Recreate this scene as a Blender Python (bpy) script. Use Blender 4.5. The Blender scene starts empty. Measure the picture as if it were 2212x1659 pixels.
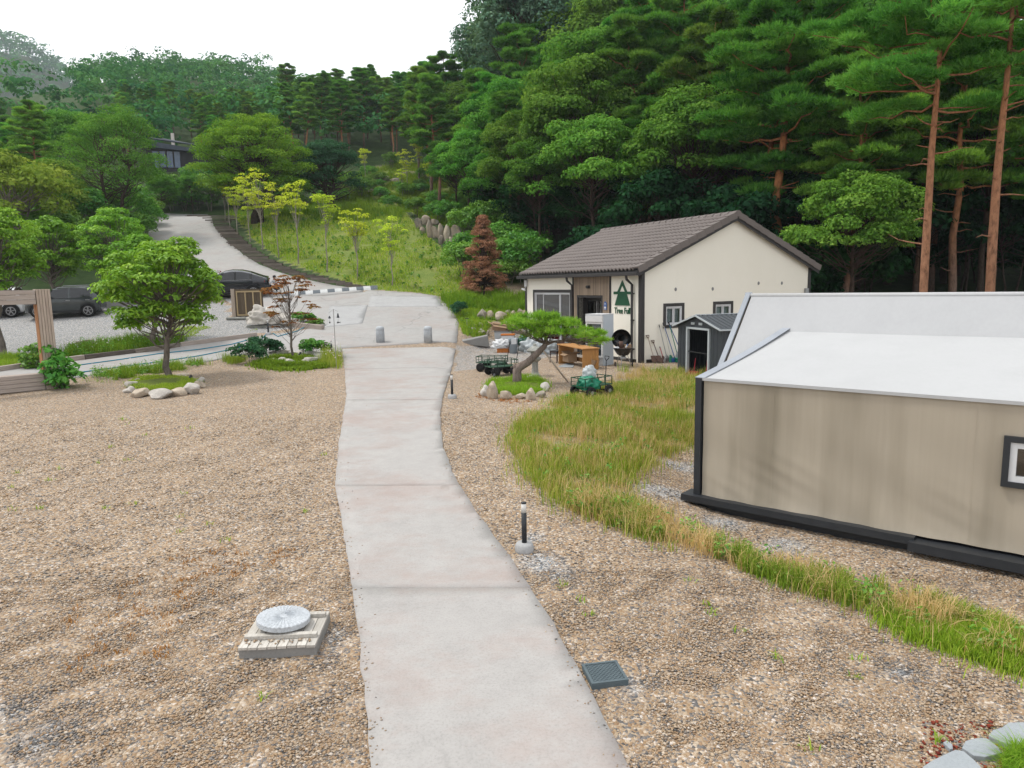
import bpy, bmesh, math, random
import numpy as np
from mathutils import Vector, Matrix
from mathutils.geometry import delaunay_2d_cdt

scene = bpy.context.scene
COL = scene.collection
PI = math.pi
rad = math.radians

# ------------------------------------------------------------------ camera
CAM = np.array([0.0, 0.0, 3.6])
PITCH, ROLL, FPX, IW, IH = rad(8.04), rad(1.1), 1533.0, 2212.0, 1659.0
_cp, _sp, _cr, _sr = math.cos(PITCH), math.sin(PITCH), math.cos(ROLL), math.sin(ROLL)
FWD = np.array([0, _cp, -_sp])
_r0, _u0 = np.array([1.0, 0, 0]), np.array([0, _sp, _cp])
RIGHT, UP = _r0 * _cr - _u0 * _sr, _u0 * _cr + _r0 * _sr
cam_data = bpy.data.cameras.new('camera')
cam = bpy.data.objects.new('camera', cam_data)
COL.objects.link(cam)
cam_data.sensor_width = 36.0
cam_data.lens = 36.0 * FPX / IW
cam_data.clip_start = 0.1
cam_data.clip_end = 5000
m = Matrix(((RIGHT[0], UP[0], -FWD[0], CAM[0]), (RIGHT[1], UP[1], -FWD[1], CAM[1]),
            (RIGHT[2], UP[2], -FWD[2], CAM[2]), (0, 0, 0, 1)))
cam.matrix_world = m
scene.camera = cam

# ------------------------------------------------------------------ sky, sun, exposure (bright overcast)
SUN_EL, SUN_AZ = rad(62), rad(283)
world = bpy.data.worlds.new('World')
scene.world = world
world.use_nodes = True
wn, wl = world.node_tree.nodes, world.node_tree.links
wn.clear()
sky = wn.new('ShaderNodeTexSky')
sky.sky_type = 'NISHITA'
sky.sun_disc = False
sky.sun_elevation = SUN_EL
sky.sun_rotation = SUN_AZ
sky.air_density = 1.0
sky.dust_density = 3.0
sky.altitude = 100
cloud = wn.new('ShaderNodeMix'); cloud.data_type = 'RGBA'
cloud.inputs[0].default_value = 0.86
cloud.inputs[7].default_value = (10.5, 10.6, 10.8, 1)
bgn = wn.new('ShaderNodeBackground'); bgn.inputs[1].default_value = 0.09
wo = wn.new('ShaderNodeOutputWorld')
wl.new(sky.outputs[0], cloud.inputs[6])
wl.new(cloud.outputs[2], bgn.inputs[0])
wl.new(bgn.outputs[0], wo.inputs[0])
sun_data = bpy.data.lights.new('sun', 'SUN')
sun_data.energy = 1.5
sun_data.angle = rad(11)
sun_data.color = (1.0, 0.96, 0.88)
sun = bpy.data.objects.new('sun', sun_data)
COL.objects.link(sun)
sun.location = (0, 0, 60)
sd = Vector((math.sin(SUN_AZ) * math.cos(SUN_EL), math.cos(SUN_AZ) * math.cos(SUN_EL), math.sin(SUN_EL)))
sun.rotation_euler = sd.to_track_quat('Z', 'Y').to_euler()
scene.view_settings.view_transform = 'Standard'
scene.view_settings.look = 'None'
scene.view_settings.exposure = 0.74
scene.view_settings.gamma = 1.0
scene.render.engine = 'CYCLES'
scene.cycles.use_denoising = True
scene.cycles.max_bounces = 8
scene.cycles.diffuse_bounces = 5
scene.cycles.glossy_bounces = 3
scene.cycles.transmission_bounces = 4
scene.cycles.transparent_max_bounces = 8
scene.cycles.volume_bounces = 0
scene.cycles.caustics_reflective = False
scene.cycles.caustics_refractive = False

# ------------------------------------------------------------------ lie of the land
def ss(a, b, x):
    t = np.clip((np.asarray(x, float) - a) / (b - a), 0, 1)
    return t * t * (3 - 2 * t)
BY = [-90, 0, 9, 18, 26, 31, 36.6, 41.5, 45, 72, 76, 84, 90, 115, 170, 235, 285, 340, 500, 1200]
BZ = [-.3, 0, .16, .55, .75, .95, 1.85, 2.8, 3.55, 10.2, 11.2, 11.7, 14, 25.5, 47, 70, 76, 70, 45, 30]
HC, E1, E2 = np.array([4.87, 26.5]), np.array([-.469, .883]), np.array([.883, .469])
def ground(x, y):
    x = np.asarray(x, float); y = np.asarray(y, float)
    b = np.interp(y, BY, BZ)
    far = ss(95, 230, y)
    b = b - far * 34 * ss(-118, -168, x) - far * 9 * ss(-84, -56, x)
    b = b + 9 * np.exp(-((x + 100) / 20) ** 2 - ((y - 118) / 30) ** 2)
    b = b + 222 * np.exp(-((x + 475) / 170) ** 2 - ((y - 700) / 150) ** 2)
    b = b + 1.6 * ss(-19, -24, x) * ss(46, 54, y) * ss(84, 74, y) * ss(-26.5 - .0 * y, -34, x + (y - 50) * .42)
    a_ = (x - HC[0]) * E1[0] + (y - HC[1]) * E1[1]
    b_ = (x - HC[0]) * E2[0] + (y - HC[1]) * E2[1]
    k = np.maximum(ss(7.6, 10.8, a_), ss(10, 16, b_))
    z = .55 * (1 - k) + b * k
    mm = ss(-3, -1.2, x) * ss(14, 20, y)
    z = b * (1 - mm) + z * mm
    t = ss(2.0, 3.4, x) * ss(20, 15, y) * ss(0, 4, y)
    z = z * (1 - t) + .02 * t
    return z
def gz(x, y):
    return float(ground(x, y))
_TS = np.concatenate([np.linspace(2, 60, 3000), np.linspace(60, 400, 2500)[1:]])
def ray(u, v):
    return FWD + RIGHT * ((u - IW / 2) / FPX) - UP * ((v - IH / 2) / FPX)
def spot(u, v):                     # the place on the ground that this point of the survey photo shows
    d = ray(u, v)
    P = CAM + _TS[:, None] * d
    dz = P[:, 2] - ground(P[:, 0], P[:, 1])
    i = int(np.argmax(dz < 0))
    t = _TS[i - 1] + (_TS[i] - _TS[i - 1]) * dz[i - 1] / (dz[i - 1] - dz[i])
    return CAM + t * d
def sxy(u, v):
    p = spot(u, v); return (float(p[0]), float(p[1]))
def aty(u, v, y):                   # the point at distance y on that line of sight
    d = ray(u, v); return CAM + d * (y / d[1])

# ------------------------------------------------------------------ mesh helpers
class MB:
    def __init__(s):
        s.v = []; s.f = []; s.mi = []; s.cur = 0; s.sm = []; s.smooth = False
    def add(s, vs, fs):
        o = len(s.v); s.v.extend([tuple(map(float, p)) for p in vs])
        for f in fs:
            s.f.append([o + i for i in f]); s.mi.append(s.cur); s.sm.append(s.smooth)
        return s
    def box(s, c, d, rz=0.0, taper=1.0, M=None):
        x, y, z = d[0] / 2, d[1] / 2, d[2] / 2
        vs = [(-x, -y, -z), (x, -y, -z), (x, y, -z), (-x, y, -z), (-x * taper, -y * taper, z), (x * taper, -y * taper, z), (x * taper, y * taper, z), (-x * taper, y * taper, z)]
        ca, sa = math.cos(rz), math.sin(rz)
        if M is not None:
            vs = [tuple(M @ Vector(p)) for p in vs]
            vs = [(p[0] + c[0], p[1] + c[1], p[2] + c[2]) for p in vs]
        else:
            vs = [(c[0] + p[0] * ca - p[1] * sa, c[1] + p[0] * sa + p[1] * ca, c[2] + p[2]) for p in vs]
        return s.add(vs, [(3, 2, 1, 0), (4, 5, 6, 7), (0, 1, 5, 4), (1, 2, 6, 5), (2, 3, 7, 6), (3, 0, 4, 7)])
    def b2(s, lo, hi):
        return s.box([(lo[i] + hi[i]) / 2 for i in range(3)], [abs(hi[i] - lo[i]) for i in range(3)])
    def prism(s, poly, dirv, cap=True):         # poly: list of 3D points, extruded by dirv
        n = len(poly); d = np.asarray(dirv, float)
        vs = [tuple(p) for p in poly] + [tuple(np.asarray(p, float) + d) for p in poly]
        fs = [(i, (i + 1) % n, n + (i + 1) % n, n + i) for i in range(n)]
        if cap: fs += [tuple(range(n))[::-1], tuple(range(n, 2 * n))]
        return s.add(vs, fs)
    def tube(s, pts, r, n=7, cap=True):
        pts = [Vector(p) for p in pts]
        if not hasattr(r, '__len__'): r = [r] * len(pts)
        up = Vector((0, 0, 1)); vs = []; prev = None
        for i, p in enumerate(pts):
            t = (pts[min(i + 1, len(pts) - 1)] - pts[max(i - 1, 0)])
            t = t.normalized() if t.length > 1e-9 else Vector((0, 0, 1))
            if prev is None:
                a = t.cross(up if abs(t.z) < .95 else Vector((1, 0, 0))).normalized()
            else:
                a = prev - t * prev.dot(t)
                a = a.normalized() if a.length > 1e-6 else t.cross(Vector((1, 0, 0))).normalized()
            prev = a; b = t.cross(a)
            for k in range(n):
                q = 2 * PI * k / n
                vs.append(p + (a * math.cos(q) + b * math.sin(q)) * r[i])
        fs = []
        for i in range(len(pts) - 1):
            for k in range(n):
                k2 = (k + 1) % n
                fs.append((i * n + k, i * n + k2, (i + 1) * n + k2, (i + 1) * n + k))
        if cap:
            fs.append(tuple(range(n))[::-1]); fs.append(tuple(range((len(pts) - 1) * n, len(pts) * n)))
        return s.add(vs, fs)
    def bar(s, a, b, w, h=None):                # square bar from a to b
        h = h or w; a = Vector(a); b = Vector(b); t = (b - a).normalized()
        up = Vector((0, 0, 1)) if abs(t.z) < .95 else Vector((0, 1, 0))
        x = t.cross(up).normalized() * (w / 2); y = x.cross(t).normalized() * (h / 2)
        vs = [a - x - y, a + x - y, a + x + y, a - x + y, b - x - y, b + x - y, b + x + y, b - x + y]
        return s.add(vs, [(0, 1, 2, 3), (7, 6, 5, 4), (0, 4, 5, 1), (1, 5, 6, 2), (2, 6, 7, 3), (3, 7, 4, 0)])
    def lathe(s, prof, c=(0, 0, 0), n=20, axis='z', cap=True):
        vs = []
        for (r, z) in prof:
            for k in range(n):
                q = 2 * PI * k / n; x, y = r * math.cos(q), r * math.sin(q)
                p = (x, y, z) if axis == 'z' else ((z, x, y) if axis == 'x' else (x, z, y))
                vs.append((c[0] + p[0], c[1] + p[1], c[2] + p[2]))
        fs = []
        for i in range(len(prof) - 1):
            for k in range(n):
                k2 = (k + 1) % n; fs.append((i * n + k, i * n + k2, (i + 1) * n + k2, (i + 1) * n + k))
        if cap:
            fs.append(tuple(range(n))[::-1]); fs.append(tuple(range((len(prof) - 1) * n, len(prof) * n)))
        return s.add(vs, fs)
    def build(s, name, mats, parent=None, smooth=False, bevel=0.0, loc=None, rz=0.0, seg=2):
        me = bpy.data.meshes.new(name)
        me.from_pydata(s.v, [], s.f)
        for mt in (mats if isinstance(mats, (list, tuple)) else [mats]):
            me.materials.append(M(mt) if isinstance(mt, str) else mt)
        if any(s.mi): me.polygons.foreach_set('material_index', s.mi)
        if smooth is True: me.polygons.foreach_set('use_smooth', [True] * len(s.f))
        elif any(s.sm): me.polygons.foreach_set('use_smooth', s.sm)
        fix_normals(me)
        o = link(name, me, parent)
        if loc is not None: o.location = loc
        o.rotation_euler = (0, 0, rz)
        if bevel:
            b = o.modifiers.new('bevel', 'BEVEL'); b.width = bevel; b.segments = seg; b.limit_method = 'ANGLE'
        return o
def fix_normals(me):
    bm = bmesh.new(); bm.from_mesh(me); bmesh.ops.recalc_face_normals(bm, faces=bm.faces); bm.to_mesh(me); bm.free()
def link(name, data, parent=None):
    o = bpy.data.objects.new(name, data); COL.objects.link(o)
    if parent is not None: o.parent = parent
    return o
def tag(o, label, cat, group=None):
    o['label'] = label; o['category'] = cat
    if group: o['group'] = group
    return o
def thing(name, label, cat, loc=(0, 0, 0), rz=0.0, group=None, tilt=None):
    o = link(name, None); o.location = loc
    o.rotation_euler = (tilt[0], tilt[1], rz) if tilt else (0, 0, rz)
    o.empty_display_size = .2
    return tag(o, label, cat, group)
def structure(o):
    o['kind'] = 'structure'; return o
def stuff(o, label=None, cat=None):
    o['kind'] = 'stuff'
    if label: o['label'] = label
    if cat: o['category'] = cat
    return o
def copy_tree(o, parent=None):
    c = o.copy(); COL.objects.link(c); c.parent = parent
    for ch in o.children: copy_tree(ch, c)
    return c
ORD = ['first', 'second', 'third', 'fourth', 'fifth', 'sixth', 'seventh', 'eighth', 'ninth', 'tenth', 'eleventh', 'twelfth', 'thirteenth', 'fourteenth', 'fifteenth', 'sixteenth', 'seventeenth', 'eighteenth', 'nineteenth', 'twentieth', 'twenty-first', 'twenty-second', 'twenty-third', 'twenty-fourth']

def np_mesh(name, verts, faces, mats, tint=None, smooth=False):
    """verts Nx3, faces MxK (all the same K), tint per face"""
    me = bpy.data.meshes.new(name)
    verts = np.asarray(verts, np.float32); faces = np.asarray(faces, np.int32)
    nf, k = faces.shape
    me.vertices.add(len(verts)); me.vertices.foreach_set('co', verts.ravel())
    me.loops.add(nf * k); me.loops.foreach_set('vertex_index', faces.ravel())
    me.polygons.add(nf); me.polygons.foreach_set('loop_start', np.arange(0, nf * k, k, dtype=np.int32))
    if smooth: me.polygons.foreach_set('use_smooth', np.ones(nf, bool))
    for mt in (mats if isinstance(mats, (list, tuple)) else [mats]): me.materials.append(M(mt))
    me.update(calc_edges=True)
    if tint is not None:
        at = me.attributes.new('tint', 'FLOAT', 'FACE'); at.data.foreach_set('value', np.asarray(tint, np.float32))
    return me

# ------------------------------------------------------------------ materials
KAL = .80
_M = {}
def M(name):
    return _M[name]
class NT:
    def __init__(s, name, rough=.8, spec=.3):
        s.m = bpy.data.materials.new(name); s.m.use_nodes = True; _M[name] = s.m
        s.t = s.m.node_tree; s.n = s.t.nodes; s.l = s.t.links; s.n.clear()
        s.out = s.n.new('ShaderNodeOutputMaterial'); s.b = s.n.new('ShaderNodeBsdfPrincipled')
        s.l.new(s.b.outputs[0], s.out.inputs[0])
        s.b.inputs['Roughness'].default_value = rough
        s.b.inputs['Specular IOR Level'].default_value = spec
    def node(s, t, **kw):
        n = s.n.new(t)
        for k, v in kw.items(): setattr(n, k, v)
        return n
    def set(s, sock, val):
        if hasattr(val, 'is_output') or hasattr(val, 'links'): s.l.new(val, sock)
        else: sock.default_value = val
    def coord(s, kind='Object', scale=(1, 1, 1)):
        tc = s.node('ShaderNodeTexCoord')
        if scale == (1, 1, 1): return tc.outputs[kind]
        mp = s.node('ShaderNodeMapping'); mp.inputs['Scale'].default_value = scale
        s.l.new(tc.outputs[kind], mp.inputs[0]); return mp.outputs[0]
    def noise(s, co, scale, detail=4, rough=.6, dist=0):
        n = s.node('ShaderNodeTexNoise'); s.set(n.inputs['Vector'], co)
        n.inputs['Scale'].default_value = scale; n.inputs['Detail'].default_value = detail
        n.inputs['Roughness'].default_value = rough; n.inputs['Distortion'].default_value = dist
        return n.outputs[0]
    def voro(s, co, scale, feature='F1', rnd=1.0):
        n = s.node('ShaderNodeTexVoronoi', feature=feature); s.set(n.inputs['Vector'], co)
        n.inputs['Scale'].default_value = scale; n.inputs['Randomness'].default_value = rnd
        return n
    def ramp(s, fac, stops, interp='LINEAR'):
        n = s.node('ShaderNodeValToRGB'); s.set(n.inputs[0], fac); cr = n.color_ramp; cr.interpolation = interp
        while len(cr.elements) < len(stops): cr.elements.new(.5)
        for e, (p, c) in zip(cr.elements, stops):
            e.position = p; c = (c, c, c) if not hasattr(c, '__len__') else c; e.color = (c[0], c[1], c[2], 1)
        return n.outputs[0]
    def mix(s, fac, a, b, mode='MIX'):
        n = s.node('ShaderNodeMix', data_type='RGBA', blend_type=mode)
        s.set(n.inputs[0], fac)
        for sock, v in ((n.inputs[6], a), (n.inputs[7], b)):
            if isinstance(v, tuple) and len(v) == 3: v = (*v, 1)
            s.set(sock, v)
        return n.outputs[2]
    def math(s, op, a, b=0.0, clamp=False):
        n = s.node('ShaderNodeMath', operation=op, use_clamp=clamp); s.set(n.inputs[0], a); s.set(n.inputs[1], b); return n.outputs[0]
    def attr(s, name, typ='GEOMETRY'):
        n = s.node('ShaderNodeAttribute', attribute_name=name, attribute_type=typ); return n
    def bump(s, h, strength=.4, dist=.02, sock=None):
        n = s.node('ShaderNodeBump'); n.inputs['Strength'].default_value = strength; n.inputs['Distance'].default_value = dist
        s.set(n.inputs['Height'], h); s.l.new(n.outputs[0], s.b.inputs['Normal']); return n
    def color(s, c):
        if isinstance(c, tuple) and len(c) == 3: c = (*c, 1)
        s.set(s.b.inputs['Base Color'], c)

def simple(name, c1, c2=None, scale=6.0, rough=.7, spec=.3, metal=0.0, bump=0.0, bscale=40.0, stretch=(1, 1, 1), bdist=.01, coat=0.0, rnd=0.0, detail=5):
    t = NT(name, rough, spec); t.b.inputs['Metallic'].default_value = metal
    c2 = c2 or tuple(x * .75 for x in c1)
    c1, c2 = tuple(x * KAL for x in c1), tuple(x * KAL for x in c2)
    co = t.coord('Object', stretch)
    f = t.noise(co, scale, detail, .65)
    col = t.ramp(f, [(.3, c2), (.7, c1)])
    if rnd:
        oi = t.node('ShaderNodeObjectInfo')
        v = t.math('ADD', t.math('MULTIPLY', oi.outputs['Random'], 2 * rnd), 1 - rnd)
        hv = t.node('ShaderNodeHueSaturation'); t.l.new(v, hv.inputs['Value']); t.l.new(col, hv.inputs['Color']); col = hv.outputs[0]
    t.color(col)
    if bump: t.bump(t.noise(co, bscale, 4, .6), bump, bdist)
    if coat: t.b.inputs['Coat Weight'].default_value = coat; t.b.inputs['Coat Roughness'].default_value = .05
    return t

def foliage(name, dark, mid, light, trans=.3, rnd=.2, hue=.02, gloss=.0, sat=1.0, k=1.22):
    dark, mid, light = [tuple(x * k for x in q) for q in (dark, mid, light)]
    t = NT(name); t.n.remove(t.b)
    a = t.attr('tint').outputs['Fac']
    col = t.ramp(a, [(0, dark), (.5, mid), (1, light)])
    oi = t.node('ShaderNodeObjectInfo')
    hv = t.node('ShaderNodeHueSaturation'); hv.inputs['Saturation'].default_value = sat
    t.l.new(t.math('ADD', t.math('MULTIPLY', oi.outputs['Random'], 2 * rnd), 1 - rnd), hv.inputs['Value'])
    r2 = t.math('FRACT', t.math('MULTIPLY', oi.outputs['Random'], 7.31))
    t.l.new(t.math('ADD', t.math('MULTIPLY', r2, 2 * hue), .5 - hue), hv.inputs['Hue'])
    t.l.new(col, hv.inputs['Color'])
    d = t.node('ShaderNodeBsdfDiffuse'); t.l.new(hv.outputs[0], d.inputs[0])
    tr = t.node('ShaderNodeBsdfTranslucent'); t.l.new(t.mix(1.0, hv.outputs[0], (1.0, 1.0, .55), 'MULTIPLY'), tr.inputs[0])
    ms = t.node('ShaderNodeMixShader'); ms.inputs[0].default_value = trans
    t.l.new(d.outputs[0], ms.inputs[1]); t.l.new(tr.outputs[0], ms.inputs[2])
    last = ms
    if gloss:
        g = t.node('ShaderNodeBsdfGlossy'); g.inputs['Roughness'].default_value = .45
        g.inputs[0].default_value = (.9, .95, 1, 1)
        m2 = t.node('ShaderNodeMixShader'); m2.inputs[0].default_value = gloss
        t.l.new(last.outputs[0], m2.inputs[1]); t.l.new(g.outputs[0], m2.inputs[2]); last = m2
    t.l.new(last.outputs[0], t.out.inputs[0])
    return t

# ================================================================== materials of the setting
GRAVEL = [(.0, (.075, .08, .085)), (.10, (.16, .17, .18)), (.22, (.27, .26, .25)), (.34, (.40, .27, .15)), (.46, (.46, .345, .22)), (.58, (.34, .22, .125)),
          (.68, (.55, .45, .32)), (.80, (.44, .36, .27)), (.92, (.66, .58, .46)), (1.0, (.76, .73, .69))]
GREYGR = [(.0, (.10, .11, .12)), (.2, (.22, .235, .25)), (.45, (.33, .345, .36)), (.6, (.42, .40, .38)), (.75, (.46, .41, .35)), (.9, (.55, .54, .53)), (1.0, (.68, .67, .66))]
GRAVEL = [(p, tuple(.12 * b_ + .88 * x * k_ for x, k_, b_ in zip(c, (.77, .73, .71), (.31, .25, .19)))) for p, c in GRAVEL]
GREYGR = [(p, tuple(x * .82 for x in c)) for p, c in GREYGR]
def ground_material():
    t = NT('gravel_ground', .9, .15)
    co = t.coord('Object')
    vo = t.voro(co, 40.0)
    sep = t.node('ShaderNodeSeparateColor'); t.l.new(vo.outputs['Color'], sep.inputs[0])
    tan_ = t.ramp(sep.outputs[0], GRAVEL)
    grey = t.ramp(sep.outputs[0], GREYGR)
    z = t.attr('zone'); zs = t.node('ShaderNodeSeparateColor'); t.l.new(z.outputs['Color'], zs.inputs[0])
    big = t.noise(co, .9, 5, .6)
    stain = t.ramp(big, [(.3, .88), (.7, 1.06)])
    tan_ = t.mix(1.0, tan_, stain, 'MULTIPLY')
    moss = t.ramp(t.noise(co, 1.7, 6, .75), [(.66, 0), (.74, .55)])
    tan_ = t.mix(moss, tan_, (.30, .15, .06))
    gj = t.math('ADD', zs.outputs[1], t.math('MULTIPLY', t.math('SUBTRACT', t.noise(co, 4, 4), .5), .5))
    gm = t.ramp(gj, [(.35, 0), (.65, 1)])
    c = t.mix(gm, tan_, grey)
    n1 = t.noise(co, .55, 6, .7); n2 = t.noise(co, 9.0, 5, .7)
    lawn = t.ramp(n1, [(.3, (.07, .15, .02)), (.5, (.16, .22, .035)), (.62, (.25, .25, .06)), (.78, (.33, .25, .13))])
    lawn = t.mix(.5, lawn, t.ramp(n2, [(.3, (.05, .11, .02)), (.7, (.27, .27, .09))]))
    lj = t.math('ADD', zs.outputs[0], t.math('MULTIPLY', t.math('SUBTRACT', n2, .5), .7))
    c = t.mix(t.ramp(lj, [(.4, 0), (.6, 1)]), c, lawn)
    soil = t.ramp(t.noise(co, 1.2, 6, .7), [(.3, (.020, .042, .012)), (.6, (.045, .075, .022)), (.8, (.08, .085, .04))])
    c = t.mix(t.ramp(zs.outputs[2], [(.3, 0), (.7, 1)]), c, soil)
    t.color(c)
    hh = t.math('SUBTRACT', 1.0, t.math('MULTIPLY', vo.outputs['Distance'], 1.0))
    t.bump(hh, .9, .02)
def concrete_material(name, base, red=.5, crack=1.0, dark=.8):
    base = tuple(x * .52 for x in base)
    t = NT(name, .85, .2); co = t.coord('Object')
    a = t.noise(co, .6, 6, .65); b = t.noise(co, 45, 4, .7); d = t.noise(co, 3.2, 6, .7)
    c = t.ramp(a, [(.3, tuple(x * .86 for x in base)), (.55, base), (.8, tuple(min(1, x * 1.07) for x in base))])
    c = t.mix(.5, c, t.ramp(d, [(.25, tuple(x * .78 for x in base)), (.6, tuple(min(1, x * 1.05) for x in base))]))
    c = t.mix(1.0, c, t.ramp(b, [(.25, .80), (.5, 1.0), (.8, 1.06)]), 'MULTIPLY')
    if red:
        mp = t.coord('Object', (.55, .8, 1))
        r = t.ramp(t.noise(mp, .75, 7, .72), [(.48, 0), (.68, red)])
        c = t.mix(r, c, (.29, .19, .155))
    if crack:
        w = t.node('ShaderNodeVectorMath', operation='ADD'); t.l.new(co, w.inputs[0])
        nz = t.node('ShaderNodeTexNoise'); nz.inputs['Scale'].default_value = 1.3; nz.inputs['Detail'].default_value = 6
        t.l.new(co, nz.inputs['Vector'])
        sc = t.node('ShaderNodeVectorMath', operation='SCALE'); sc.inputs['Scale'].default_value = .9
        t.l.new(nz.outputs['Color'], sc.inputs[0]); t.l.new(sc.outputs[0], w.inputs[1])
        v = t.voro(w.outputs[0], .17, 'DISTANCE_TO_EDGE')
        line = t.ramp(v.outputs['Distance'], [(.0, 1), (.0035 * crack, .0)])
        line = t.math('MULTIPLY', line, t.ramp(t.noise(co, .35, 3), [(.45, 0), (.55, .12 + .28 * (crack > 1))]))
        c = t.mix(line, c, tuple(x * .35 for x in base))
    t.color(c)
    t.bump(t.mix(.5, b, d), .25, .006)
ground_material()
concrete_material('walk_concrete', (.68, .655, .63), .45, .6)
concrete_material('road_concrete', (.635, .62, .60), .25, 2.2)
concrete_material('grey_concrete', (.46, .45, .43), 0, 0)
concrete_material('white_concrete', (.68, .68, .68), 0, 0)
def bark_material(name, low, high, z0, z1, scale=9.0, plate=.6):
    t = NT(name, .9, .15); co = t.coord('Object', (1, 1, .35))
    sep = t.node('ShaderNodeSeparateXYZ'); t.l.new(t.coord('Object'), sep.inputs[0])
    g = t.math('DIVIDE', t.math('SUBTRACT', t.math('ADD', sep.outputs[2], t.math('MULTIPLY', t.noise(co, 2, 4), 2.0)), z0 + 1), z1 - z0, True)
    base = t.mix(g, low, high)
    v = t.noise(co, scale, 6, .75)
    c = t.mix(1.0, base, t.ramp(v, [(.32, .38), (.5, .9), (.7, 1.25)]), 'MULTIPLY')
    t.color(c); t.bump(v, plate, .03)
bark_material('pine_bark', (.15, .105, .085), (.36, .15, .065), 1.0, 7.0)
bark_material('orange_bark', (.30, .17, .11), (.33, .15, .075), 0, 9.0, 11.0, 1.0)
bark_material('grey_bark', (.16, .135, .115), (.19, .16, .14), 0, 10.0)
bark_material('dark_bark', (.055, .042, .034), (.08, .05, .035), 0, 10.0)
bark_material('pale_bark', (.30, .26, .22), (.34, .31, .27), 0, 6.0)
bark_material('old_pine_bark', (.21, .165, .145), (.19, .145, .12), 0, 3.0, 16.0, 1.0)

foliage('pine_needles', (.040, .125, .022), (.092, .235, .038), (.185, .36, .058), .42, .28, .025)
foliage('ash_leaves', (.05, .15, .022), (.10, .235, .036), (.17, .32, .055), .38, .05, .01)
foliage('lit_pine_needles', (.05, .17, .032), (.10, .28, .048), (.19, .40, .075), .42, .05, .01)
foliage('bright_pine_needles', (.11, .25, .028), (.20, .36, .045), (.34, .48, .09), .4, .05, .01)
foliage('forest_leaves', (.044, .135, .022), (.095, .225, .036), (.18, .33, .06), .42, .3, .018)
foliage('hill_leaves', (.020, .082, .034), (.046, .150, .050), (.095, .235, .072), .34, .1, .01)
foliage('blue_leaves', (.05, .115, .075), (.09, .17, .11), (.16, .25, .16), .25, .12, .01)
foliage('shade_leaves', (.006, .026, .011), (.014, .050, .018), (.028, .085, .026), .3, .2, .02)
foliage('round_tree_leaves', (.075, .185, .018), (.135, .27, .026), (.23, .36, .04), .34, .06, .01)
foliage('dark_tree_leaves', (.02, .062, .032), (.035, .095, .045), (.06, .14, .065), .25, .08, .01)
foliage('cherry_leaves', (.085, .21, .018), (.16, .32, .026), (.28, .44, .05), .38, .07, .008, .02)
foliage('yellow_leaves', (.26, .36, .035), (.42, .50, .05), (.56, .60, .10), .4, .1, .012)
foliage('bush_leaves', (.05, .16, .02), (.10, .24, .03), (.18, .33, .05), .34, .2, .02, .02)
foliage('olive_leaves', (.08, .16, .02), (.14, .22, .035), (.22, .29, .055), .34, .15, .02)
foliage('maple_leaves', (.15, .05, .03), (.22, .095, .042), (.25, .165, .055), .35, .05, .01)
foliage('dead_cypress', (.17, .085, .05), (.27, .14, .085), (.37, .215, .135), .25, .04, .01)
foliage('grass_blades', (.10, .20, .02), (.22, .30, .04), (.46, .42, .14), .4, .05, .01)
foliage('dry_grass', (.36, .25, .11), (.50, .38, .18), (.62, .50, .27), .35, .1, .01)
foliage('lawn_grass', (.14, .27, .025), (.25, .36, .04), (.40, .43, .09), .4, .08, .01)
foliage('flower_heads', (.55, .38, .55), (.72, .62, .72), (.85, .82, .85), .3, .05, .01)
foliage('silk_flowers', (.40, .34, .24), (.55, .42, .34), (.62, .50, .42), .3, .05, .01)

def stone_material(name, a, b, c, speck=.25):
    a, b, c = [tuple(x * .85 for x in q) for q in (a, b, c)]
    t = NT(name, .85, .2); co = t.coord('Object')
    oi = t.node('ShaderNodeObjectInfo')
    ad = t.node('ShaderNodeVectorMath', operation='ADD'); t.l.new(co, ad.inputs[0])
    rv = t.node('ShaderNodeCombineXYZ'); t.l.new(t.math('MULTIPLY', oi.outputs['Random'], 40.0), rv.inputs[0]); t.l.new(rv.outputs[0], ad.inputs[1])
    n = t.noise(ad.outputs[0], 2.0, 6, .65); n2 = t.noise(ad.outputs[0], 38, 4, .75)
    f = t.math('ADD', n, t.math('MULTIPLY', t.math('SUBTRACT', oi.outputs['Random'], .5), .35))
    col = t.ramp(f, [(.3, a), (.5, b), (.72, c)])
    col = t.mix(1.0, col, t.ramp(n2, [(.3, 1 - speck * 2), (.5, 1.0), (.75, 1 + speck)]), 'MULTIPLY')
    t.color(col); t.bump(n2, .5, .012)
stone_material('field_stone', (.30, .27, .23), (.48, .40, .31), (.60, .52, .42))
stone_material('pale_stone', (.45, .42, .38), (.58, .54, .49), (.68, .65, .60))
stone_material('wall_stone', (.22, .20, .17), (.36, .29, .22), (.45, .39, .32))
stone_material('granite', (.42, .45, .48), (.48, .51, .54), (.54, .57, .60), .16)
stone_material('slate', (.26, .29, .31), (.32, .35, .37), (.37, .40, .42), .06)
stone_material('lantern_stone', (.26, .26, .24), (.36, .36, .33), (.44, .44, .41))

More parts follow.
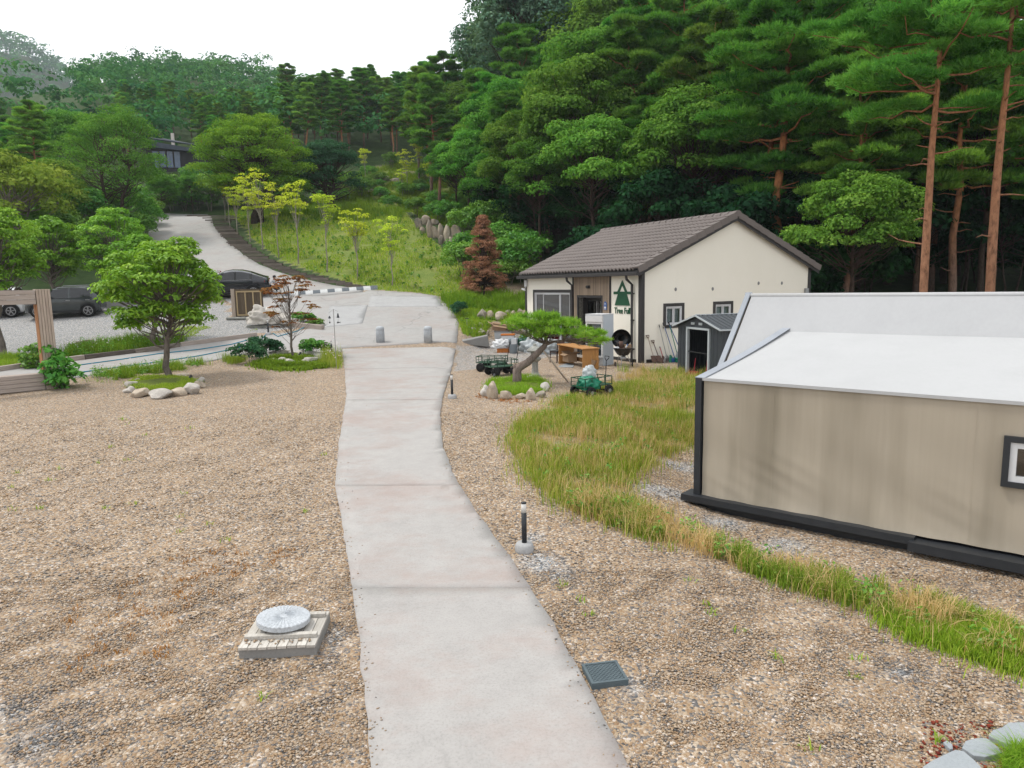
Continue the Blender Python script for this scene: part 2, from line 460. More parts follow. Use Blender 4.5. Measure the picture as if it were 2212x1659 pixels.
# ================================================================== terrain sheet
def in_poly(x, y, poly):
    x = np.asarray(x); y = np.asarray(y); r = np.zeros(x.shape, bool); n = len(poly); j = n - 1
    for i in range(n):
        xi, yi = poly[i]; xj, yj = poly[j]
        if yi != yj:
            c = ((yi > y) != (yj > y)) & (x < (xj - xi) * (y - yi) / (yj - yi) + xi)
            r ^= c
        j = i
    return r
def px(*pts): return [sxy(u, v) for u, v in pts]
LAWN = px((486, 466), (545, 515), (610, 563), (700, 595), (760, 611), (800, 625), (900, 632), (946, 641), (1000, 642), (1080, 640), (1020, 600), (985, 560), (900, 490), (850, 440), (700, 440), (560, 455))
PARK = px((-400, 838), (0, 792), (167, 778), (340, 745), (440, 733), (560, 720), (640, 709), (690, 700), (560, 694), (500, 690), (495, 655), (400, 645), (250, 640), (0, 640), (-400, 640))
TERR = px((990, 690), (1000, 722), (1040, 735), (1065, 700), (1140, 690), (1140, 650), (955, 645))
PADG = px((985, 745), (975, 805), (1000, 800), (1200, 770), (1330, 775), (1250, 740), (1140, 700), (1040, 738))
BERM = px((1100, 960), (1115, 925), (1150, 890), (1290, 845), (1400, 822), (1512, 815), (1512, 965), (1440, 985), (1360, 1035), (1345, 1075), (1420, 1105), (1500, 1140), (1600, 1170), (1750, 1215), (1900, 1265), (2050, 1310), (2260, 1390), (2260, 1450), (2080, 1405), (1990, 1365), (1850, 1310), (1700, 1268), (1560, 1215), (1380, 1158), (1230, 1105), (1140, 1040))
SLOPE = px((690, 438), (850, 440), (905, 470), (1000, 500), (1010, 450), (1005, 400), (950, 360), (860, 355), (780, 375))
GREYSPOTS = [(sxy(1165, 1215), .62), (sxy(1150, 1160), .35), (sxy(1205, 1240), .4), (sxy(722, 1375), .34), (sxy(705, 1420), .22), (sxy(100, 1590), .5), (sxy(30, 1530), .4), (sxy(1370, 1480), .3), (sxy(1430, 1060), .8), (sxy(1480, 1010), .8), (sxy(1560, 1130), .6), (sxy(1700, 1180), .6), (sxy(1950, 1450), .35)]
def zones(x, y):
    lawn = in_poly(x, y, LAWN) * 1.0 + in_poly(x, y, TERR) * 1.0
    grey = in_poly(x, y, PARK) * .95 + in_poly(x, y, PADG) * .55
    for (c, r) in GREYSPOTS: grey = np.maximum(grey, .62 * (1 - ss(r * .2, r * 1.25, np.hypot(x - c[0], y - c[1]))))
    a_ = (x - HC[0]) * E1[0] + (y - HC[1]) * E1[1]; b_ = (x - HC[0]) * E2[0] + (y - HC[1]) * E2[1]
    soil = np.maximum(ss(43, 47, y) * (1 - lawn), ss(9.3, 10.5, b_) * ss(15, 18, x))
    soil = np.maximum(soil, .8 * ss(-30, -34, x) * ss(50, 55, y))
    lawn = np.maximum(lawn, .5 * in_poly(x, y, BERM))
    lawn = np.maximum(lawn, 1.0 * in_poly(x, y, SLOPE))
    soil = soil * (1 - in_poly(x, y, SLOPE))
    return lawn, grey, soil
def ax(*segs):
    out = [segs[0][0]]
    for a, b, st in segs:
        n = max(1, int(round((b - a) / st))); out += list(a + (b - a) * (np.arange(n) + 1) / n)
    return np.array(out)
XS = ax((-900, -200, 35), (-200, -60, 5), (-60, -14, .7), (-14, 10, .2), (10, 32, .7), (32, 120, 4), (120, 500, 30))
YS = ax((-90, -10, 8), (-10, 2, 1), (2, 14, .2), (14, 48, .33), (48, 92, .8), (92, 340, 5), (340, 1300, 30))
gx, gy = np.meshgrid(XS, YS)
gzv = ground(gx, gy)
rngt = np.random.RandomState(3)
gzv = gzv + rngt.normal(0, .006, gx.shape) * (gy < 50)
nx, ny = len(XS), len(YS)
idx = np.arange(nx * ny).reshape(ny, nx)
faces = np.stack([idx[:-1, :-1], idx[:-1, 1:], idx[1:, 1:], idx[1:, :-1]], -1).reshape(-1, 4)
me = np_mesh('ground', np.stack([gx, gy, gzv], -1).reshape(-1, 3), faces, 'gravel_ground', smooth=True)
zl, zg, zs_ = zones(gx.ravel(), gy.ravel())
zc = np.stack([zl, zg, zs_, np.ones_like(zl)], -1).astype(np.float32)
at = me.attributes.new('zone', 'FLOAT_COLOR', 'POINT'); at.data.foreach_set('color', zc.ravel())
structure(link('ground', me))

def densify(poly, step, closed=True):
    out = []
    n = len(poly)
    for i in range(n if closed else n - 1):
        a = np.array(poly[i]); b = np.array(poly[(i + 1) % n]); k = max(1, int(np.linalg.norm(b - a) / step))
        for j in range(k): out.append(a + (b - a) * j / k)
    if not closed: out.append(np.array(poly[-1]))
    return out
def drape(name, poly, mat, lift=.03, res=.5, skirt=.2, jitter=.0, parent=None, seed=1, hfun=None):
    r = np.random.RandomState(seed)
    bd = densify(poly, res)
    if jitter: bd = [p + r.normal(0, jitter, 2) for p in bd]
    P = np.array(bd); x0, y0 = P.min(0); x1, y1 = P.max(0)
    g = np.stack(np.meshgrid(np.arange(x0, x1, res), np.arange(y0, y1, res)), -1).reshape(-1, 2)
    inn = in_poly(g[:, 0], g[:, 1], [tuple(p) for p in bd]); g = g[inn]
    if len(g):
        dmin = np.min(np.hypot(g[:, None, 0] - P[None, :, 0], g[:, None, 1] - P[None, :, 1]), 1); g = g[dmin > res * .45]
    allp = [Vector((p[0], p[1])) for p in bd] + [Vector((p[0], p[1])) for p in g]
    n = len(bd)
    vs, es, fs, *_ = delaunay_2d_cdt(allp, [(i, (i + 1) % n) for i in range(n)], [list(range(n))], 1, 1e-5)
    V = np.array([(v[0], v[1]) for v in vs]); hf = hfun or ground
    Z = hf(V[:, 0], V[:, 1]) + lift
    bm = bmesh.new(); bv = [bm.verts.new((V[i, 0], V[i, 1], Z[i])) for i in range(len(V))]
    for f in fs:
        try: bm.faces.new([bv[i] for i in f])
        except ValueError: pass
    bmesh.ops.recalc_face_normals(bm, faces=bm.faces)
    if bm.faces and sum(f.normal.z for f in bm.faces) < 0: bmesh.ops.reverse_faces(bm, faces=bm.faces)
    for f in bm.faces: f.smooth = True
    if skirt:
        be = [e for e in bm.edges if len(e.link_faces) == 1]
        ret = bmesh.ops.extrude_edge_only(bm, edges=be)
        for e in ret['geom']:
            if isinstance(e, bmesh.types.BMVert): e.co.z -= skirt
    me = bpy.data.meshes.new(name); bm.to_mesh(me); bm.free()
    me.materials.append(M(mat))
    return link(name, me, parent)

# ---- the walk: concrete slabs poured one after another
WL = [(835, 1980), (800, 1659), (795, 1560), (775, 1380), (757, 1240), (742, 1150), (724, 1050), (730, 980), (741, 905), (748, 860), (745, 800), (739, 755)]
WR = [(1545, 1980), (1355, 1659), (1265, 1480), (1180, 1330), (1110, 1220), (1030, 1110), (985, 1040), (958, 970), (950, 905), (957, 855), (975, 800), (986, 745)]
def edge_at(E_, v):
    vs = [e[1] for e in E_][::-1]; us = [e[0] for e in E_][::-1]
    return (float(np.interp(v, vs, us)), v)
joints = [1980, 1275, 1052, 866, 800, 755]
walk = structure(link('walk', None))
for i in range(len(joints) - 1):
    va, vb = joints[i] - (.08 if i else 0), joints[i + 1] + .08
    vv = [va] + [v for v in sorted({e[1] for e in WL + WR}, reverse=True) if vb < v < va] + [vb]
    poly = [sxy(*edge_at(WL, v)) for v in vv] + [sxy(*edge_at(WR, v)) for v in vv[::-1]]
    drape('slab', poly, 'walk_concrete', .035, .22, .12, .008, walk, 10 + i)
# ---- plaza, drive and side path
road = structure(link('road', None))
PLAZA = px((739, 752.5), (735, 765), (690, 778), (600, 760), (500, 772), (436, 784), (330, 798), (167, 816), (0, 838), (-400, 885), (-400, 832), (0, 798), (167, 781), (340, 752), (560, 727), (640, 716), (705, 705), (640, 697), (560, 694), (512, 690), (498, 655), (470, 640), (700, 640), (785, 632), (800, 627), (905, 634), (945, 640), (972, 662), (990, 692), (989, 720), (986.5, 742.5))
drape('plaza', PLAZA, 'road_concrete', .03, .5, .12, .012, road, 21)
PATCH = px((712, 662), (795, 660), (783, 700), (668, 712), (705, 700))
drape('patch', PATCH, 'white_concrete', .036, .4, .05, .0, road, 22)
PATCH2 = px((795, 664), (800, 640), (905, 640), (942, 643), (958, 663))
drape('patch', PATCH2, 'white_concrete', .037, .4, .05, .0, road, 23)
DRIVE = px((470, 639), (700, 639), (785, 631), (770, 624), (720, 617), (640, 600), (600, 588), (560, 572), (530, 553), (500, 530), (480, 510), (461, 488), (457, 467), (450, 464), (400, 463), (330, 461), (322, 470), (320, 520), (325, 545), (300, 580), (330, 620))
drape('drive', DRIVE, 'road_concrete', .034, .7, .15, .02, road, 24)

# ================================================================== plant generators (numpy)
def unit(a):
    return a / np.maximum(np.linalg.norm(a, axis=-1, keepdims=True), 1e-9)
def leaf_quads(C, N, size, r, aspect=.55, fold=.15, T=None):
    n = len(C); N = unit(N)
    if T is None: T = r.normal(size=(n, 3))
    T = unit(T - N * np.sum(T * N, 1, keepdims=True)); B = np.cross(N, T)
    s = np.asarray(size).reshape(-1, 1) * np.ones((n, 1))
    v = np.stack([C - T * s * .5, C + B * s * aspect * .5 + N * s * fold, C + T * s * .5, C - B * s * aspect * .5 + N * s * fold], 1).reshape(-1, 3)
    return v, np.arange(n * 4).reshape(-1, 4)
def spikes(C, D, length, width, r, per=3, spread=.55):
    n = len(C); C = np.repeat(C, per, 0); D = np.repeat(unit(D), per, 0)
    D = unit(D + r.normal(size=D.shape) * spread)
    Bv = unit(np.cross(D, r.normal(size=D.shape)))
    L = np.asarray(length).reshape(-1, 1); L = np.repeat(L * np.ones((n, 1)), per, 0) * r.uniform(.7, 1.2, (n * per, 1))
    v = np.stack([C - Bv * width * .5, C + Bv * width * .5, C + D * L], 1).reshape(-1, 3)
    return v, np.arange(n * per * 3).reshape(-1, 3)
def clump_pts(c, R, n, r, flat=.7, shell=.55, low=-.35):
    d = unit(r.normal(size=(n, 3)))
    d[:, 2] = np.where(d[:, 2] < low, -d[:, 2], d[:, 2])
    rr = r.uniform(shell, 1.0, (n, 1))
    return c + d * rr * R * np.array([1, 1, flat]), d
def bez(a, b, c, n=5):
    t = np.linspace(0, 1, n)[:, None]
    return (1 - t) ** 2 * np.array(a) + 2 * t * (1 - t) * np.array(b) + t * t * np.array(c)
def wiggle(pts, amp, r):
    p = np.array(pts, float); p[1:-1] += r.normal(0, amp, (len(p) - 2, 3)); return p

def trunk_mesh(name, mb, mat):
    me = bpy.data.meshes.new(name); me.from_pydata(mb.v, [], mb.f); me.materials.append(M(mat))
    me.polygons.foreach_set('use_smooth', [True] * len(mb.f)); return me

def gen_pine(seed, Ht, r0, cs=.45, R=3.2, nb=20, pads=4, tufts=60, tl=.32, tw=.075, lean=(0, 0), stubs=8, bark='pine_bark', leaf='pine_needles', padr=.75, trunk=None, side=None, top_only=True, flat=.38, bough=None):
    r = np.random.RandomState(seed); mb = MB()
    if trunk is None:
        k = 8; zz = np.linspace(-.4, Ht, k)
        off = np.cumsum(r.normal(0, .16, (k, 2)), 0); off -= off[0]
        trunk = np.stack([off[:, 0] + lean[0] * zz / Ht, off[:, 1] + lean[1] * zz / Ht, zz], 1)
    trunk = np.array(trunk, float); k = len(trunk)
    tt = np.linspace(0, 1, k)
    mb.tube(trunk, list(r0 * (1 - .82 * tt ** 1.1)), 9)
    def at(f):
        return np.array([np.interp(f, tt, trunk[:, i]) for i in range(3)])
    C, D, TI = [], [], []
    for i in range(nb):
        f = cs + (1 - cs) * (i + r.uniform(0, .9)) / nb
        f = min(f, .985); base = at(f)
        az = i * 2.4 + r.uniform(-.4, .4)
        if side is not None and r.rand() < .6: az = side + r.normal(0, .7)
        tcr = (f - cs) / (1 - cs)
        L = R * (1.05 - .75 * tcr ** 1.6) * r.uniform(.6, 1.1) * (.65 + .35 * min(1, tcr * 4))
        el = .05 + .5 * tcr + r.uniform(-.1, .2)
        tip = base + np.array([math.cos(az) * L, math.sin(az) * L, L * el * .6])
        mid = (base + tip) / 2 + np.array([0, 0, -.08 * L + r.normal(0, .1)])
        p = wiggle(bez(base, mid, tip, 6), .05 * L ** .5, r)
        mb.tube(p, list(np.linspace(r0 * .32 * (1 - .6 * tcr), .012, 6)), 5, False)
        tint0 = r.uniform(.2, .75)
        for j in range(pads):
            g = .42 + .62 * (j + r.uniform(0, .6)) / pads
            g = min(g, 1.05)
            q = p[0] + (p[-1] - p[0]) * g + np.array([r.normal(0, .16 * L), r.normal(0, .16 * L), .08 + r.normal(0, .10)]) * (.6 if j == pads - 1 else 1)
            R_ = padr * r.uniform(.65, 1.2) * (1 - .3 * tcr)
            P, d = clump_pts(q, R_, tufts, r, flat, .25, -.1)
            C.append(P); D.append(d * .75 + np.array([0, 0, .75])); TI.append(np.clip(tint0 + r.normal(0, .16) + r.normal(0, .12, tufts), 0, 1))
    for i in range(stubs):
        f = r.uniform(.15, cs + .1); base = at(f); az = r.uniform(0, 6.28); L = r.uniform(.3, 1.6)
        mb.tube(wiggle(bez(base, base + np.array([math.cos(az) * L * .6, math.sin(az) * L * .6, .05]), base + np.array([math.cos(az) * L, math.sin(az) * L, r.uniform(-.1, .35) * L]), 4), .04, r), [.035, .025, .016, .006], 4, False)
    C = np.concatenate(C); D = np.concatenate(D); TI = np.concatenate(TI)
    v, f = spikes(C, D, tl, tw, r, 3, .5)
    crown = np_mesh('crown', v, f, leaf, np.repeat(TI, 3))
    return trunk_mesh('trunk', mb, bark), crown

def gen_broad(seed, Ht, th, R, r0, ncl=60, cr=None, nl=120, ls=.3, leaf='forest_leaves', bark='grey_bark', flat=.7, zpow=1.0, stems=1, fork=.45, bottom=.25, sparse=1.0, asp=.6, shape='ellipsoid', droop=0.0, up=.35, lean=(0, 0), shell=.55, brad=.33):
    r = np.random.RandomState(seed); mb = MB(); cr = cr or R * .3
    hz = (Ht - th) / 2; zc = th + hz
    tops = []
    for s in range(stems):
        az = s * 2 * PI / max(stems, 1) + r.uniform(0, 1); o = .12 * r0 * (stems > 1) * 8
        b0 = np.array([math.cos(az) * o, math.sin(az) * o, -.3])
        tz = th + (Ht - th) * fork
        t1 = np.array([math.cos(az) * R * .25 * (stems > 1) + lean[0], math.sin(az) * R * .25 * (stems > 1) + lean[1], tz])
        pts = wiggle(bez(b0, (b0 * .75 + t1 * .25) * np.array([1, 1, 1.4]), t1, 7), r0 * .5, r); pts[0] = b0
        mb.tube(pts, list(np.linspace(r0 * 1.15, r0 * .45, 7)), 8)
        tops.append(pts)
    C, N, TI = [], [], []
    for i in range(ncl):
        d = unit(r.normal(size=3)); d[2] = d[2] if d[2] > -bottom else abs(d[2])
        q = r.uniform(.45, 1.0) ** .7
        if shape == 'cone':
            hfrac = r.uniform(0, 1) ** 1.4; az = r.uniform(0, 6.28); rr = R * (1 - hfrac) ** .85 * r.uniform(.5, 1) * (.8 + .2 * min(1, hfrac * 8))
            c = np.array([math.cos(az) * rr, math.sin(az) * rr, th + (Ht - th) * hfrac])
        elif shape == 'vase':
            hfrac = r.uniform(.1, 1); az = r.uniform(0, 6.28); rr = R * hfrac ** .6 * r.uniform(.3, 1) * (1.0 if hfrac < .8 else .75)
            c = np.array([math.cos(az) * rr, math.sin(az) * rr, th + (Ht - th) * hfrac])
        else:
            c = np.array([d[0] * R * q, d[1] * R * q, zc + d[2] * hz * q])
        c = c + np.array([lean[0], lean[1], 0]) * ((c[2] - th) / max(Ht - th, .1))
        R_ = cr * r.uniform(.6, 1.25)
        n = max(4, int(nl * (R_ / cr) ** 2 * r.uniform(.7, 1.2) * sparse))
        P, dd = clump_pts(c, R_, n, r, flat, shell)
        C.append(P); N.append(dd * .7 + r.normal(size=dd.shape) * .32 + np.array([0, 0, up]))
        TI.append(np.clip(r.uniform(.25, .7) + r.normal(0, .17, n), 0, 1))
        tp = tops[i % len(tops)]
        f = min(1, max(.35, (c[2] - 0) / max(tp[-1][2], .1) * .75)); j = f * (len(tp) - 1); j0 = min(int(j), len(tp) - 2)
        bs = tp[j0] + (tp[j0 + 1] - tp[j0]) * (j - j0)
        md = bs + (c - bs) * .5 + np.array([0, 0, -.06 * R])
        mb.tube(wiggle(bez(bs, md, c, 5), .03 * R, r), list(np.linspace(r0 * brad, r0 * .05 + .003, 5)), 5, False)
    C = np.concatenate(C); N = np.concatenate(N); TI = np.concatenate(TI)
    v, f = leaf_quads(C, N, ls * r.uniform(.6, 1.3, len(C)), r, asp)
    return trunk_mesh('trunk', mb, bark), np_mesh('crown', v, f, leaf, TI)

PROTO = {}
def plant(kind, name, label, cat, loc, rz=0.0, s=1.0, group=None, sz=None, parts=('trunk', 'crown')):
    t = link(name, None); t.location = loc; t.rotation_euler = (0, 0, rz); t.scale = (s, s, sz or s)
    tag(t, label, cat, group)
    for nm, me in zip(parts, PROTO[kind]): link(nm, me, t)
    return t

for i in range(4):
    PROTO['pine%d' % i] = gen_pine(40 + i, 15.5, .21, [.46, .38, .5, .42][i], [3.0, 3.4, 2.8, 3.6][i], [30, 34, 28, 36][i], 8, 110, .34, .075, ((.8, 0), (-.6, .5), (0, -.8), (.3, .3))[i], 9, padr=.78, flat=.30)
for i in range(3):
    PROTO['broad%d' % i] = gen_broad(60 + i, [14, 12, 16][i], [4.5, 3, 5][i], [4.2, 4.6, 4.4][i], .2, [85, 90, 95][i], 1.25, 300, .26, 'forest_leaves', 'dark_bark', .6, brad=.22)
PROTO['blue_broad'] = gen_broad(71, 19, 6, 5.0, .25, 95, 1.5, 200, .34, 'blue_leaves', 'dark_bark', .7)
for i in range(3):
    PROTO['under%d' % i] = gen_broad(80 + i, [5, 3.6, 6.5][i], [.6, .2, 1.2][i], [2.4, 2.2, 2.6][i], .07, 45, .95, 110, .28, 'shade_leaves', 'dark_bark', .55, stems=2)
for i in range(3):
    PROTO['bush%d' % i] = gen_broad(90 + i, [2.0, 1.5, 2.6][i], .05, [1.3, 1.5, 1.4][i], .03, 40, .5, 90, .16, 'bush_leaves', 'grey_bark', .7, stems=3)
PROTO['olive_bush'] = gen_broad(94, 5.5, .5, 3.0, .1, 60, .9, 130, .22, 'olive_leaves', 'grey_bark', .5, stems=3)
PROTO['round_tree'] = gen_broad(101, 12.4, 1.6, 6.3, .38, 240, 1.3, 240, .22, 'round_tree_leaves', 'dark_bark', .5, stems=2, bottom=.9, brad=.2)
PROTO['dark_tree'] = gen_broad(102, 8.5, 1.2, 4.2, .25, 120, 1.0, 190, .22, 'dark_tree_leaves', 'dark_bark', .55, stems=2, bottom=.5)
PROTO['leaning_tree'] = gen_broad(103, 12.5, 3.0, 5.2, .24, 115, 1.2, 220, .2, 'ash_leaves', 'dark_bark', .65, lean=(.6, 0), stems=2, bottom=.7, brad=.2)
PROTO['cherry_tall'] = gen_broad(125, 6.3, 2.5, 1.9, .14, 150, .5, 120, .16, 'cherry_leaves', 'grey_bark', .5, bottom=.8, up=.55, fork=.3, asp=.52, brad=.2)
for i in range(5):
    PROTO['young%d' % i] = gen_broad(110 + i, [5.6, 6.2, 5.0, 5.9, 5.3][i], [3.0, 2.7, 2.9, 3.3, 2.5][i], [1.3, 1.7, 1.5, 1.1, 1.4][i], .05, [26, 36, 30, 20, 28][i], .44, 52, .17, 'yellow_leaves', 'pale_bark', .42, shape='vase', fork=.55, sparse=.9, up=.8)
for i in range(3):
    PROTO['cherry%d' % i] = gen_broad(120 + i, [4.45, 4.9, 4.4][i], [1.45, 1.25, 1.2][i], [1.62, 1.7, 1.6][i], .12, [120, 110, 110][i], .44, 125, .15, 'cherry_leaves', 'grey_bark', .5, bottom=.9, up=.55, fork=.3, asp=.52, brad=.2, lean=(.3 * (i == 0), 0))
PROTO['maple'] = gen_broad(130, 3.55, .9, 1.05, .055, 58, .25, 40, .10, 'maple_leaves', 'grey_bark', .26, bottom=.8, fork=.75, up=1.1, asp=.9, brad=.16)
PROTO['cypress'] = gen_broad(131, 4.6, .35, 1.6, .07, 220, .33, 130, .085, 'dead_cypress', 'dark_bark', .5, shape='cone', fork=.85, up=.3)

# ================================================================== woods
rf = np.random.RandomState(11)
def on_house(x, y, mrg=1.5):
    a = (x - HC[0]) * E1[0] + (y - HC[1]) * E1[1]; b = (x - HC[0]) * E2[0] + (y - HC[1]) * E2[1]
    return -1.5 < a < 8.8 + mrg and -14 < b < 9.2 + mrg
def xmin(y): return float(np.interp(y, [36, 44, 50, 58, 72, 84, 105, 115], [10, 6.5, 3.0, -.5, -3.0, -9.0, -14, -16]))
taken = []
def free(x, y, d):
    return all((x - a) ** 2 + (y - b) ** 2 > d * d for a, b in taken)
npine = 0
for k in range(5200):
    y = rf.uniform(33, 104); x = rf.uniform(-14, .74 * y + 7)
    if x < xmin(y) + .3 or on_house(x, y, 2.2) or y < 33 + max(0, (13 - x)) * 1.3: continue
    dm = 3.0 if y < 56 else 4.2
    if x > 14 and y > 74: continue
    if not free(x, y, dm): continue
    taken.append((x, y)); edge = x - xmin(y)
    pine = rf.rand() < (.84 if edge > 5 else .55)
    big = rf.uniform(.85, 1.22) * (1.0 if y > 48 else .9)
    if edge < 4: big *= .82
    z = gz(x, y) - .1
    where = ('behind the grey tent ridge' if x > .42 * y else 'rising behind the house roof') if y < 62 else 'deep in the hillside wood'
    if edge < 5: where = 'at the wood edge above the sloping lawn'
    if pine:
        plant('pine%d' % rf.randint(4), 'pine_tree', 'tall green pine ' + where, 'pine tree', (x, y, z), rf.uniform(0, 6.28), big, 'pines ' + where)
    else:
        plant('broad%d' % rf.randint(3), 'leafy_tree', 'leafy broad-crowned tree ' + where, 'tree', (x, y, z), rf.uniform(0, 6.28), big, 'leafy trees ' + where)
for k, (u, y) in enumerate(((1300, 74), (1365, 80), (1430, 72), (1500, 78), (1560, 70), (1640, 76), (1830, 66))):
    x = (u - 1106) / FPX * y
    plant('broad%d' % (k % 3), 'skyline_tree', 'very tall leafy tree at the top edge above the house roof', 'tree', (x, y, gz(x, y)), k, 1.55, 'tall leafy trees at the top edge')
for (u, y, s) in ((1095, 78, 1.3), (1190, 84, 1.35), (1050, 92, 1.2)):
    x = float(aty(u + 40, 60, y)[0])
    plant('blue_broad', 'tall_broadleaf_tree', 'pale blue-green broadleaf tree on the skyline, ' + ['nearest the open sky', 'right of the one nearest the sky', 'lowest and farthest back'][(1095, 1190, 1050).index(u)], 'tree', (x, y, gz(x, y)), u * .1, s)
# undergrowth in front of the trunks
tk2 = []
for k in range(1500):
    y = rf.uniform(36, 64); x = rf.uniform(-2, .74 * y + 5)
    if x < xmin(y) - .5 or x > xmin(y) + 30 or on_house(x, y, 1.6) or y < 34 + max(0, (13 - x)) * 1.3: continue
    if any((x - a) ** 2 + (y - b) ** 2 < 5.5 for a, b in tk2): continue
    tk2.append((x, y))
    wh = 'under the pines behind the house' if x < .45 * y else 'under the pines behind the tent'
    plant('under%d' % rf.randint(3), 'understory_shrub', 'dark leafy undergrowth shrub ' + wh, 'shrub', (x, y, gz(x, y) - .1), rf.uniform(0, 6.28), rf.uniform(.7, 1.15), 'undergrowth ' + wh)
# right-hand specimen pines behind the tent
def big_pine(name, label, u, y, v0, pts, r0, **kw):
    base = np.array([(u - 1106) / FPX * y, y]); b3 = np.array([base[0], base[1], gz(*base)])
    tr = [(0, 0, -.3)]
    for (uu, vv, dy) in pts:
        p = aty(uu, vv, y + dy); tr.append(tuple(p - b3))
    me = gen_pine(trunk=tr, Ht=tr[-1][2], r0=r0, **kw)
    t = thing(name, label, 'pine tree', tuple(b3))
    link('trunk', me[0], t); link('crown', me[1], t); return t
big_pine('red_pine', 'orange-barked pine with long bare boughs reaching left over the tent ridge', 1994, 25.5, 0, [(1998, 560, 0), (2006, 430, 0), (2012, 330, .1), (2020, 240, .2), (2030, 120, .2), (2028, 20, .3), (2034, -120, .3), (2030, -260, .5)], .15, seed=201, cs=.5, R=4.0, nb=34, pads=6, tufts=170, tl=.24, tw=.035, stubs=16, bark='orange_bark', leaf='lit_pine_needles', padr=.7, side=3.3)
big_pine('red_pine', 'straight orange pine trunk at the right edge, nearly bare below', 2139, 25, 0, [(2144, 520, 0), (2152, 400, 0), (2162, 290, .1), (2174, 180, .2), (2184, 70, .2), (2190, -60, .3), (2192, -260, .5)], .165, seed=202, cs=.62, R=3.3, nb=24, pads=6, tufts=160, tl=.24, tw=.035, stubs=18, bark='orange_bark', leaf='pine_needles', padr=.75)
big_pine('forked_pine', 'grey crooked pine with dead lower branches right of the house gable', 1692, 37, 0, [(1678, 490, 0), (1672, 455, 0), (1682, 390, 0), (1692, 310, 0), (1698, 230, .2), (1702, 130, .2), (1696, 10, .2), (1690, -120, .2)], .27, seed=203, cs=.5, R=4.2, nb=32, pads=6, tufts=180, tl=.3, tw=.055, stubs=16, bark='pine_bark', leaf='pine_needles', padr=1.0)
# dead side stem of the forked pine
# ---- mid-distance trees left and centre
def stand(kind, name, label, cat, u, v, s=1.0, rz=0.0, sz=None, group=None, y=None):
    if y is None: p = spot(u, v)
    else:
        x = float(aty(u, 380, y)[0]); p = (x, y, gz(x, y))
    return plant(kind, name, label, cat, (float(p[0]), float(p[1]), float(p[2]) - .05), rz, s, group, sz)
stand('round_tree', 'zelkova_tree', 'big round bright green tree beside the top of the drive', 'tree', 550, 0, .83, .3, None, None, 71)
stand('dark_tree', 'maple_tree', 'dark blue-green rounded tree right of the big round tree', 'tree', 714, 0, .86, 1.0, None, None, 76)
stand('leaning_tree', 'ash_tree', 'large leafy tree with a forked dark trunk left of the drive', 'tree', 236, 0, .84, 0, None, None, 62)
stand('broad1', 'leafy_tree', 'mid green tree between the far building and the drive', 'tree', 345, 0, .40, .7, None, None, 82)
stand('broad2', 'leafy_tree', 'small tree growing below the far building terrace', 'tree', 410, 0, .30, 1.7, None, None, 86)
stand('olive_bush', 'olive_tree', 'olive green spreading tree at the left picture edge', 'tree', 22, 0, 1.35, .5, None, None, 50)
stand('olive_bush', 'olive_tree', 'second olive green tree, right of the one at the left edge', 'tree', 95, 0, 1.05, 2.5, None, None, 56)
tag(stand('broad0', 'silk_tree', 'silk tree', 'tree', 150, 0, .72, .1, None, None, 78), 'pale flowering tree behind the large leafy tree on the left', 'tree')
lt = np.random.RandomState(5); tkl = []
for k in range(600):
    y = lt.uniform(66, 112); x = lt.uniform(-.78 * y - 4, -.50 * y)
    if x > -.63 * y: continue
    if any((x - a) ** 2 + (y - b) ** 2 < 20 for a, b in tkl) or len(tkl) > 44: continue
    tkl.append((x, y)); p = lt.rand() < .5
    plant(('pine%d' % lt.randint(4)) if p else 'broad%d' % lt.randint(3), 'pine_tree' if p else 'leafy_tree', 'tree of the wooded slope on the far left' if not p else 'pine of the wooded slope on the far left', 'pine tree' if p else 'tree', (x, y, gz(x, y) - .1), lt.uniform(0, 6), lt.uniform(.45, .65), 'pines on the left slope' if p else 'leafy trees on the left slope')
# pines with visible trunks along the foot of the hill
mt = np.random.RandomState(6); tkm = []
for k in range(900):
    y = mt.uniform(106, 142); x = mt.uniform(-.52 * y, -.10 * y)
    if any((x - a) ** 2 + (y - b) ** 2 < 14 for a, b in tkm) or len(tkm) > 95: continue
    u = 1106 + x / y * FPX
    if 330 < u < 460 and y < 126: continue
    tkm.append((x, y))
    wh = 'behind the far building' if u < 480 else 'at the foot of the hill above the lawn'
    plant('pine%d' % mt.randint(4), 'pine_tree', 'distant pine ' + wh, 'pine tree', (x, y, gz(x, y) - .2), mt.uniform(0, 6), mt.uniform(.85, 1.1) * (.52 if u < 640 else .72), 'distant pines ' + wh)
# the wooded hill itself, one mass
def far_wood(name, label, pts, R, nl, ls, seed, mat, asp=.7):
    r = np.random.RandomState(seed); C, N, T = [], [], []
    for (x, y) in pts:
        s = r.uniform(.75, 1.25); z = gz(x, y); H = R * r.uniform(1.7, 2.5) * s; t0 = r.uniform(.1, .75)
        k = 7
        for j in range(k):
            c = np.array([x + r.normal(0, R * .42 * s), y + r.normal(0, R * .42 * s), z + H * r.uniform(.35, .95)])
            P, d = clump_pts(c, R * .62 * s, nl // k, r, .55, .5, -.1)
            C.append(P); N.append(d + r.normal(size=d.shape) * .16 + np.array([0, 0, .35])); T.append(np.clip(t0 + r.normal(0, .10) + r.normal(0, .12, len(P)), 0, 1))
    C = np.concatenate(C); N = np.concatenate(N); T = np.concatenate(T)
    v, f = leaf_quads(C, N, ls * r.uniform(.6, 1.3, len(C)), r, asp)
    return stuff(link(name, np_mesh(name, v, f, mat, T)), label, 'wood')
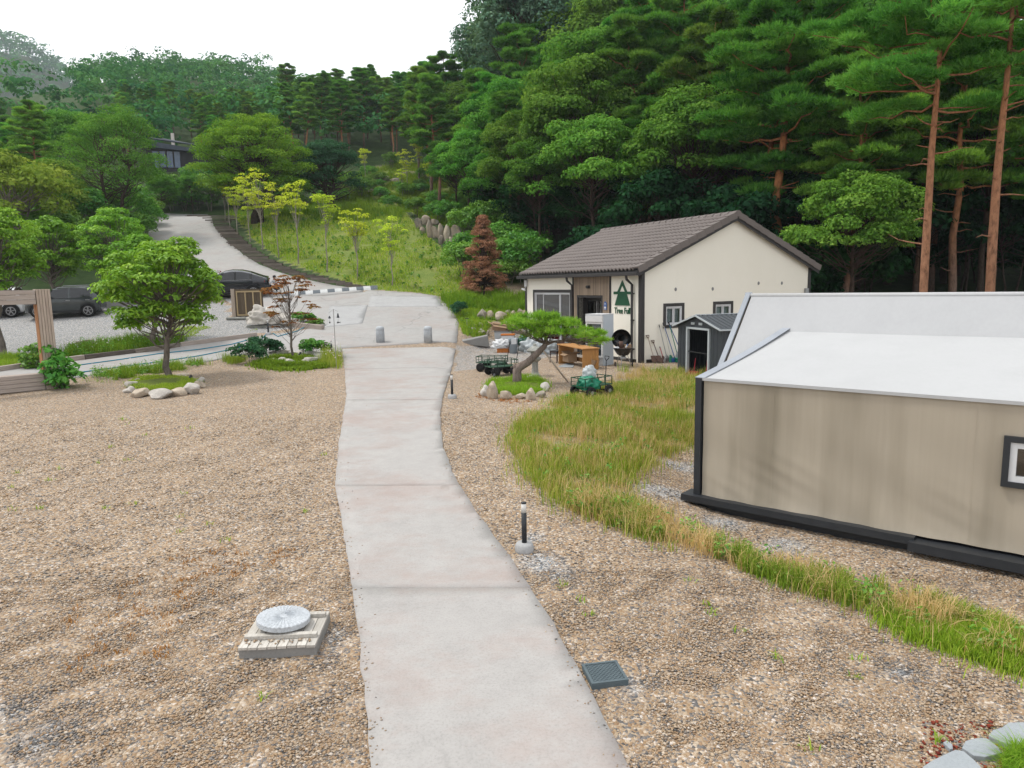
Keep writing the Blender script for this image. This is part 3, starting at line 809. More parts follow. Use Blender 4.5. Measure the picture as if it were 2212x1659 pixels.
def scatter(seed, n, x0, x1, y0, y1, d, ok):
    r = np.random.RandomState(seed); out = []; cell = {}
    for _ in range(n):
        x, y = r.uniform(x0, x1), r.uniform(y0, y1)
        if not ok(x, y): continue
        i, j = int(x // d), int(y // d)
        if any((x - a) ** 2 + (y - b) ** 2 < d * d for p in (-1, 0, 1) for q in (-1, 0, 1) for a, b in cell.get((i + p, j + q), ())): continue
        cell.setdefault((i, j), []).append((x, y)); out.append((x, y))
    return out
hill = scatter(8, 12000, -235, 40, 108, 300, 4.6, lambda x, y: (-.80 if y < 130 else -.565) * y - 1 < x < -.06 * y + 6)
far_wood('hillside_wood', 'dense green pine wood covering the round hill on the skyline', hill, 3.1, 140, .80, 9, 'hill_leaves')
farh = scatter(12, 16000, -700, -280, 480, 800, 8, lambda x, y: -.82 * y < x < -.48 * y)
far_wood('distant_wood', 'hazy blue wooded mountain at the far left horizon', farh, 7.0, 70, 2.8, 13, 'hill_leaves')
# shrubs on the bank left of the drive and around the lawn
bank = np.random.RandomState(15)
for i, (u, v, s) in enumerate([(120, 520, 1.3), (150, 500, 1.5), (185, 515, 1.5), (215, 500, 1.6), (250, 515, 1.5), (285, 505, 1.5), (300, 525, 1.2), (312, 490, 1.3), (270, 480, 1.5), (235, 545, 1.1), (190, 545, 1.2), (130, 550, 1.2), (290, 548, .9), (305, 470, 1.4), (165, 470, 1.6), (100, 490, 1.6), (60, 520, 1.4)]):
    stand('bush%d' % (i % 3), 'bank_shrub', 'green shrub on the bank left of the concrete drive', 'shrub', u, v, s, i * 1.3, None, 'shrubs on the bank')
for i, (u, v, s) in enumerate([(345, 458, 1.3), (370, 456, 1.6), (400, 456, 1.5), (425, 454, 1.4), (455, 456, 1.6), (490, 452, 1.5), (520, 450, 1.6), (560, 446, 1.4), (590, 448, 1.3), (630, 446, 1.2), (660, 440, 1.4), (690, 436, 1.4), (720, 440, 1.3), (750, 436, 1.4), (780, 430, 1.2), (385, 440, 1.8), (440, 440, 1.8)]):
    stand('bush%d' % ((i + 1) % 3), 'verge_shrub', 'green shrub behind the top edge of the drive and lawn', 'shrub', u, v, s, i * 1.7, None, 'shrubs along the top of the lawn')
hs = np.random.RandomState(16)
for i in range(34):
    u = hs.uniform(770, 1010); v = hs.uniform(360, 500)
    if v > 360 + (u - 770) * .75 + 70: continue
    stand('bush%d' % (i % 3), 'hillside_shrub', 'small green shrub on the terraced slope above the stone wall', 'shrub', u, v, hs.uniform(.5, 1.0), i, None, 'shrubs on the terraced slope')
# young yellow-green trees along the drive
for i, (u, v, s, k) in enumerate([(487, 478, .82, 0), (497, 492, .85, 3), (513, 508, .85, 2), (540, 523, .95, 4), (567, 540, 1.0, 1), (602, 556, .9, 3), (645, 570, 1.0, 3), (708, 588, .93, 0), (773, 604, .92, 2), (848, 620, .80, 4)]):
    stand('young%d' % k, 'young_tree', 'slender young yellow-green tree beside the timber steps, %s up from the plaza' % ORD[9 - i], 'tree', u, v, s, i * 1.9, None, 'young trees beside the timber steps')
for i, (u, v, s, k) in enumerate([(905, 395, .9, 0), (880, 410, .8, 1), (870, 425, .7, 2), (790, 400, .8, 0), (930, 420, .7, 1)]):
    stand('young%d' % k, 'young_tree', 'slender young tree on the slope above the boulder wall, %s from the left' % ORD[[3, 2, 1, 0, 4][i]], 'tree', u, v, s, i * 1.1, None, 'young trees on the upper slope')

# ================================================================== the house
def stucco():
    t = NT('stucco', .9, .15); co = t.coord('Object')
    a = t.noise(co, .45, 5, .6); b = t.noise(co, 60, 3, .7)
    mp = t.coord('Object', (1.2, 1.2, .12)); s = t.noise(mp, 1.6, 5, .65)
    c = t.ramp(a, [(.3, (.76, .725, .635)), (.7, (.80, .765, .68))])
    c = t.mix(t.ramp(s, [(.62, 0), (.85, .14)]), c, (.46, .44, .38))
    t.color(c); t.bump(b, .25, .004)
stucco()
simple('dark_trim', (.048, .044, .044), (.038, .035, .036), 3, .55, .35)
simple('roof_tile', (.195, .165, .152), (.15, .127, .118), 2.5, .6, .35, rnd=.06, bump=.15, bscale=30)
simple('white_pvc', (.72, .73, .75), (.66, .67, .69), 3, .45, .4)
simple('weathered_slat', (.46, .36, .27), (.23, .18, .14), 3.0, .85, .15, stretch=(6, 6, .6), rnd=.22)
simple('sign_green', (.018, .105, .050), (.014, .085, .040), 3, .5, .3)
simple('blue_plaque', (.05, .13, .38), (.04, .11, .33), 3, .4, .4)
simple('white_paint', (.75, .75, .75), (.68, .68, .68), 3, .5, .3)
simple('interior_dark', (.03, .032, .035), (.02, .022, .025), 2, .8, .1)
simple('curtain', (.62, .64, .68), (.46, .48, .52), 5, .9, .1, stretch=(9, 9, .3))
simple('grey_metal', (.40, .41, .42), (.33, .34, .35), 5, .4, .5, .5)
simple('dull_grey', (.30, .30, .30), (.24, .24, .24), 6, .8, .2)
def glass_mat(name, tint, alpha=.35):
    t = NT(name, .04, .9); t.n.remove(t.b)
    tr = t.node('ShaderNodeBsdfTransparent'); tr.inputs[0].default_value = (*tint, 1)
    gl = t.node('ShaderNodeBsdfGlossy'); gl.inputs['Roughness'].default_value = .03
    fr = t.node('ShaderNodeFresnel'); fr.inputs[0].default_value = 1.35
    f2 = t.math('ADD', t.math('MULTIPLY', fr.outputs[0], 1.0), alpha * .3, True)
    ms = t.node('ShaderNodeMixShader'); t.l.new(f2, ms.inputs[0]); t.l.new(tr.outputs[0], ms.inputs[1]); t.l.new(gl.outputs[0], ms.inputs[2])
    t.l.new(ms.outputs[0], t.out.inputs[0])
glass_mat('window_glass', (.86, .89, .91), .2)
glass_mat('dark_glass', (.16, .21, .27), .5)
simple('green_reflection', (.10, .16, .12), (.05, .09, .06), 2, .5, .4, stretch=(3, 3, .2))  # green that imitates the reflection in the front window's middle pane

GZ0 = .55
house = thing('house', 'cream single-storey house with brown tiled gable roof and dark trim', 'house', (HC[0], HC[1], GZ0), math.atan2(E2[1], E2[0]))
LW, LG, EH, RH = 8.8, 9.05, 3.5, 1.97
def wall_rects(mb, plane, lo, hi, z0, z1, holes, th=.2):
    """wall in plane x=0 ('x') or y=0 ('y') from lo..hi with rectangular holes (a,b,za,zb)"""
    cuts = sorted({lo, hi, *[h[0] for h in holes], *[h[1] for h in holes]})
    for a, b in zip(cuts[:-1], cuts[1:]):
        hs_ = sorted([h for h in holes if h[0] <= a + 1e-6 and h[1] >= b - 1e-6], key=lambda h: h[2])
        z = z0
        for h in hs_:
            if h[2] > z + 1e-4: seg(mb, plane, a, b, z, h[2], th)
            z = h[3]
        if z < z1 - 1e-4: seg(mb, plane, a, b, z, z1, th)
def seg(mb, plane, a, b, z0, z1, th):
    if plane == 'x': mb.b2((0, a, z0), (th, b, z1))
    else: mb.b2((a, 0, z0), (b, th, z1))
FW = (4.87, 7.93, .45, 2.62)         # big sliding window opening on the front
DR = (2.50, 4.18, -.4, 2.42)         # door opening
GW = [(1.15, 1.93, 1.38, 2.08), (3.66, 4.48, 1.38, 2.08)]
mb = MB(); wall_rects(mb, 'x', .2, LW, -.5, EH, [FW, DR]); mb.build('front_wall', 'stucco', house)
mb = MB(); wall_rects(mb, 'y', 0, LG, -.5, EH, GW)
mb.prism([(0, 0, EH), (LG, 0, EH), (LG / 2, 0, EH + RH)], (0, .2, 0)); mb.build('gable_wall', 'stucco', house)
mb = MB(); mb.b2((.2, LW - .2, -.5), (LG, LW, EH)); mb.b2((LG - .2, .2, -.5), (LG, LW - .2, EH)); mb.prism([(0, LW - .2, EH), (LG, LW - .2, EH), (LG / 2, LW - .2, EH + RH)], (0, .2, 0)); mb.build('rear_wall', 'stucco', house)
mb = MB(); mb.b2((.25, .25, .0), (LG - .25, LW - .25, .02)); mb.b2((2.2, .25, .02), (2.25, LW - .25, 3.2)); mb.build('interior_partition', 'interior_dark', house)
# dark trims
mb = MB()
mb.b2((-.03, -.03, -.4), (.12, .16, EH - .02)); mb.build('corner_trim', 'dark_trim', house)
mb = MB(); mb.b2((LG - .13, -.03, -.4), (LG + .03, .2, EH - .02)); mb.build('corner_trim', 'dark_trim', house)
mb = MB(); mb.b2((-.03, LW - .12, -.4), (.15, LW + .03, EH - .02)); mb.build('corner_trim', 'dark_trim', house)
for (a, b) in ((1.9, 1.98), (4.53, 4.66)):
    mb = MB(); mb.b2((-.035, a, -.4), (.02, b, EH - .1)); mb.build('panel_trim', 'dark_trim', house)
mb = MB(); mb.b2((-.025, .3, -.4), (.0, 1.9, .12)); mb.b2((.24, -.024, -.4), (LG - .14, 0, .12)); mb.build('plinth', 'dark_trim', house)
# roof
PA = math.atan2(RH, LG / 2); OVX, OVY0, OVY1 = .32, .22, .12
mb = MB()
for sgn in (0, 1):
    xa, xb = (-OVX + .02, LG / 2) if sgn == 0 else (LG + OVX - .02, LG / 2)
    za = EH - (OVX - .02) * math.tan(PA)
    mb.prism([(xa, -OVY0 + .03, za), (xb, -OVY0 + .03, EH + RH), (xb, -OVY0 + .03, EH + RH + .1), (xa, -OVY0 + .03, za + .1)], (0, LW + OVY0 + OVY1 - .06, 0))
roof = mb.build('roof', 'dark_trim', house)
TW, TL, TE = .236, .47, .42
tm = MB(); nseg = 6; top, lip = [], []
for k in range(nseg + 1):
    yy = -TW / 2 + TW * k / nseg; hh = .042 * (1 - math.cos(2 * PI * k / nseg))
    top += [(0, yy, hh + .034), (TL, yy, hh)]; lip.append((0, yy, hh - .012))
tm.smooth = True
tm.add(top, [(2 * k, 2 * k + 1, 2 * k + 3, 2 * k + 2) for k in range(nseg)])
tm.smooth = False
o = len(tm.v); tm.v += lip
for k in range(nseg): tm.f.append([o + k, 2 * k, 2 * k + 2, o + k + 1]); tm.mi.append(0); tm.sm.append(False)
tile_me = bpy.data.meshes.new('tile'); tile_me.from_pydata(tm.v, [], tm.f); tile_me.materials.append(M('roof_tile')); tile_me.polygons.foreach_set('use_smooth', tm.sm); fix_normals(tile_me)
SL = (LG / 2 + OVX) / math.cos(PA); nrow = int(SL / TE) + 1; ncol = int((LW + OVY0 + OVY1 - .24) / TW)
TE = (SL - .10) / nrow
z_e = EH - OVX * math.tan(PA) + .115
rest = MB(); cells = []
for i in range(nrow):
    for j in range(ncol):
        yy = -OVY0 + .24 + TW * (j + .5); s = -.05 + i * TE
        cells.append((yy + i * .3, i, j, (-OVX + s * math.cos(PA), yy, z_e + s * math.sin(PA))))
cells.sort()
for n_, (_, i, j, loc) in enumerate(cells):
    if n_ < 296:
        o = link('tile', tile_me, roof); o.location = loc; o.rotation_euler = (0, -PA, 0)
    else:
        Mx = Matrix.Rotation(-PA, 3, 'Y'); rest.smooth = True
        rest.add([tuple(Mx @ Vector(p) + Vector(loc)) for p in tm.v], tm.f)
stuff(rest.build('far_tiles', 'roof_tile', roof))
rest = MB()
for i in range(nrow):
    s = -.05 + i * TE; Mx = Matrix.Rotation(PA, 3, 'Y'); Mz = Matrix.Rotation(PI, 3, 'Z')
    L_ = LW + OVY0 + OVY1 - .24
    loc = Vector((LG + OVX - s * math.cos(PA), -OVY0 + .24 + L_ / 2, z_e + s * math.sin(PA)))
    rest.add([tuple(Mx @ Vector(p) + loc) for p in [(0, -L_ / 2, .04), (-TL, -L_ / 2, .015), (-TL, L_ / 2, .015), (0, L_ / 2, .04), (0, -L_ / 2, -.01), (0, L_ / 2, -.01)]], [(0, 1, 2, 3), (0, 3, 5, 4)])
stuff(rest.build('rear_tiles', 'roof_tile', roof))
# barge tiles on the near gable, ridge caps
def barge_mesh():
    b = MB(); b.add([(0, -.0, -.10), (0, 0, .10), (0, .27, .10), (TL, 0, -.125), (TL, 0, .075), (TL, .27, .075), (0, -.035, -.10), (0, -.035, .11), (TL, -.03, -.125), (TL, -.03, .085), (0, .27, .05), (TL, .27, .03)],
          [(6, 7, 9, 8), (7, 2, 5, 9), (6, 0, 1, 7), (2, 10, 11, 5), (7, 1, 2, 2)][:4])
    b.add([(0, -.035, -.10), (0, -.035, .11), (0, .27, .10), (0, .27, .05), (0, 0, .05), (0, 0, -.10)], [(0, 1, 2, 3, 4, 5)])
    me = bpy.data.meshes.new('barge_tile'); me.from_pydata(b.v, [], b.f); me.materials.append(M('roof_tile')); fix_normals(me); return me
bg = barge_mesh()
nb_ = 12; bl = (SL - .05) / nb_
for i in range(nb_):
    s = i * bl - .04
    o = link('barge_tile', bg, roof); o.location = (-OVX + s * math.cos(PA), -OVY0, z_e + s * math.sin(PA) + .01); o.rotation_euler = (0, -PA, 0); o.scale = ((bl + .0) / TL, 1.1, 1.15)
    o = link('barge_tile', bg, roof); o.location = (LG + OVX - s * math.cos(PA), -OVY0, z_e + s * math.sin(PA) + .01); o.rotation_euler = (0, -(PI - PA), 0); o.scale = ((bl + .0) / TL, 1.1, -1.15)
rm = MB(); prof = []
for e, (yy, rr) in enumerate(((0, .19), (.44, .155))):
    for k in range(9):
        q = PI * (k / 8) * 1.3 - .15 * PI; prof.append((rr * math.cos(q), yy, rr * math.sin(q) * .9))
rm.smooth = True; rm.add(prof, [(k, k + 1, 9 + k + 1, 9 + k) for k in range(8)]); rm.smooth = False
rm.add(prof[:9], [tuple(range(9))])
rme = bpy.data.meshes.new('ridge_tile'); rme.from_pydata(rm.v, [], rm.f); rme.materials.append(M('roof_tile')); rme.polygons.foreach_set('use_smooth', rm.sm)
for i in range(22):
    o = link('ridge_tile', rme, roof); o.location = (LG / 2, -OVY0 - .04 + i * .415, z_e + SL * math.sin(PA) - .02)
# fascia, gutter, downpipes
mb = MB()
for sg in (0, 1):
    f = (lambda x: x) if sg == 0 else (lambda x: LG - x)
    za = EH - OVX * math.tan(PA)
    mb.prism([(f(-OVX), -OVY0 + .01, za - .13), (f(LG / 2), -OVY0 + .01, EH + RH - .13), (f(LG / 2), -OVY0 + .01, EH + RH + .09), (f(-OVX), -OVY0 + .01, za + .09)], (0, .03, 0))
mb.build('fascia', 'dark_trim', house)
mb = MB(); gzt = EH - OVX * math.tan(PA) + .05
mb.b2((-OVX - .12, -OVY0, gzt - .15), (-OVX + .0, LW + OVY1, gzt - .02)); mb.b2((-OVX, -OVY0 + .05, gzt - .13), (.0, LW + OVY1 - .02, gzt - .10)); mb.build('gutter', 'dark_trim', house, bevel=.012)
for yy in (.47, 4.60):
    mb = MB(); mb.tube([(-OVX - .05, yy, gzt - .12), (-OVX - .02, yy, gzt - .28), (-.09, yy, gzt - .48), (-.09, yy, -.3)], .05, 10)
    for zz in (.5, 1.6, 2.6): mb.box((-.06, yy, zz), (.1, .13, .04))
    mb.build('downpipe', 'dark_trim', house, smooth=False)
# slatted timber panel round the door
nsl = 34
for k in range(nsl):
    yy = 1.99 + (4.52 - 1.99) * (k + .5) / nsl
    z0 = DR[3] + .1 if DR[0] - .10 < yy < DR[1] + .10 else -.3
    if k == 0 or z0 != lastz:
        mb = MB(); mb.b2((-.05, -.027, z0), (-.01, .027, EH - .06)); sm_ = None
        me_ = bpy.data.meshes.new('slat'); me_.from_pydata(mb.v, [], mb.f); me_.materials.append(M('weathered_slat'))
    lastz = z0
    o = link('slat', me_, house); o.location = (0, yy, 0)
mb = MB(); mb.b2((-.008, 1.98, -.3), (-.002, DR[0] - .09, EH - .05)); mb.b2((-.008, DR[1] + .09, -.3), (-.002, 4.53, EH - .05)); mb.b2((-.008, DR[0] - .09, DR[3] + .09), (-.002, DR[1] + .09, EH - .05)); mb.build('slat_backing', 'interior_dark', house)
# door: recessed dark frame with two glazed leaves
door = MB(); a, b, z0, z1 = DR
for lo, hi in (((-.06, a - .09, -.3), (.5, a, z1 + .09)), ((-.06, b, -.3), (.5, b + .09, z1 + .09)), ((-.06, a, z1), (.5, b, z1 + .09))): door.b2(lo, hi)
door = door.build('door', 'dark_trim', house)
for k in range(2):
    y0 = a + (b - a) * k / 2; y1 = a + (b - a) * (k + 1) / 2
    mb = MB()
    for lo, hi in (((.38, y0, -.25), (.43, y0 + .07, z1)), ((.38, y1 - .07, -.25), (.43, y1, z1)), ((.381, y0 + .07, z1 - .16), (.429, y1 - .07, z1)), ((.381, y0 + .07, -.25), (.429, y1 - .07, .0))): mb.b2(lo, hi)
    mb.build('leaf_frame', 'dark_trim', door)
    mb = MB(); mb.b2((.40, y0 + .07, .0), (.41, y1 - .07, z1 - .16)); mb.build('pane', 'dark_glass', door)
def window(plane, a, b, z0, z1, name='window', trim=.12, npane=2, mid=None, glass='window_glass', curtain=True):
    def B(mb, p0, p1, q0, q1, n0, n1):
        if plane == 'y': mb.b2((p0, n0, q0), (p1, n1, q1))
        else: mb.b2((n0, p0, q0), (n1, p1, q1))
    mb = MB()
    for p0, p1, q0, q1 in ((a - trim, b + trim, z1, z1 + trim), (a - trim, b + trim, z0 - trim, z0), (a - trim, a, z0, z1), (b, b + trim, z0, z1)): B(mb, p0, p1, q0, q1, -.03, .06)
    w = mb.build(name, 'dark_trim', house)
    mb = MB(); fw = .045
    for p0, p1, q0, q1 in ((a, b, z1 - fw, z1), (a, b, z0, z0 + fw), (a, a + fw, z0 + fw, z1 - fw), (b - fw, b, z0 + fw, z1 - fw)): B(mb, p0, p1, q0, q1, -.015, .10)
    mb.build('frame', 'white_pvc', w)
    cuts = mid or [a + fw + (b - a - 2 * fw) * k / npane for k in range(npane + 1)]
    for k in range(len(cuts) - 1):
        off = .02 if k % 2 else .05
        c0, c1 = cuts[k], cuts[k + 1]; sw = .04
        mb = MB()
        for p0, p1, q0, q1 in ((c0, c1, z1 - fw - sw, z1 - fw), (c0, c1, z0 + fw, z0 + fw + sw), (c0, c0 + sw, z0 + fw + sw, z1 - fw - sw), (c1 - sw, c1, z0 + fw + sw, z1 - fw - sw)): B(mb, p0, p1, q0, q1, off - .02, off + .02)
        mb.build('sash', 'white_pvc', w)
        mb = MB(); B(mb, c0 + sw, c1 - sw, z0 + fw + sw, z1 - fw - sw, off - .004, off + .004); mb.build('pane', glass, w)
    if curtain:
        mb = MB(); B(mb, a + .05, b - .05, z0 + .05, z1 - .05, .13, .14); mb.build('curtain', 'curtain', w)
    return w
for (a, b, z0, z1) in GW: window('y', a, b, z0, z1)
wf = window('x', FW[0], FW[1], FW[2], FW[3], trim=.13, mid=[FW[0] + .06, FW[0] + .86, FW[0] + 2.3, FW[1] - .06], glass='dark_glass', curtain=False)
mb = MB(); mb.b2((.6, FW[0] + .9, .3), (.62, FW[0] + 2.2, 2.6)); mb.build('blind_or_reflection', 'green_reflection', wf)  # added green panel behind the glass, painted in place of the pane's reflection
# logo and lettering
c_ = 1.165
mb = MB(); X0, X1 = -.03, .0
mb.prism([(X0, c_ + .55, 2.57), (X0, c_ - .55, 2.57), (X0, c_ - .55, 2.67), (X0, c_ + .55, 2.67)], (.03, 0, 0))
mb.prism([(X0 + .002, c_ + .48, 2.14), (X0 + .002, c_ - .48, 2.14), (X0 + .002, c_ - .28, 2.57), (X0 + .002, c_ + .28, 2.57)], (.026, 0, 0))
for sg in (1, -1):
    mb.prism([(X0 + .001 * sg, c_ + sg * .30, 2.67), (X0 + .001 * sg, c_ + sg * .17, 2.67), (X0 + .001 * sg, c_, 2.93), (X0 + .001 * sg, c_, 3.10)], (.026, 0, 0))
logo = mb.build('tree_logo', 'sign_green', house)
def text_mesh(name, body, size, mat, parent, loc, rot, ext=.01, align='CENTER', bold=0.0, width=None):
    cu = bpy.data.curves.new(name, 'FONT'); cu.body = body; cu.size = size; cu.extrude = ext; cu.align_x = align; cu.offset = bold; cu.resolution_u = 3
    tmp = bpy.data.objects.new(name, cu); COL.objects.link(tmp)
    dg = bpy.context.evaluated_depsgraph_get(); me = bpy.data.meshes.new_from_object(tmp.evaluated_get(dg))
    bpy.data.objects.remove(tmp); me.materials.clear(); me.materials.append(M(mat)); me.name = name
    if width:
        xs = [v.co.x for v in me.vertices]; k = width / (max(xs) - min(xs))
        for v in me.vertices: v.co.x *= k
    o = link(name, me, parent); o.location = loc; o.rotation_euler = rot; return o
text_mesh('lettering', 'Tree Full', .33, 'sign_green', house, (-.012, c_, 1.83), (PI / 2, 0, -PI / 2), .012, bold=.004, width=1.0)
# blue plaque with white lettering lines
mb = MB(); mb.prism([(-.075, 2.30, 1.95), (-.075, 2.12, 1.95), (-.075, 2.12, 2.22), (-.075, 2.21, 2.29), (-.075, 2.30, 2.22)], (.02, 0, 0)); pq = mb.build('plaque', 'blue_plaque', house)
mb = MB()
for zz, w_, h_ in ((2.20, .10, .02), (2.15, .13, .012), (2.04, .13, .07), (1.975, .15, .014)): mb.b2((-.079, 2.21 - w_ / 2, zz - h_ / 2), (-.076, 2.21 + w_ / 2, zz + h_ / 2))
mb.build('plaque_lettering', 'white_paint', pq)
mb = MB(); mb.b2((-.12, 3.30, 2.80), (-.05, 3.48, 2.92)); mb.b2((-.16, 3.32, 2.83), (-.12, 3.46, 2.90)); mb.build('door_lamp', 'dark_trim', house)
mb = MB(); mb.b2((-.12, LW - .25, 2.9), (-.03, LW - .08, 3.2)); mb.tube([(-.05, LW - .12, 2.85), (-.15, LW - .12, 2.82), (-.2, LW - .15, 2.78)], .02, 6); mb.tube([(-.2, LW - .28, 2.74), (-.2, LW - .02, 2.80)], .045, 8); mb.build('security_camera', 'white_paint', house)
for (s_, zz) in ((1.62, 2.72), (3.50, 2.70), (6.0, 2.88), (7.35, 2.86)):
    mb = MB(); mb.lathe([(.0, -.012), (.055, -.01), (.06, .0)], (0, 0, 0), 12, 'y'); o = mb.build('vent_cap', 'dull_grey', house); o.location = (s_, -.004, zz); o.scale = (1, 1, 1.2)
mb = MB(); mb.b2((LG - .33, -.10, 2.35), (LG - .15, 0, 2.62)); mb.build('meter_box', 'grey_metal', house, bevel=.01)

# ================================================================== the tent
def canvas(name, base, streak, k):
    t = NT(name, .75, .25); co = t.coord('Object')
    mp = t.coord('Object', (1.5, 1.5, .16)); s = t.noise(mp, 1.0, 4, .5); s2 = t.noise(t.coord('Object', (14, 14, .15)), 1.5, 3, .6)
    c = t.ramp(t.noise(co, .5, 4), [(.3, tuple(x * .96 for x in base)), (.7, base)])
    c = t.mix(t.ramp(s, [(.46, 0), (.68, k)]), c, streak)
    c = t.mix(1.0, c, t.ramp(s2, [(.3, .97), (.7, 1.02)]), 'MULTIPLY')
    t.color(c)
    w = t.noise(t.coord('Object', (1.2, 1.2, .9)), 1.1, 2, .4, .4)
    t.bump(w, .12, .05)
canvas('tan_canvas', (.36, .315, .25), (.235, .205, .155), .9)
canvas('pale_canvas', (.41, .415, .42), (.37, .375, .38), .5)
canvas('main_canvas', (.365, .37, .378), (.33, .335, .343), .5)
canvas('grey_piping', (.30, .325, .36), (.24, .26, .29), .6)
simple('black_steel', (.03, .034, .04), (.02, .023, .028), 5, .5, .4)
P1 = np.array([2.91, 10.85]); TD = np.array([.763, -.646]); TN = np.array([.646, .763])
tent = thing('glamping_tent', 'large glamping tent with tan canvas wall and pale grey roof', 'tent', (P1[0], P1[1], .02), math.atan2(TD[1], TD[0]))
# local: x along the wall to the right, y inward, z up; wall from z .22 to 2.08
WH, WB, TLn = 2.08, .24, 7.6
mb = MB(); n, mrows = 150, 44; vs = []
for j in range(mrows + 1):
    for i in range(n + 1):
        x = .06 + (TLn - .06) * i / n; z = WB + (WH - WB) * j / mrows; f = j / mrows
        yy = .0 + .018 * math.sin(x * 5.1 + .8) * (1 - f) * f * 2 + .012 * math.sin(x * 11 + z * 3) * (1 - f) ** 2 - .03 * math.exp(-f * 14) + .010 * math.sin(x * 3.3 + z * 7) * (1 - f) + .0045 * math.sin(26 * (z + .45 * x)) * (math.exp(-((x - 1.25) / .5) ** 2 - ((z - .75) / .3) ** 2) + .7 * math.exp(-((x - .5) / .5) ** 2 - ((z - .4) / .18) ** 2) + .6 * math.exp(-((x - 3.4) / .4) ** 2 - ((z - .6) / .35) ** 2))
        vs.append((x, yy, z))
ix = lambda i, j: j * (n + 1) + i
def hole(i, j):
    x = .06 + (TLn - .06) * (i + .5) / n; z = WB + (WH - WB) * (j + .5) / mrows
    return 3.98 < x < 4.76 and 1.10 < z < 1.62
mb.add(vs, [(ix(i, j), ix(i + 1, j), ix(i + 1, j + 1), ix(i, j + 1)) for j in range(mrows) for i in range(n) if not hole(i, j)])
fw_ = mb.build('canvas_wall', 'tan_canvas', tent, smooth=True)
mb = MB(); mb.b2((.0, .03, WB), (TLn, .05, 1.08)); mb.b2((.0, .03, 1.66), (TLn, .05, WH - .02)); mb.build('wall_lining', 'interior_dark', tent)
for x in (1.15, 3.62):
    mb = MB(); mb.tube([(x, -.02, WB + .05), (x, -.006, WH - .1)], .0013, 4); mb.build('seam', 'tan_canvas', tent)
# lower (annexe) roof
R1, Z1 = 3.95, 2.62
mb = MB(); vs = []; n2 = 14
for j in range(n2 + 1):
    for i in range(31):
        x = -.02 + (TLn + .02) * i / 30; f = j / n2
        vs.append((x, -.02 + (R1 + .02) * f, WH + (Z1 - WH) * f - .035 * math.sin(PI * f) + .012 * math.sin(x * 2.2) * math.sin(PI * f)))
mb.add(vs, [(j * 31 + i, j * 31 + i + 1, (j + 1) * 31 + i + 1, (j + 1) * 31 + i) for j in range(n2) for i in range(30)])
lr = mb.build('annexe_roof', 'pale_canvas', tent, smooth=True)
for x in (4.95,):
    mb = MB(); P_ = [(x, -.02 + (R1 - .35) * f, WH + (Z1 - WH) * f * (R1 - .35) / R1 - .035 * math.sin(PI * f) + .004) for f in np.linspace(0, 1, 9)]
    for p, q in zip(P_[:-1], P_[1:]): mb.bar(p, q, .02, .003)
    mb.build('roof_seam', 'pale_canvas', lr)
mb = MB(); mb.b2((-.03, -.03, WH - .03), (TLn, -.012, WH + .015)); mb.build('eave_hem', 'pale_canvas', tent)
mb = MB(); pts = [(-.05, -.03 + (R1 - .2) * f, WH + (Z1 - WH) * f - .035 * math.sin(PI * f) + .03) for f in np.linspace(0, 1, 9)]
for p, q in zip(pts[:-1], pts[1:]): mb.bar((p[0] + .05, p[1], p[2] - .018), (q[0] + .05, q[1], q[2] - .018), .15, .012)
mb.build('annexe_edge', 'grey_piping', tent)
mb = MB(); mb.b2((-.06, -.05, .04), (.04, .08, WH + .01)); mb.build('corner_post', 'black_steel', tent)
# left annexe side
mb = MB(); mb.add([(0, .1, WB), (0, R1, WB), (0, R1, Z1 - .05), (0, .1, WH - .05)], [(0, 1, 2, 3)]); mb.build('side_wall', 'tan_canvas', tent)
# base frame: steel channel and skids
mb = MB(); mb.b2((-.22, -.16, .14), (3.05, .2, .24)); mb.b2((3.0, -.24, .08), (TLn, .2, .20)); mb.build('base_beam', 'black_steel', tent)
mb = MB(); mb.b2((-.1, .0, -.15), (TLn, .1, .15)); mb.b2((-.1, .1, -.15), (.0, R1, .15)); mb.build('base_skirt', 'black_steel', tent)
# main tent: steep A-frame behind, longer to the left
XL, RD, RZ = -1.0, 4.30, 3.27
def slope_grid(y0, z0, y1, z1, nx_=24, ny_=8):
    vs = []
    for j in range(ny_ + 1):
        for i in range(nx_ + 1):
            x = XL + .08 + (TLn - XL - .08) * i / nx_; f = j / ny_
            s = .03 * math.sin(PI * f)
            vs.append((x, y0 + (y1 - y0) * f, z0 + (z1 - z0) * f - s))
    return vs, [(j * (nx_ + 1) + i, j * (nx_ + 1) + i + 1, (j + 1) * (nx_ + 1) + i + 1, (j + 1) * (nx_ + 1) + i) for j in range(ny_) for i in range(nx_)]
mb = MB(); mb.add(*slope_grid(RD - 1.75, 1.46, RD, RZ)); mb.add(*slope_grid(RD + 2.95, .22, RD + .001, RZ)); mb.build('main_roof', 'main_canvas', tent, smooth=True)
mb = MB(); mb.bar((XL, RD - 1.75, 1.46), (XL, RD, RZ + .02), .10, .04); mb.bar((XL, RD + 2.95, .22), (XL, RD, RZ + .02), .14, .06); mb.build('main_edge', 'grey_piping', tent)
mb = MB(); mb.add([(XL + .03, RD - 1.7, .1), (XL + .03, RD + 2.9, .1), (XL + .03, RD, RZ - .03), (XL + .03, RD - 1.7, 1.45)], [(0, 1, 2, 3)]); mb.build('end_wall', 'tan_canvas', tent)
mb = MB(); mb.tube([(XL, RD, RZ - .03), (TLn, RD, RZ - .03)], .05, 8); mb.build('ridge_pole', 'pale_canvas', tent, smooth=True)
mb = MB(); mb.b2((XL - .05, RD - 1.7, -.2), (TLn, RD + 2.9, .12)); mb.build('platform', 'black_steel', tent)
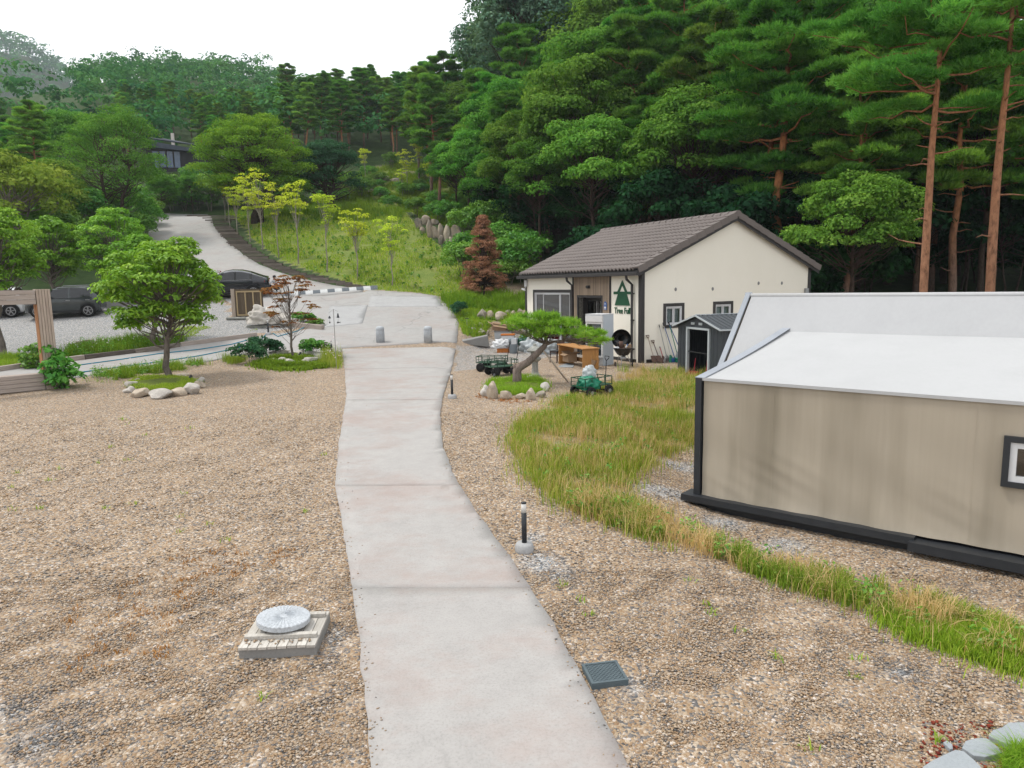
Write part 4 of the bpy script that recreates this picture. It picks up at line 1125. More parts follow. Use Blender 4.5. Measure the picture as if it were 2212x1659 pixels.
# window
wx0, wx1, wz0, wz1 = 3.98, 4.78, 1.12, 1.60
mb = MB()
for lo, hi in (((wx0 - .07, -.05, wz1), (wx1 + .07, .06, wz1 + .07)), ((wx0 - .07, -.05, wz0 - .07), (wx1 + .07, .06, wz0)), ((wx0 - .07, -.05, wz0), (wx0, .06, wz1)), ((wx1, -.05, wz0), (wx1 + .07, .06, wz1))): mb.b2(lo, hi)
w = mb.build('window', 'black_steel', tent)
mb = MB()
for lo, hi in (((wx0, -.03, wz1 - .07), (wx1, .05, wz1)), ((wx0, -.03, wz0), (wx1, .05, wz0 + .07)), ((wx0, -.03, wz0 + .07), (wx0 + .07, .05, wz1 - .07)), ((wx1 - .07, -.03, wz0 + .07), (wx1, .05, wz1 - .07)), (((wx0 + wx1) / 2 - .03, -.028, wz0 + .07), ((wx0 + wx1) / 2 + .03, .048, wz1 - .07))): mb.b2(lo, hi)
mb.build('frame', 'white_pvc', w)
mb = MB(); mb.b2((wx0 + .07, .005, wz0 + .07), (wx1 - .07, .012, wz1 - .07)); mb.build('pane', 'dark_glass', w)
mb = MB(); mb.b2((wx0, .3, wz0), (wx1, .32, wz1)); mb.build('blind_or_reflection', 'curtain', w)

# ================================================================== rocks
def rock_mesh(seed, rough=.22, cuts=10):
    r = np.random.RandomState(seed); bm = bmesh.new(); bmesh.ops.create_icosphere(bm, subdivisions=3, radius=1.0)
    ph = r.uniform(0, 6.28, (6, 3)); fr = r.uniform(.8, 2.6, (6, 3)); am = r.uniform(.3, 1, 6) * rough
    planes = [(unit(r.normal(size=3)), r.uniform(.58, .86)) for _ in range(cuts)]
    for v in bm.verts:
        p = np.array(v.co); d = 1 + sum(am[k] * math.sin(float(np.dot(fr[k], p) + ph[k, 0])) * .5 for k in range(6))
        p = p * d
        for n_, o_ in planes:
            e = float(np.dot(n_, p)) - o_
            if e > 0: p = p - n_ * e * .97
        p = p + r.normal(0, .008, 3)
        v.co = p
    xs = np.array([v.co for v in bm.verts]); lo, hi = xs.min(0), xs.max(0)
    for v in bm.verts:
        q = (np.array(v.co) - lo) / (hi - lo); v.co = (q[0] - .5, q[1] - .5, q[2])
    me = bpy.data.meshes.new('rock'); bm.to_mesh(me); bm.free(); return me
ROCKS = {}
for mt_ in ('field_stone', 'pale_stone', 'wall_stone'):
    for k in range(5):
        me = rock_mesh(300 + k + 7 * len(ROCKS)); me.materials.append(M(mt_)); ROCKS[(mt_, k)] = me
def rock(name, label, u0, u1, v0, v1, mat='field_stone', k=0, dep=.85, rz=0.0, sink=.12, group=None, cat='rock', zoff=0.0, y=None):
    p = spot((u0 + u1) / 2, v1) if y is None else aty((u0 + u1) / 2, v1, y)
    d = float(p[1]); w = (u1 - u0) / FPX * d * 1.03; hh = (v1 - v0) / FPX * d * 1.02
    o = link(name, ROCKS[(mat, k % 5)]); o.scale = (w, w * dep, hh * (1 + sink) + .02); o.rotation_euler = (0, 0, rz)
    o.location = (float(p[0]), d + w * dep * .45, float(p[2]) - hh * sink - .02 + zoff)
    return tag(o, label, cat, group)
def ring(rows, where, name, mat, group, **kw):
    rows = sorted(rows, key=lambda r_: (r_[0] + r_[1]) / 2)
    for i, r_ in enumerate(rows):
        adj = r_[4] if len(r_) > 4 else 'weathered stone'
        rock(name, '%s %s, %s from left' % (adj, where, ORD[i]), *r_[:4], mat=(r_[5] if len(r_) > 5 else mat), k=i, group=group, rz=[0, .5, 3.1, 2.6, 5.9][i % 5], **kw)
ring([(1037, 1056, 832, 857, 'white grey rock', 'pale_stone'), (1052, 1076, 824, 862, 'tall tan standing rock'), (1079, 1106, 844, 863, 'squat tan rock'), (1112, 1138, 850, 862, 'low flat rock'), (1136, 1158, 839, 865, 'rounded upright rock'), (1156, 1180, 845, 859, 'small grey rock'), (1168, 1188, 826, 847, 'pale sloping rock', 'pale_stone'), (1137, 1163, 811, 825, 'pointed pale boulder', 'pale_stone'), (1077, 1104, 818, 825, 'flat pale slab', 'pale_stone'), (1058, 1076, 817, 824, 'low tan rock')], 'in the ring under the leaning pine', 'ring_rock', 'field_stone', 'rocks ringing the leaning pine')
ring([(262, 287, 835, 850, 'white rounded rock', 'pale_stone'), (268, 315, 841, 859, 'long tan rock'), (311, 363, 842, 863, 'large pale grey rock', 'pale_stone'), (361, 397, 839, 857, 'tan rock with a flat face'), (390, 428, 829, 853, 'big white sloping rock', 'pale_stone'), (415, 438, 823, 839, 'tan rock'), (420, 440, 815, 827, 'small pale rock', 'pale_stone'), (265, 292, 824, 837, 'low pale rock', 'pale_stone'), (282, 300, 818, 826, 'small flat rock'), (342, 366, 809, 816, 'flat tan rock'), (366, 400, 808, 814, 'flat grey rock')], 'in the ring round the cherry tree', 'ring_rock', 'field_stone', 'rocks ringing the cherry tree')
mr = []
for k in range(17):
    q = 2 * PI * k / 17 + .2; cu, cv = 632 + 62 * math.cos(q), 775 + 9.5 * math.sin(q)
    mr.append((cu - 11 - k % 3 * 2, cu + 11 + k % 4 * 2, cv - 7 - k % 3 * 2, cv + 1, ['flat pale stone', 'thin whitish stone', 'layered pale stone'][k % 3], 'pale_stone'))
ring(mr, 'in the low ring round the red maple', 'edging_stone', 'pale_stone', 'stones ringing the red maple')
tr_ = [(1030, 1052, 668, 690), (1052, 1068, 671, 690), (1066, 1094, 673, 693, 'broad slab-like stone', 'wall_stone'), (1088, 1108, 668, 682), (1102, 1116, 671, 686), (1110, 1133, 667, 684), (1126, 1142, 670, 692, 'rounded boulder', 'wall_stone'), (1086, 1110, 690, 704), (1060, 1086, 695, 712, 'wide stone', 'wall_stone'), (1031, 1045, 697, 706), (1016, 1029, 700, 705, 'small pale stone', 'pale_stone'), (1018, 1028, 706, 713, 'small pale stone', 'pale_stone'), (1006, 1024, 692, 697, 'flat pale stone', 'pale_stone'), (1033, 1046, 707, 712), (1024, 1050, 714, 722), (1036, 1043, 710, 720, 'little pointed stone', 'pale_stone'), (1050, 1057, 713, 726), (1095, 1116, 703, 720, 'dark grey boulder', 'wall_stone'), (1112, 1130, 707, 722)]
ring(tr_, 'on the planted terrace left of the house', 'terrace_rock', 'field_stone', 'terrace rocks beside the house')
bw = [(896, 912, 472, 495), (908, 930, 465, 487, 'rounded tan boulder'), (905, 918, 490, 505), (918, 936, 475, 515, 'tall brown boulder'), (932, 946, 490, 515), (944, 958, 484, 520, 'upright boulder'), (955, 978, 486, 530, 'big pale boulder'), (947, 960, 508, 528), (968, 982, 512, 540), (976, 1000, 488, 542, 'tallest brown boulder'), (928, 948, 473, 486), (992, 1006, 505, 545), (1002, 1016, 515, 540, 'vine-edged grey boulder')]
ring(bw, 'in the stacked retaining wall beside the lawn', 'wall_boulder', 'wall_stone', 'boulders of the retaining wall', dep=.7)
for i, (u0, u1, v0, v1) in enumerate([(800, 840, 376, 392), (850, 905, 368, 380), (842, 868, 384, 396), (905, 935, 372, 386), (790, 812, 408, 418), (930, 950, 345, 358)]):
    rock('slope_boulder', 'pale boulder high on the terraced slope, %s from the left' % ORD[[1, 3, 2, 4, 0, 5][i]], u0, u1, v0, v1, 'wall_stone', i, .7, 0, .15, 'boulders on the upper slope')

# ================================================================== small materials
simple('green_steel', (.022, .085, .045), (.015, .06, .032), 8, .5, .4)
simple('rubber', (.022, .022, .023), (.016, .016, .017), 8, .85, .2)
simple('black_enamel', (.012, .012, .013), (.008, .008, .009), 4, .25, .5)
simple('steel', (.45, .45, .44), (.36, .36, .35), 8, .35, .5, .7)
simple('rust_steel', (.17, .10, .075), (.10, .06, .05), 9, .7, .3, .3)
simple('fridge_white', (.60, .66, .72), (.55, .61, .67), 2, .4, .4)
simple('white_plastic', (.72, .73, .74), (.65, .66, .67), 5, .5, .4)
simple('grey_plastic', (.36, .42, .48), (.31, .37, .43), 5, .55, .35)
simple('red_plastic', (.48, .035, .05), (.38, .025, .04), 5, .5, .35)
simple('orange_plastic', (.62, .20, .03), (.52, .15, .02), 5, .5, .35)
simple('green_plastic', (.0, .24, .13), (.0, .15, .085), 7, .45, .4)
simple('dark_green_bag', (.0, .10, .055), (.0, .055, .032), 9, .35, .5)
simple('blue_plastic', (.035, .12, .34), (.03, .09, .27), 5, .5, .35)
simple('clear_sheet', (.52, .56, .57), (.42, .46, .48), 4, .4, .4)
simple('cardboard', (.40, .28, .18), (.34, .23, .145), 4, .9, .1)
simple('orange_wood', (.52, .27, .09), (.40, .19, .06), 3, .55, .3, stretch=(2, 12, 2))
simple('dark_wood', (.075, .03, .022), (.05, .02, .016), 4, .45, .4)
simple('black_leather', (.025, .025, .027), (.018, .018, .02), 6, .5, .4)
simple('grey_timber', (.50, .43, .38), (.34, .285, .25), 3.5, .9, .1, stretch=(.6, 9, 9), bump=.3, bscale=18)
simple('grey_timber_upright', (.55, .46, .385), (.38, .305, .25), 3.5, .9, .1, stretch=(9, 9, .6), bump=.3, bscale=18)
simple('orange_timber', (.46, .24, .12), (.36, .18, .09), 3.5, .85, .1, stretch=(9, 9, .6))
simple('pale_timber', (.66, .63, .58), (.45, .42, .37), 3.5, .9, .1, stretch=(9, .8, 9), bump=.3, bscale=20, rnd=.15)
simple('sleeper_timber', (.27, .23, .195), (.11, .09, .078), 4, .95, .1, stretch=(.8, 8, 8), bump=.5, bscale=16, rnd=.35)
simple('new_timber', (.52, .40, .24), (.44, .33, .19), 4, .8, .15)
simple('brown_board', (.17, .13, .095), (.11, .085, .06), 4, .85, .1, stretch=(9, 9, .7), rnd=.15)
simple('shed_steel', (.050, .060, .072), (.040, .048, .058), 4, .45, .4)
simple('shed_trim', (.52, .57, .60), (.46, .50, .53), 4, .5, .4)
simple('cotton', (.66, .62, .57), (.55, .51, .46), 6, .95, .1)
simple('blue_rope', (.05, .30, .42), (.035, .22, .32), 9, .8, .2)
simple('teal_beads', (.02, .14, .15), (.015, .10, .11), 9, .5, .3)
simple('cover_iron', (.115, .15, .165), (.085, .115, .13), 12, .65, .35, bump=.2, bscale=80)
simple('frosted_lamp', (.78, .77, .74), (.74, .73, .70), 3, .4, .3)
simple('black_rubber_kerb', (.15, .17, .19), (.10, .115, .13), 8, .8, .2)
simple('chalk_white', (.62, .63, .63), (.5, .51, .51), 6, .8, .2)
simple('skin', (.45, .26, .18), (.40, .22, .15), 5, .6, .3)
simple('white_shirt', (.72, .72, .73), (.64, .64, .66), 6, .9, .1)
simple('navy_trousers', (.02, .025, .045), (.015, .018, .035), 6, .9, .1)
simple('black_hair', (.015, .014, .014), (.01, .01, .01), 8, .7, .3)

# ================================================================== lamps, bollards, chime
def path_lamp(u, v, label, s=1.0):
    p = spot(u, v); t = thing('path_lamp', label, 'lamp', (float(p[0]), float(p[1]), float(p[2])), 0, 'garden path lamps'); t.scale = (s, s, s)
    MB().lathe([(.115, -.05), (.125, .02), (.118, .085), (.10, .115), (.0, .118)], n=22).build('concrete_foot', 'white_concrete', t, True)
    MB().lathe([(.034, .10), (.034, .52)], n=16).build('post', 'black_steel', t, True)
    MB().lathe([(.033, .52), (.033, .64)], n=16).build('diffuser', 'frosted_lamp', t, True)
    MB().lathe([(.036, .64), (.036, .655), (.0, .66)], n=16).build('cap', 'black_steel', t, True)
path_lamp(1133, 1190, 'black garden lamp with white top, nearest the camera right of the walk')
path_lamp(977, 861, 'black garden lamp at the walk edge near the leaning pine')
path_lamp(717, 772, 'black garden lamp standing in the red maple bed')
path_lamp(580, 724, 'black garden lamp in front of the pile of bedding', 1.15)
for u, lb in ((822, 'left granite bollard with domed top on the plaza'), (925, 'right granite bollard with domed top on the plaza')):
    p = spot(u, 740); o = MB().lathe([(.19, -.05), (.19, .48), (.18, .53), (.19, .55), (.188, .60), (.165, .66), (.11, .70), (.0, .715)], n=24).build('stone_bollard', 'granite', None, True, loc=(p[0], p[1], p[2] + .03))
    tag(o, lb, 'bollard', 'stone bollards')
p = spot(727, 796)
t = thing('chime_pole', 'slim metal pole hung with small wind chimes beside the maple bed', 'wind chime', tuple(p))
mb = MB(); mb.tube([(0, 0, -.1), (0, 0, 2.1)], .012, 8); mb.tube([(-.16, 0, 1.98), (0, 0, 2.10), (.16, 0, 2.02)], .006, 5); mb.build('pole', 'steel', t)
MB().lathe([(.0, 1.96), (.02, 1.95), (.035, 1.86), (.055, 1.80), (.05, 1.80)], (.15, 0, 0), 12, cap=False).build('bell', 'black_steel', t)
MB().lathe([(.0, 1.88), (.02, 1.86), (.05, 1.79), (.045, 1.78)], (-.15, 0, 0), 12, cap=False).build('bell', 'black_steel', t)
mb = MB(); mb.prism([(.09, 0, 1.62), (.13, 0, 1.60), (.19, 0, 1.63), (.22, 0, 1.60), (.22, 0, 1.67), (.19, 0, 1.64), (.13, 0, 1.67)], (0, .01, 0)); mb.tube([(.15, 0, 1.82), (.15, 0, 1.65)], .004, 4); mb.build('fish_plate', 'black_steel', t)
mb = MB(); mb.lathe([(.0, 1.60), (.025, 1.63), (.025, 1.66), (0, 1.68)], (-.15, 0, 0), 8); mb.tube([(-.15, 0, 1.8), (-.15, 0, 1.66)], .004, 4); mb.build('clapper', 'black_steel', t)

# ================================================================== millstone on its boarded pit
fl, frp = spot(516, 1424), spot(684, 1416); ddir = (frp - fl)[:2]; wd = float(np.hypot(*ddir)); rzp = math.atan2(ddir[1], ddir[0])
pit = thing('pit_cover', 'grey boarded pit cover on a low concrete kerb beside the walk', 'cover', (float(fl[0]), float(fl[1]), float(fl[2])), rzp)
dp = wd * .93
mb = MB(); mb.b2((0, 0, -.1), (wd, dp, .095)); mb.build('concrete_kerb', 'grey_concrete', pit, bevel=.008)
nbp = 8; bme = MB().box((0, 0, 0), (wd / nbp - .008, dp + .03, .025))
bm_ = bpy.data.meshes.new('board'); bm_.from_pydata(bme.v, [], bme.f); bm_.materials.append(M('pale_timber'))
rb = np.random.RandomState(4)
for k in range(nbp):
    o = link('board', bm_, pit); o.location = (wd * (k + .5) / nbp, dp / 2 - .005 + rb.normal(0, .006), .109 + rb.normal(0, .0015))
for yy in (dp * .22, dp * .84):
    mb = MB(); mb.b2((.02, yy - .03, .123), (wd - .02, yy + .03, .163)); mb.build('batten', 'pale_timber', pit, bevel=.003)
ms = MB(); nR = 72; Rm = .255 * wd / .72
rings = [(.03, .0), (.06, .004), (Rm * .55, .003), (Rm * .97, .0), (Rm, -.006), (Rm, -.052), (Rm * .97, -.06)]
vs = []
for (rr, zz) in rings:
    for k in range(nR):
        q = 2 * PI * k / nR; g = (.004 if k % 2 else -.004) if rr > .05 and zz > -.03 else 0
        vs.append((rr * math.cos(q), rr * math.sin(q), zz + g))
ms.add(vs, [(i * nR + k, i * nR + (k + 1) % nR, (i + 1) * nR + (k + 1) % nR, (i + 1) * nR + k) for i in range(len(rings) - 1) for k in range(nR)] + [tuple(range(nR))[::-1], tuple(range((len(rings) - 1) * nR, len(rings) * nR))])
c = spot(605, 1372)
mo = ms.build('millstone', 'granite', None); mo.location = (float(fl[0]) + math.cos(rzp) * wd * .46 - math.sin(rzp) * dp * .56, float(fl[1]) + math.sin(rzp) * wd * .46 + math.cos(rzp) * dp * .56, float(fl[2]) + .235)
mo.rotation_euler = (rad(-1.5), rad(4), rzp)
tag(mo, 'round grey granite millstone with radial grooves lying on the boarded cover', 'millstone')
# ---- inspection cover
c4 = [spot(*q)[:2] for q in ((1260, 1440), (1332, 1431), (1358, 1487), (1275, 1497))]; cc = sum(c4) / 4
e = (c4[1] - c4[0] + c4[2] - c4[3]) / 2; sz = float(np.hypot(*e)); rzc = math.atan2(e[1], e[0])
cov = thing('inspection_cover', 'square grey inspection cover with diamond tread set in the gravel', 'cover', (float(cc[0]), float(cc[1]), gz(*cc)), rzc)
h_ = sz / 2
mb = MB(); mb.b2((-h_, -h_, -.05), (h_, h_, .045)); mb.build('plate', 'cover_iron', cov, bevel=.004)
mb = MB()
for a in (-1, 1):
    mb.b2((-h_, a * (h_ - .012) - .012, .0455), (h_, a * (h_ - .012) + .012, .055)); mb.b2((a * (h_ - .012) - .012, -h_ + .024, .0455), (a * (h_ - .012) + .012, h_ - .024, .0548))
mb.build('rim', 'cover_iron', cov)
mb = MB(); ng = 7; st = 2 * (h_ - .024) / ng
for sgn in (1, -1):
    for k in range(-ng, ng + 1):
        pts = []
        L = h_ - .026; off = k * st
        x0, x1 = max(-L, off - L if sgn == 1 else -L - off if False else off - L), min(L, off + L)
        if x1 - x0 < .03: continue
        y0, y1 = (x0 - off) * sgn, (x1 - off) * sgn
        mb.bar((x0, y0, .0475 + .0006 * sgn), (x1, y1, .0475 + .0006 * sgn), .007, .005)
stuff(mb.build('tread', 'cover_iron', cov))
# ---- slate stepping stones
def slate(label, pts, th=.05):
    P = [spot(*q) for q in pts]; P2 = densify([tuple(p[:2]) for p in P], .07); rr = np.random.RandomState(int(pts[0][0])); z = float(np.mean([p[2] for p in P]))
    P2 = [q + rr.normal(0, .009, 2) for q in P2]
    mb = MB(); mb.prism([(q[0], q[1], z - .03) for q in P2], (0, 0, th + .03)); o = mb.build('stepping_stone', 'slate', None, bevel=.005); tag(o, label, 'stone', 'slate stepping stones')
slate('grey slate stepping stone cut by the bottom picture edge', [(1985, 1680), (2005, 1662), (2035, 1642), (2060, 1634), (2080, 1636), (2105, 1655), (2125, 1680), (2060, 1720)])
slate('rounded middle slate stepping stone near the bottom right corner', [(2076, 1625), (2085, 1612), (2110, 1606), (2130, 1608), (2155, 1628), (2163, 1640), (2130, 1648), (2105, 1646)])
slate('large slate stepping stone at the bottom right corner', [(2133, 1600), (2145, 1588), (2180, 1576), (2212, 1572), (2290, 1580), (2310, 1610), (2260, 1640), (2190, 1630)])
slate('small broken slate piece beside the stepping stones', [(2031, 1610), (2042, 1606), (2060, 1618), (2062, 1626), (2050, 1628)], .035)
slate('thin grey slate lying on gravel behind the green cart', [(1206, 793), (1225, 785), (1240, 789), (1238, 794)], .02)

# ================================================================== timber: steps, edging, frame
LE = [(458, 468), (462, 488), (480, 510), (500, 530), (530, 553), (560, 572), (600, 588), (640, 600), (680, 609), (720, 617), (760, 622), (800, 626)]
RE = [(488, 466), (497, 488), (518, 510), (540, 530), (572, 552), (602, 567), (640, 582), (680, 594), (720, 604), (760, 612), (790, 617), (818, 621)]
A_ = np.array([spot(*q) for q in LE]); B_ = np.array([spot(*q) for q in RE])
steps = thing('timber_steps', 'long run of dark railway sleeper steps climbing beside the drive', 'steps', tuple(A_[-1]))
cum = np.concatenate([[0], np.cumsum(np.linalg.norm(np.diff(A_, axis=0), axis=1))]); ns_ = int(cum[-1] / .80)
slm = MB().box((0, 0, 0), (1, .26, .18)); sme = bpy.data.meshes.new('sleeper'); sme.from_pydata(slm.v, [], slm.f); sme.materials.append(M('sleeper_timber'))
rs = np.random.RandomState(31)
for k in range(ns_):
    q = cum[-1] * (k + .5) / ns_
    a = np.array([np.interp(q, cum, A_[:, i]) for i in range(3)]); b = np.array([np.interp(q, cum, B_[:, i]) for i in range(3)])
    mid = (a + b) / 2; d = b - a; L = float(np.hypot(d[0], d[1]))
    o = link('sleeper', sme, steps); z = gz(mid[0], mid[1])
    o.location = (mid[0] - A_[-1][0] + rs.normal(0, .05), mid[1] - A_[-1][1] + rs.normal(0, .03), z + .015 + rs.normal(0, .02) - A_[-1][2]); o.scale = (L * rs.uniform(.85, 1.1), rs.uniform(.9, 1.2), 1)
    o.rotation_euler = (rs.normal(0, .02), rs.normal(0, .015), rs.normal(.02, .04))
def log(label, a, b, w=.2, hgt=.2, name='timber_edging', group='timber edging logs'):
    p, q = spot(*a), spot(*b); d = q - p; L = float(np.hypot(d[0], d[1]))
    mb = MB(); mb.b2((0, -w / 2, -.06), (L, w / 2, hgt)); o = mb.build(name, 'sleeper_timber' if 'dark' in label else 'grey_timber', None, bevel=.012)
    o.location = tuple(p); o.rotation_euler = (0, -math.asin(d[2] / np.linalg.norm(d)), math.atan2(d[1], d[0])); return tag(o, label, 'timber', group)
log('grey timber log edging the side path at the left picture edge', (-60, 812), (94, 789))
log('short grey timber log just right of the wooden frame', (138, 783), (181, 777))
log('dark timber log edging the flower strip, left of the cherry trunk', (183, 777), (290, 764))
log('dark timber log edging the flower strip, behind the cherry trunk', (292, 764), (388, 750))
log('long grey timber log between parking gravel and side path', (391, 749), (556, 727))
log('grey timber log at the plaza corner behind the red maple', (608, 703), (698, 713), .22, .24)
log('weathered timber behind the flower strip on the parking gravel', (166, 752), (205, 746), .15, .3)

# ---- photo frame of weathered planks
fa, fb = spot(-2, 853), spot(131, 838); fd = (fb - fa)[:2]; fl_ = float(np.hypot(*fd)); rzf = math.atan2(fd[1], fd[0])
zf = gz(fb[0], fb[1]); frm = thing('photo_stand', 'tall weathered timber photo frame of stacked planks at the left edge', 'photo stand', (float(fb[0]), float(fb[1]), zf), rzf)
FHt, dpt, Lx = 3.06, .42, 4.6
def planks(lo, hi, n, along, mat, face='y'):
    for k in range(n):
        l, h2 = list(lo), list(hi); ax_ = along
        l[ax_] = lo[ax_] + (hi[ax_] - lo[ax_]) * k / n + .004; h2[ax_] = lo[ax_] + (hi[ax_] - lo[ax_]) * (k + 1) / n - .004
        mb = MB(); mb.b2(l, h2); mb.build('plank', mat, frm, bevel=.006)
planks((-Lx, -.03, .0), (-.40, dpt, .50), 4, 2, 'grey_timber')
planks((-Lx, -.01, FHt - .45), (-.395, dpt - .02, FHt - .02), 3, 2, 'grey_timber')
planks((-.38, -.02, .0), (.0, dpt, FHt), 5, 0, 'grey_timber_upright')
mb = MB(); mb.b2((-.40, .0, .51), (-.382, dpt - .01, FHt - .46)); mb.build('inner_board', 'orange_timber', frm)
gp_ = spot(106, 800); t = thing('garland', 'teal beaded garland hanging behind the wooden frame post', 'garland', (float(fb[0]) - .62, float(fb[1]) + .45, zf))
mb = MB()
for k in range(30): mb.lathe([(.0, -.035), (.045, -.015), (.045, .015), (.0, .035)], (.012 * math.sin(k * 2.1), .012 * math.cos(k), .78 + k * .065), 7)
mb.tube([(0, 0, 0), (0, 0, 2.75)], .008, 5); mb.build('beads', 'teal_beads', t)

# ---- blue hoses along the side path
def hose(label, pts, mat='blue_rope'):
    P = [spot(*q) + np.array([0, 0, .05]) for q in pts]; o = np.array(P[0])
    mb = MB(); D_ = densify([tuple(p) for p in P], .6, False)
    mb.tube([tuple(np.array(q) - o) for q in D_], .022, 6); ob = mb.build('hose', mat, None, True); ob.location = tuple(o); tag(ob, label, 'hose')
hose('upper blue hose lying along the side path', [(172, 791), (260, 779), (345, 766), (430, 757), (500, 746), (556, 731)])
hose('lower blue hose lying from the frame to the plaza', [(168, 808), (260, 795), (345, 784), (430, 771), (500, 757), (550, 744), (566, 734), (576, 723), (590, 722), (600, 729), (640, 718), (664, 706)])

# ================================================================== board screen, bedding, person, kerb stripes
p = spot(536, 686); scr = thing('board_screen', 'standing brown board screen with a pale batten frame', 'screen', tuple(p), rad(8))
mb = MB(); mb.b2((-.80, .0, -.05), (-.62, .14, 1.52)); mb.build('post', 'grey_timber_upright', scr)
for k in range(9):
    mb = MB(); mb.b2((-.62 + k * .16, .03, .05), (-.62 + k * .16 + .152, .08, 1.5)); mb.build('board', 'brown_board', scr)
for lo, hi in (((-.54, -.012, 1.33), (.74, .029, 1.41)), ((-.54, -.012, .10), (.74, .029, .18)), ((-.54, -.010, .18), (-.48, .029, 1.33)), ((.68, -.010, .18), (.74, .029, 1.33)), ((-.11, -.010, .18), (-.05, .029, 1.33)), ((.29, -.010, .18), (.35, .029, 1.33))):
    mb = MB(); mb.b2(lo, hi); mb.build('batten', 'new_timber', scr)
p = spot(574, 706)
sl = MB(); sl.prism([(-.95, -.1, -.05), (.75, -.25, -.05), (1.05, .35, -.05), (-.5, .6, -.05)], (0, 0, .14)); o = sl.build('stone_slab', 'lantern_stone', None, bevel=.03); o.location = tuple(p); tag(o, 'flat grey stone slab under the pile of bedding', 'slab')
def blob(seed, R, n=4, amp=.3, fr=3.0, sub=4):
    r = np.random.RandomState(seed); bm = bmesh.new(); bmesh.ops.create_icosphere(bm, subdivisions=sub, radius=1)
    ph = r.uniform(0, 6.28, (8,)); dr = r.normal(size=(8, 3)) * fr
    for v in bm.verts:
        q = np.array(v.co); d = 1 + amp * sum(abs(math.sin(float(np.dot(dr[k], q)) + ph[k])) - .5 for k in range(8)) / 3
        v.co = q * d * np.array(R)
        if v.co.z < -R[2] * .5: v.co.z = -R[2] * .5
    for f in bm.faces: f.smooth = True
    me = bpy.data.meshes.new('blob'); bm.to_mesh(me); bm.free(); return me
def lump(name, label, cat, loc, R, seed, mat, amp=.35, fr=2.5, group=None, rz=0):
    me = blob(seed, R, amp=amp, fr=fr); me.materials.append(M(mat)); o = link(name, me); o.location = (loc[0], loc[1], loc[2] + R[2] * .5); o.rotation_euler = (0, 0, rz); return tag(o, label, cat, group)
lump('bedding', 'crumpled heap of cream quilts on the stone slab', 'bedding', (p[0] - .1, p[1] + .1, p[2] + .15), (.60, .40, .46), 3, 'cotton', .8, 4.2)
lump('bedding', 'flat cream quilt spilling right from the heap', 'bedding', (p[0] + .7, p[1] + .2, p[2] + .12), (.6, .36, .26), 5, 'cotton', .7, 3.4)
lump('bedding', 'checked grey quilt on top of the heap', 'bedding', (p[0] - .15, p[1] + .35, p[2] + .62), (.46, .28, .2), 6, 'clear_sheet', .4, 3.0)
pp = spot(512, 690); o = MB(); o.prism([(-.5, -.2, 0), (.5, -.25, 0), (.7, .2, 0), (-.6, .3, 0)], (0, 0, .12)); o = o.build('stone_slab', 'lantern_stone', None, bevel=.03); o.location = tuple(pp); tag(o, 'flat grey stone slab in front of the board screen', 'slab')
# striped rubber hump across the mouth of the drive
ka, kb = spot(612, 638), spot(815, 622); nk = 13
hump = thing('speed_hump', 'black and white striped hump across the mouth of the drive', 'speed hump', tuple(ka))
for k in range(nk):
    a = (kb - ka) * k / nk; b = (kb - ka) * (k + 1) / nk; za = gz(*(ka + a)[:2]) - ka[2] + .03; zb = gz(*(ka + b)[:2]) - ka[2] + .03
    d = b - a; nrm = np.array([-d[1], d[0], 0]); nrm = nrm / np.linalg.norm(nrm); mb = MB(); prof = [(-.42, -.03), (-.3, .06), (-.12, .10), (.12, .10), (.3, .07), (.42, -.03)]
    slope = .22
    A1 = [tuple(np.array([a[0], a[1], za + z]) + nrm * s + np.array([0, 0, s * slope])) for s, z in prof]
    B1 = [tuple(np.array([b[0], b[1], zb + z]) + nrm * s + np.array([0, 0, s * slope])) for s, z in prof]
    mb.add(A1 + B1, [(i, i + 1, 6 + i + 1, 6 + i) for i in range(5)] + [tuple(range(6)), tuple(range(6, 12))]); mb.build('segment', 'chalk_white' if k % 2 else 'black_rubber_kerb', hump)
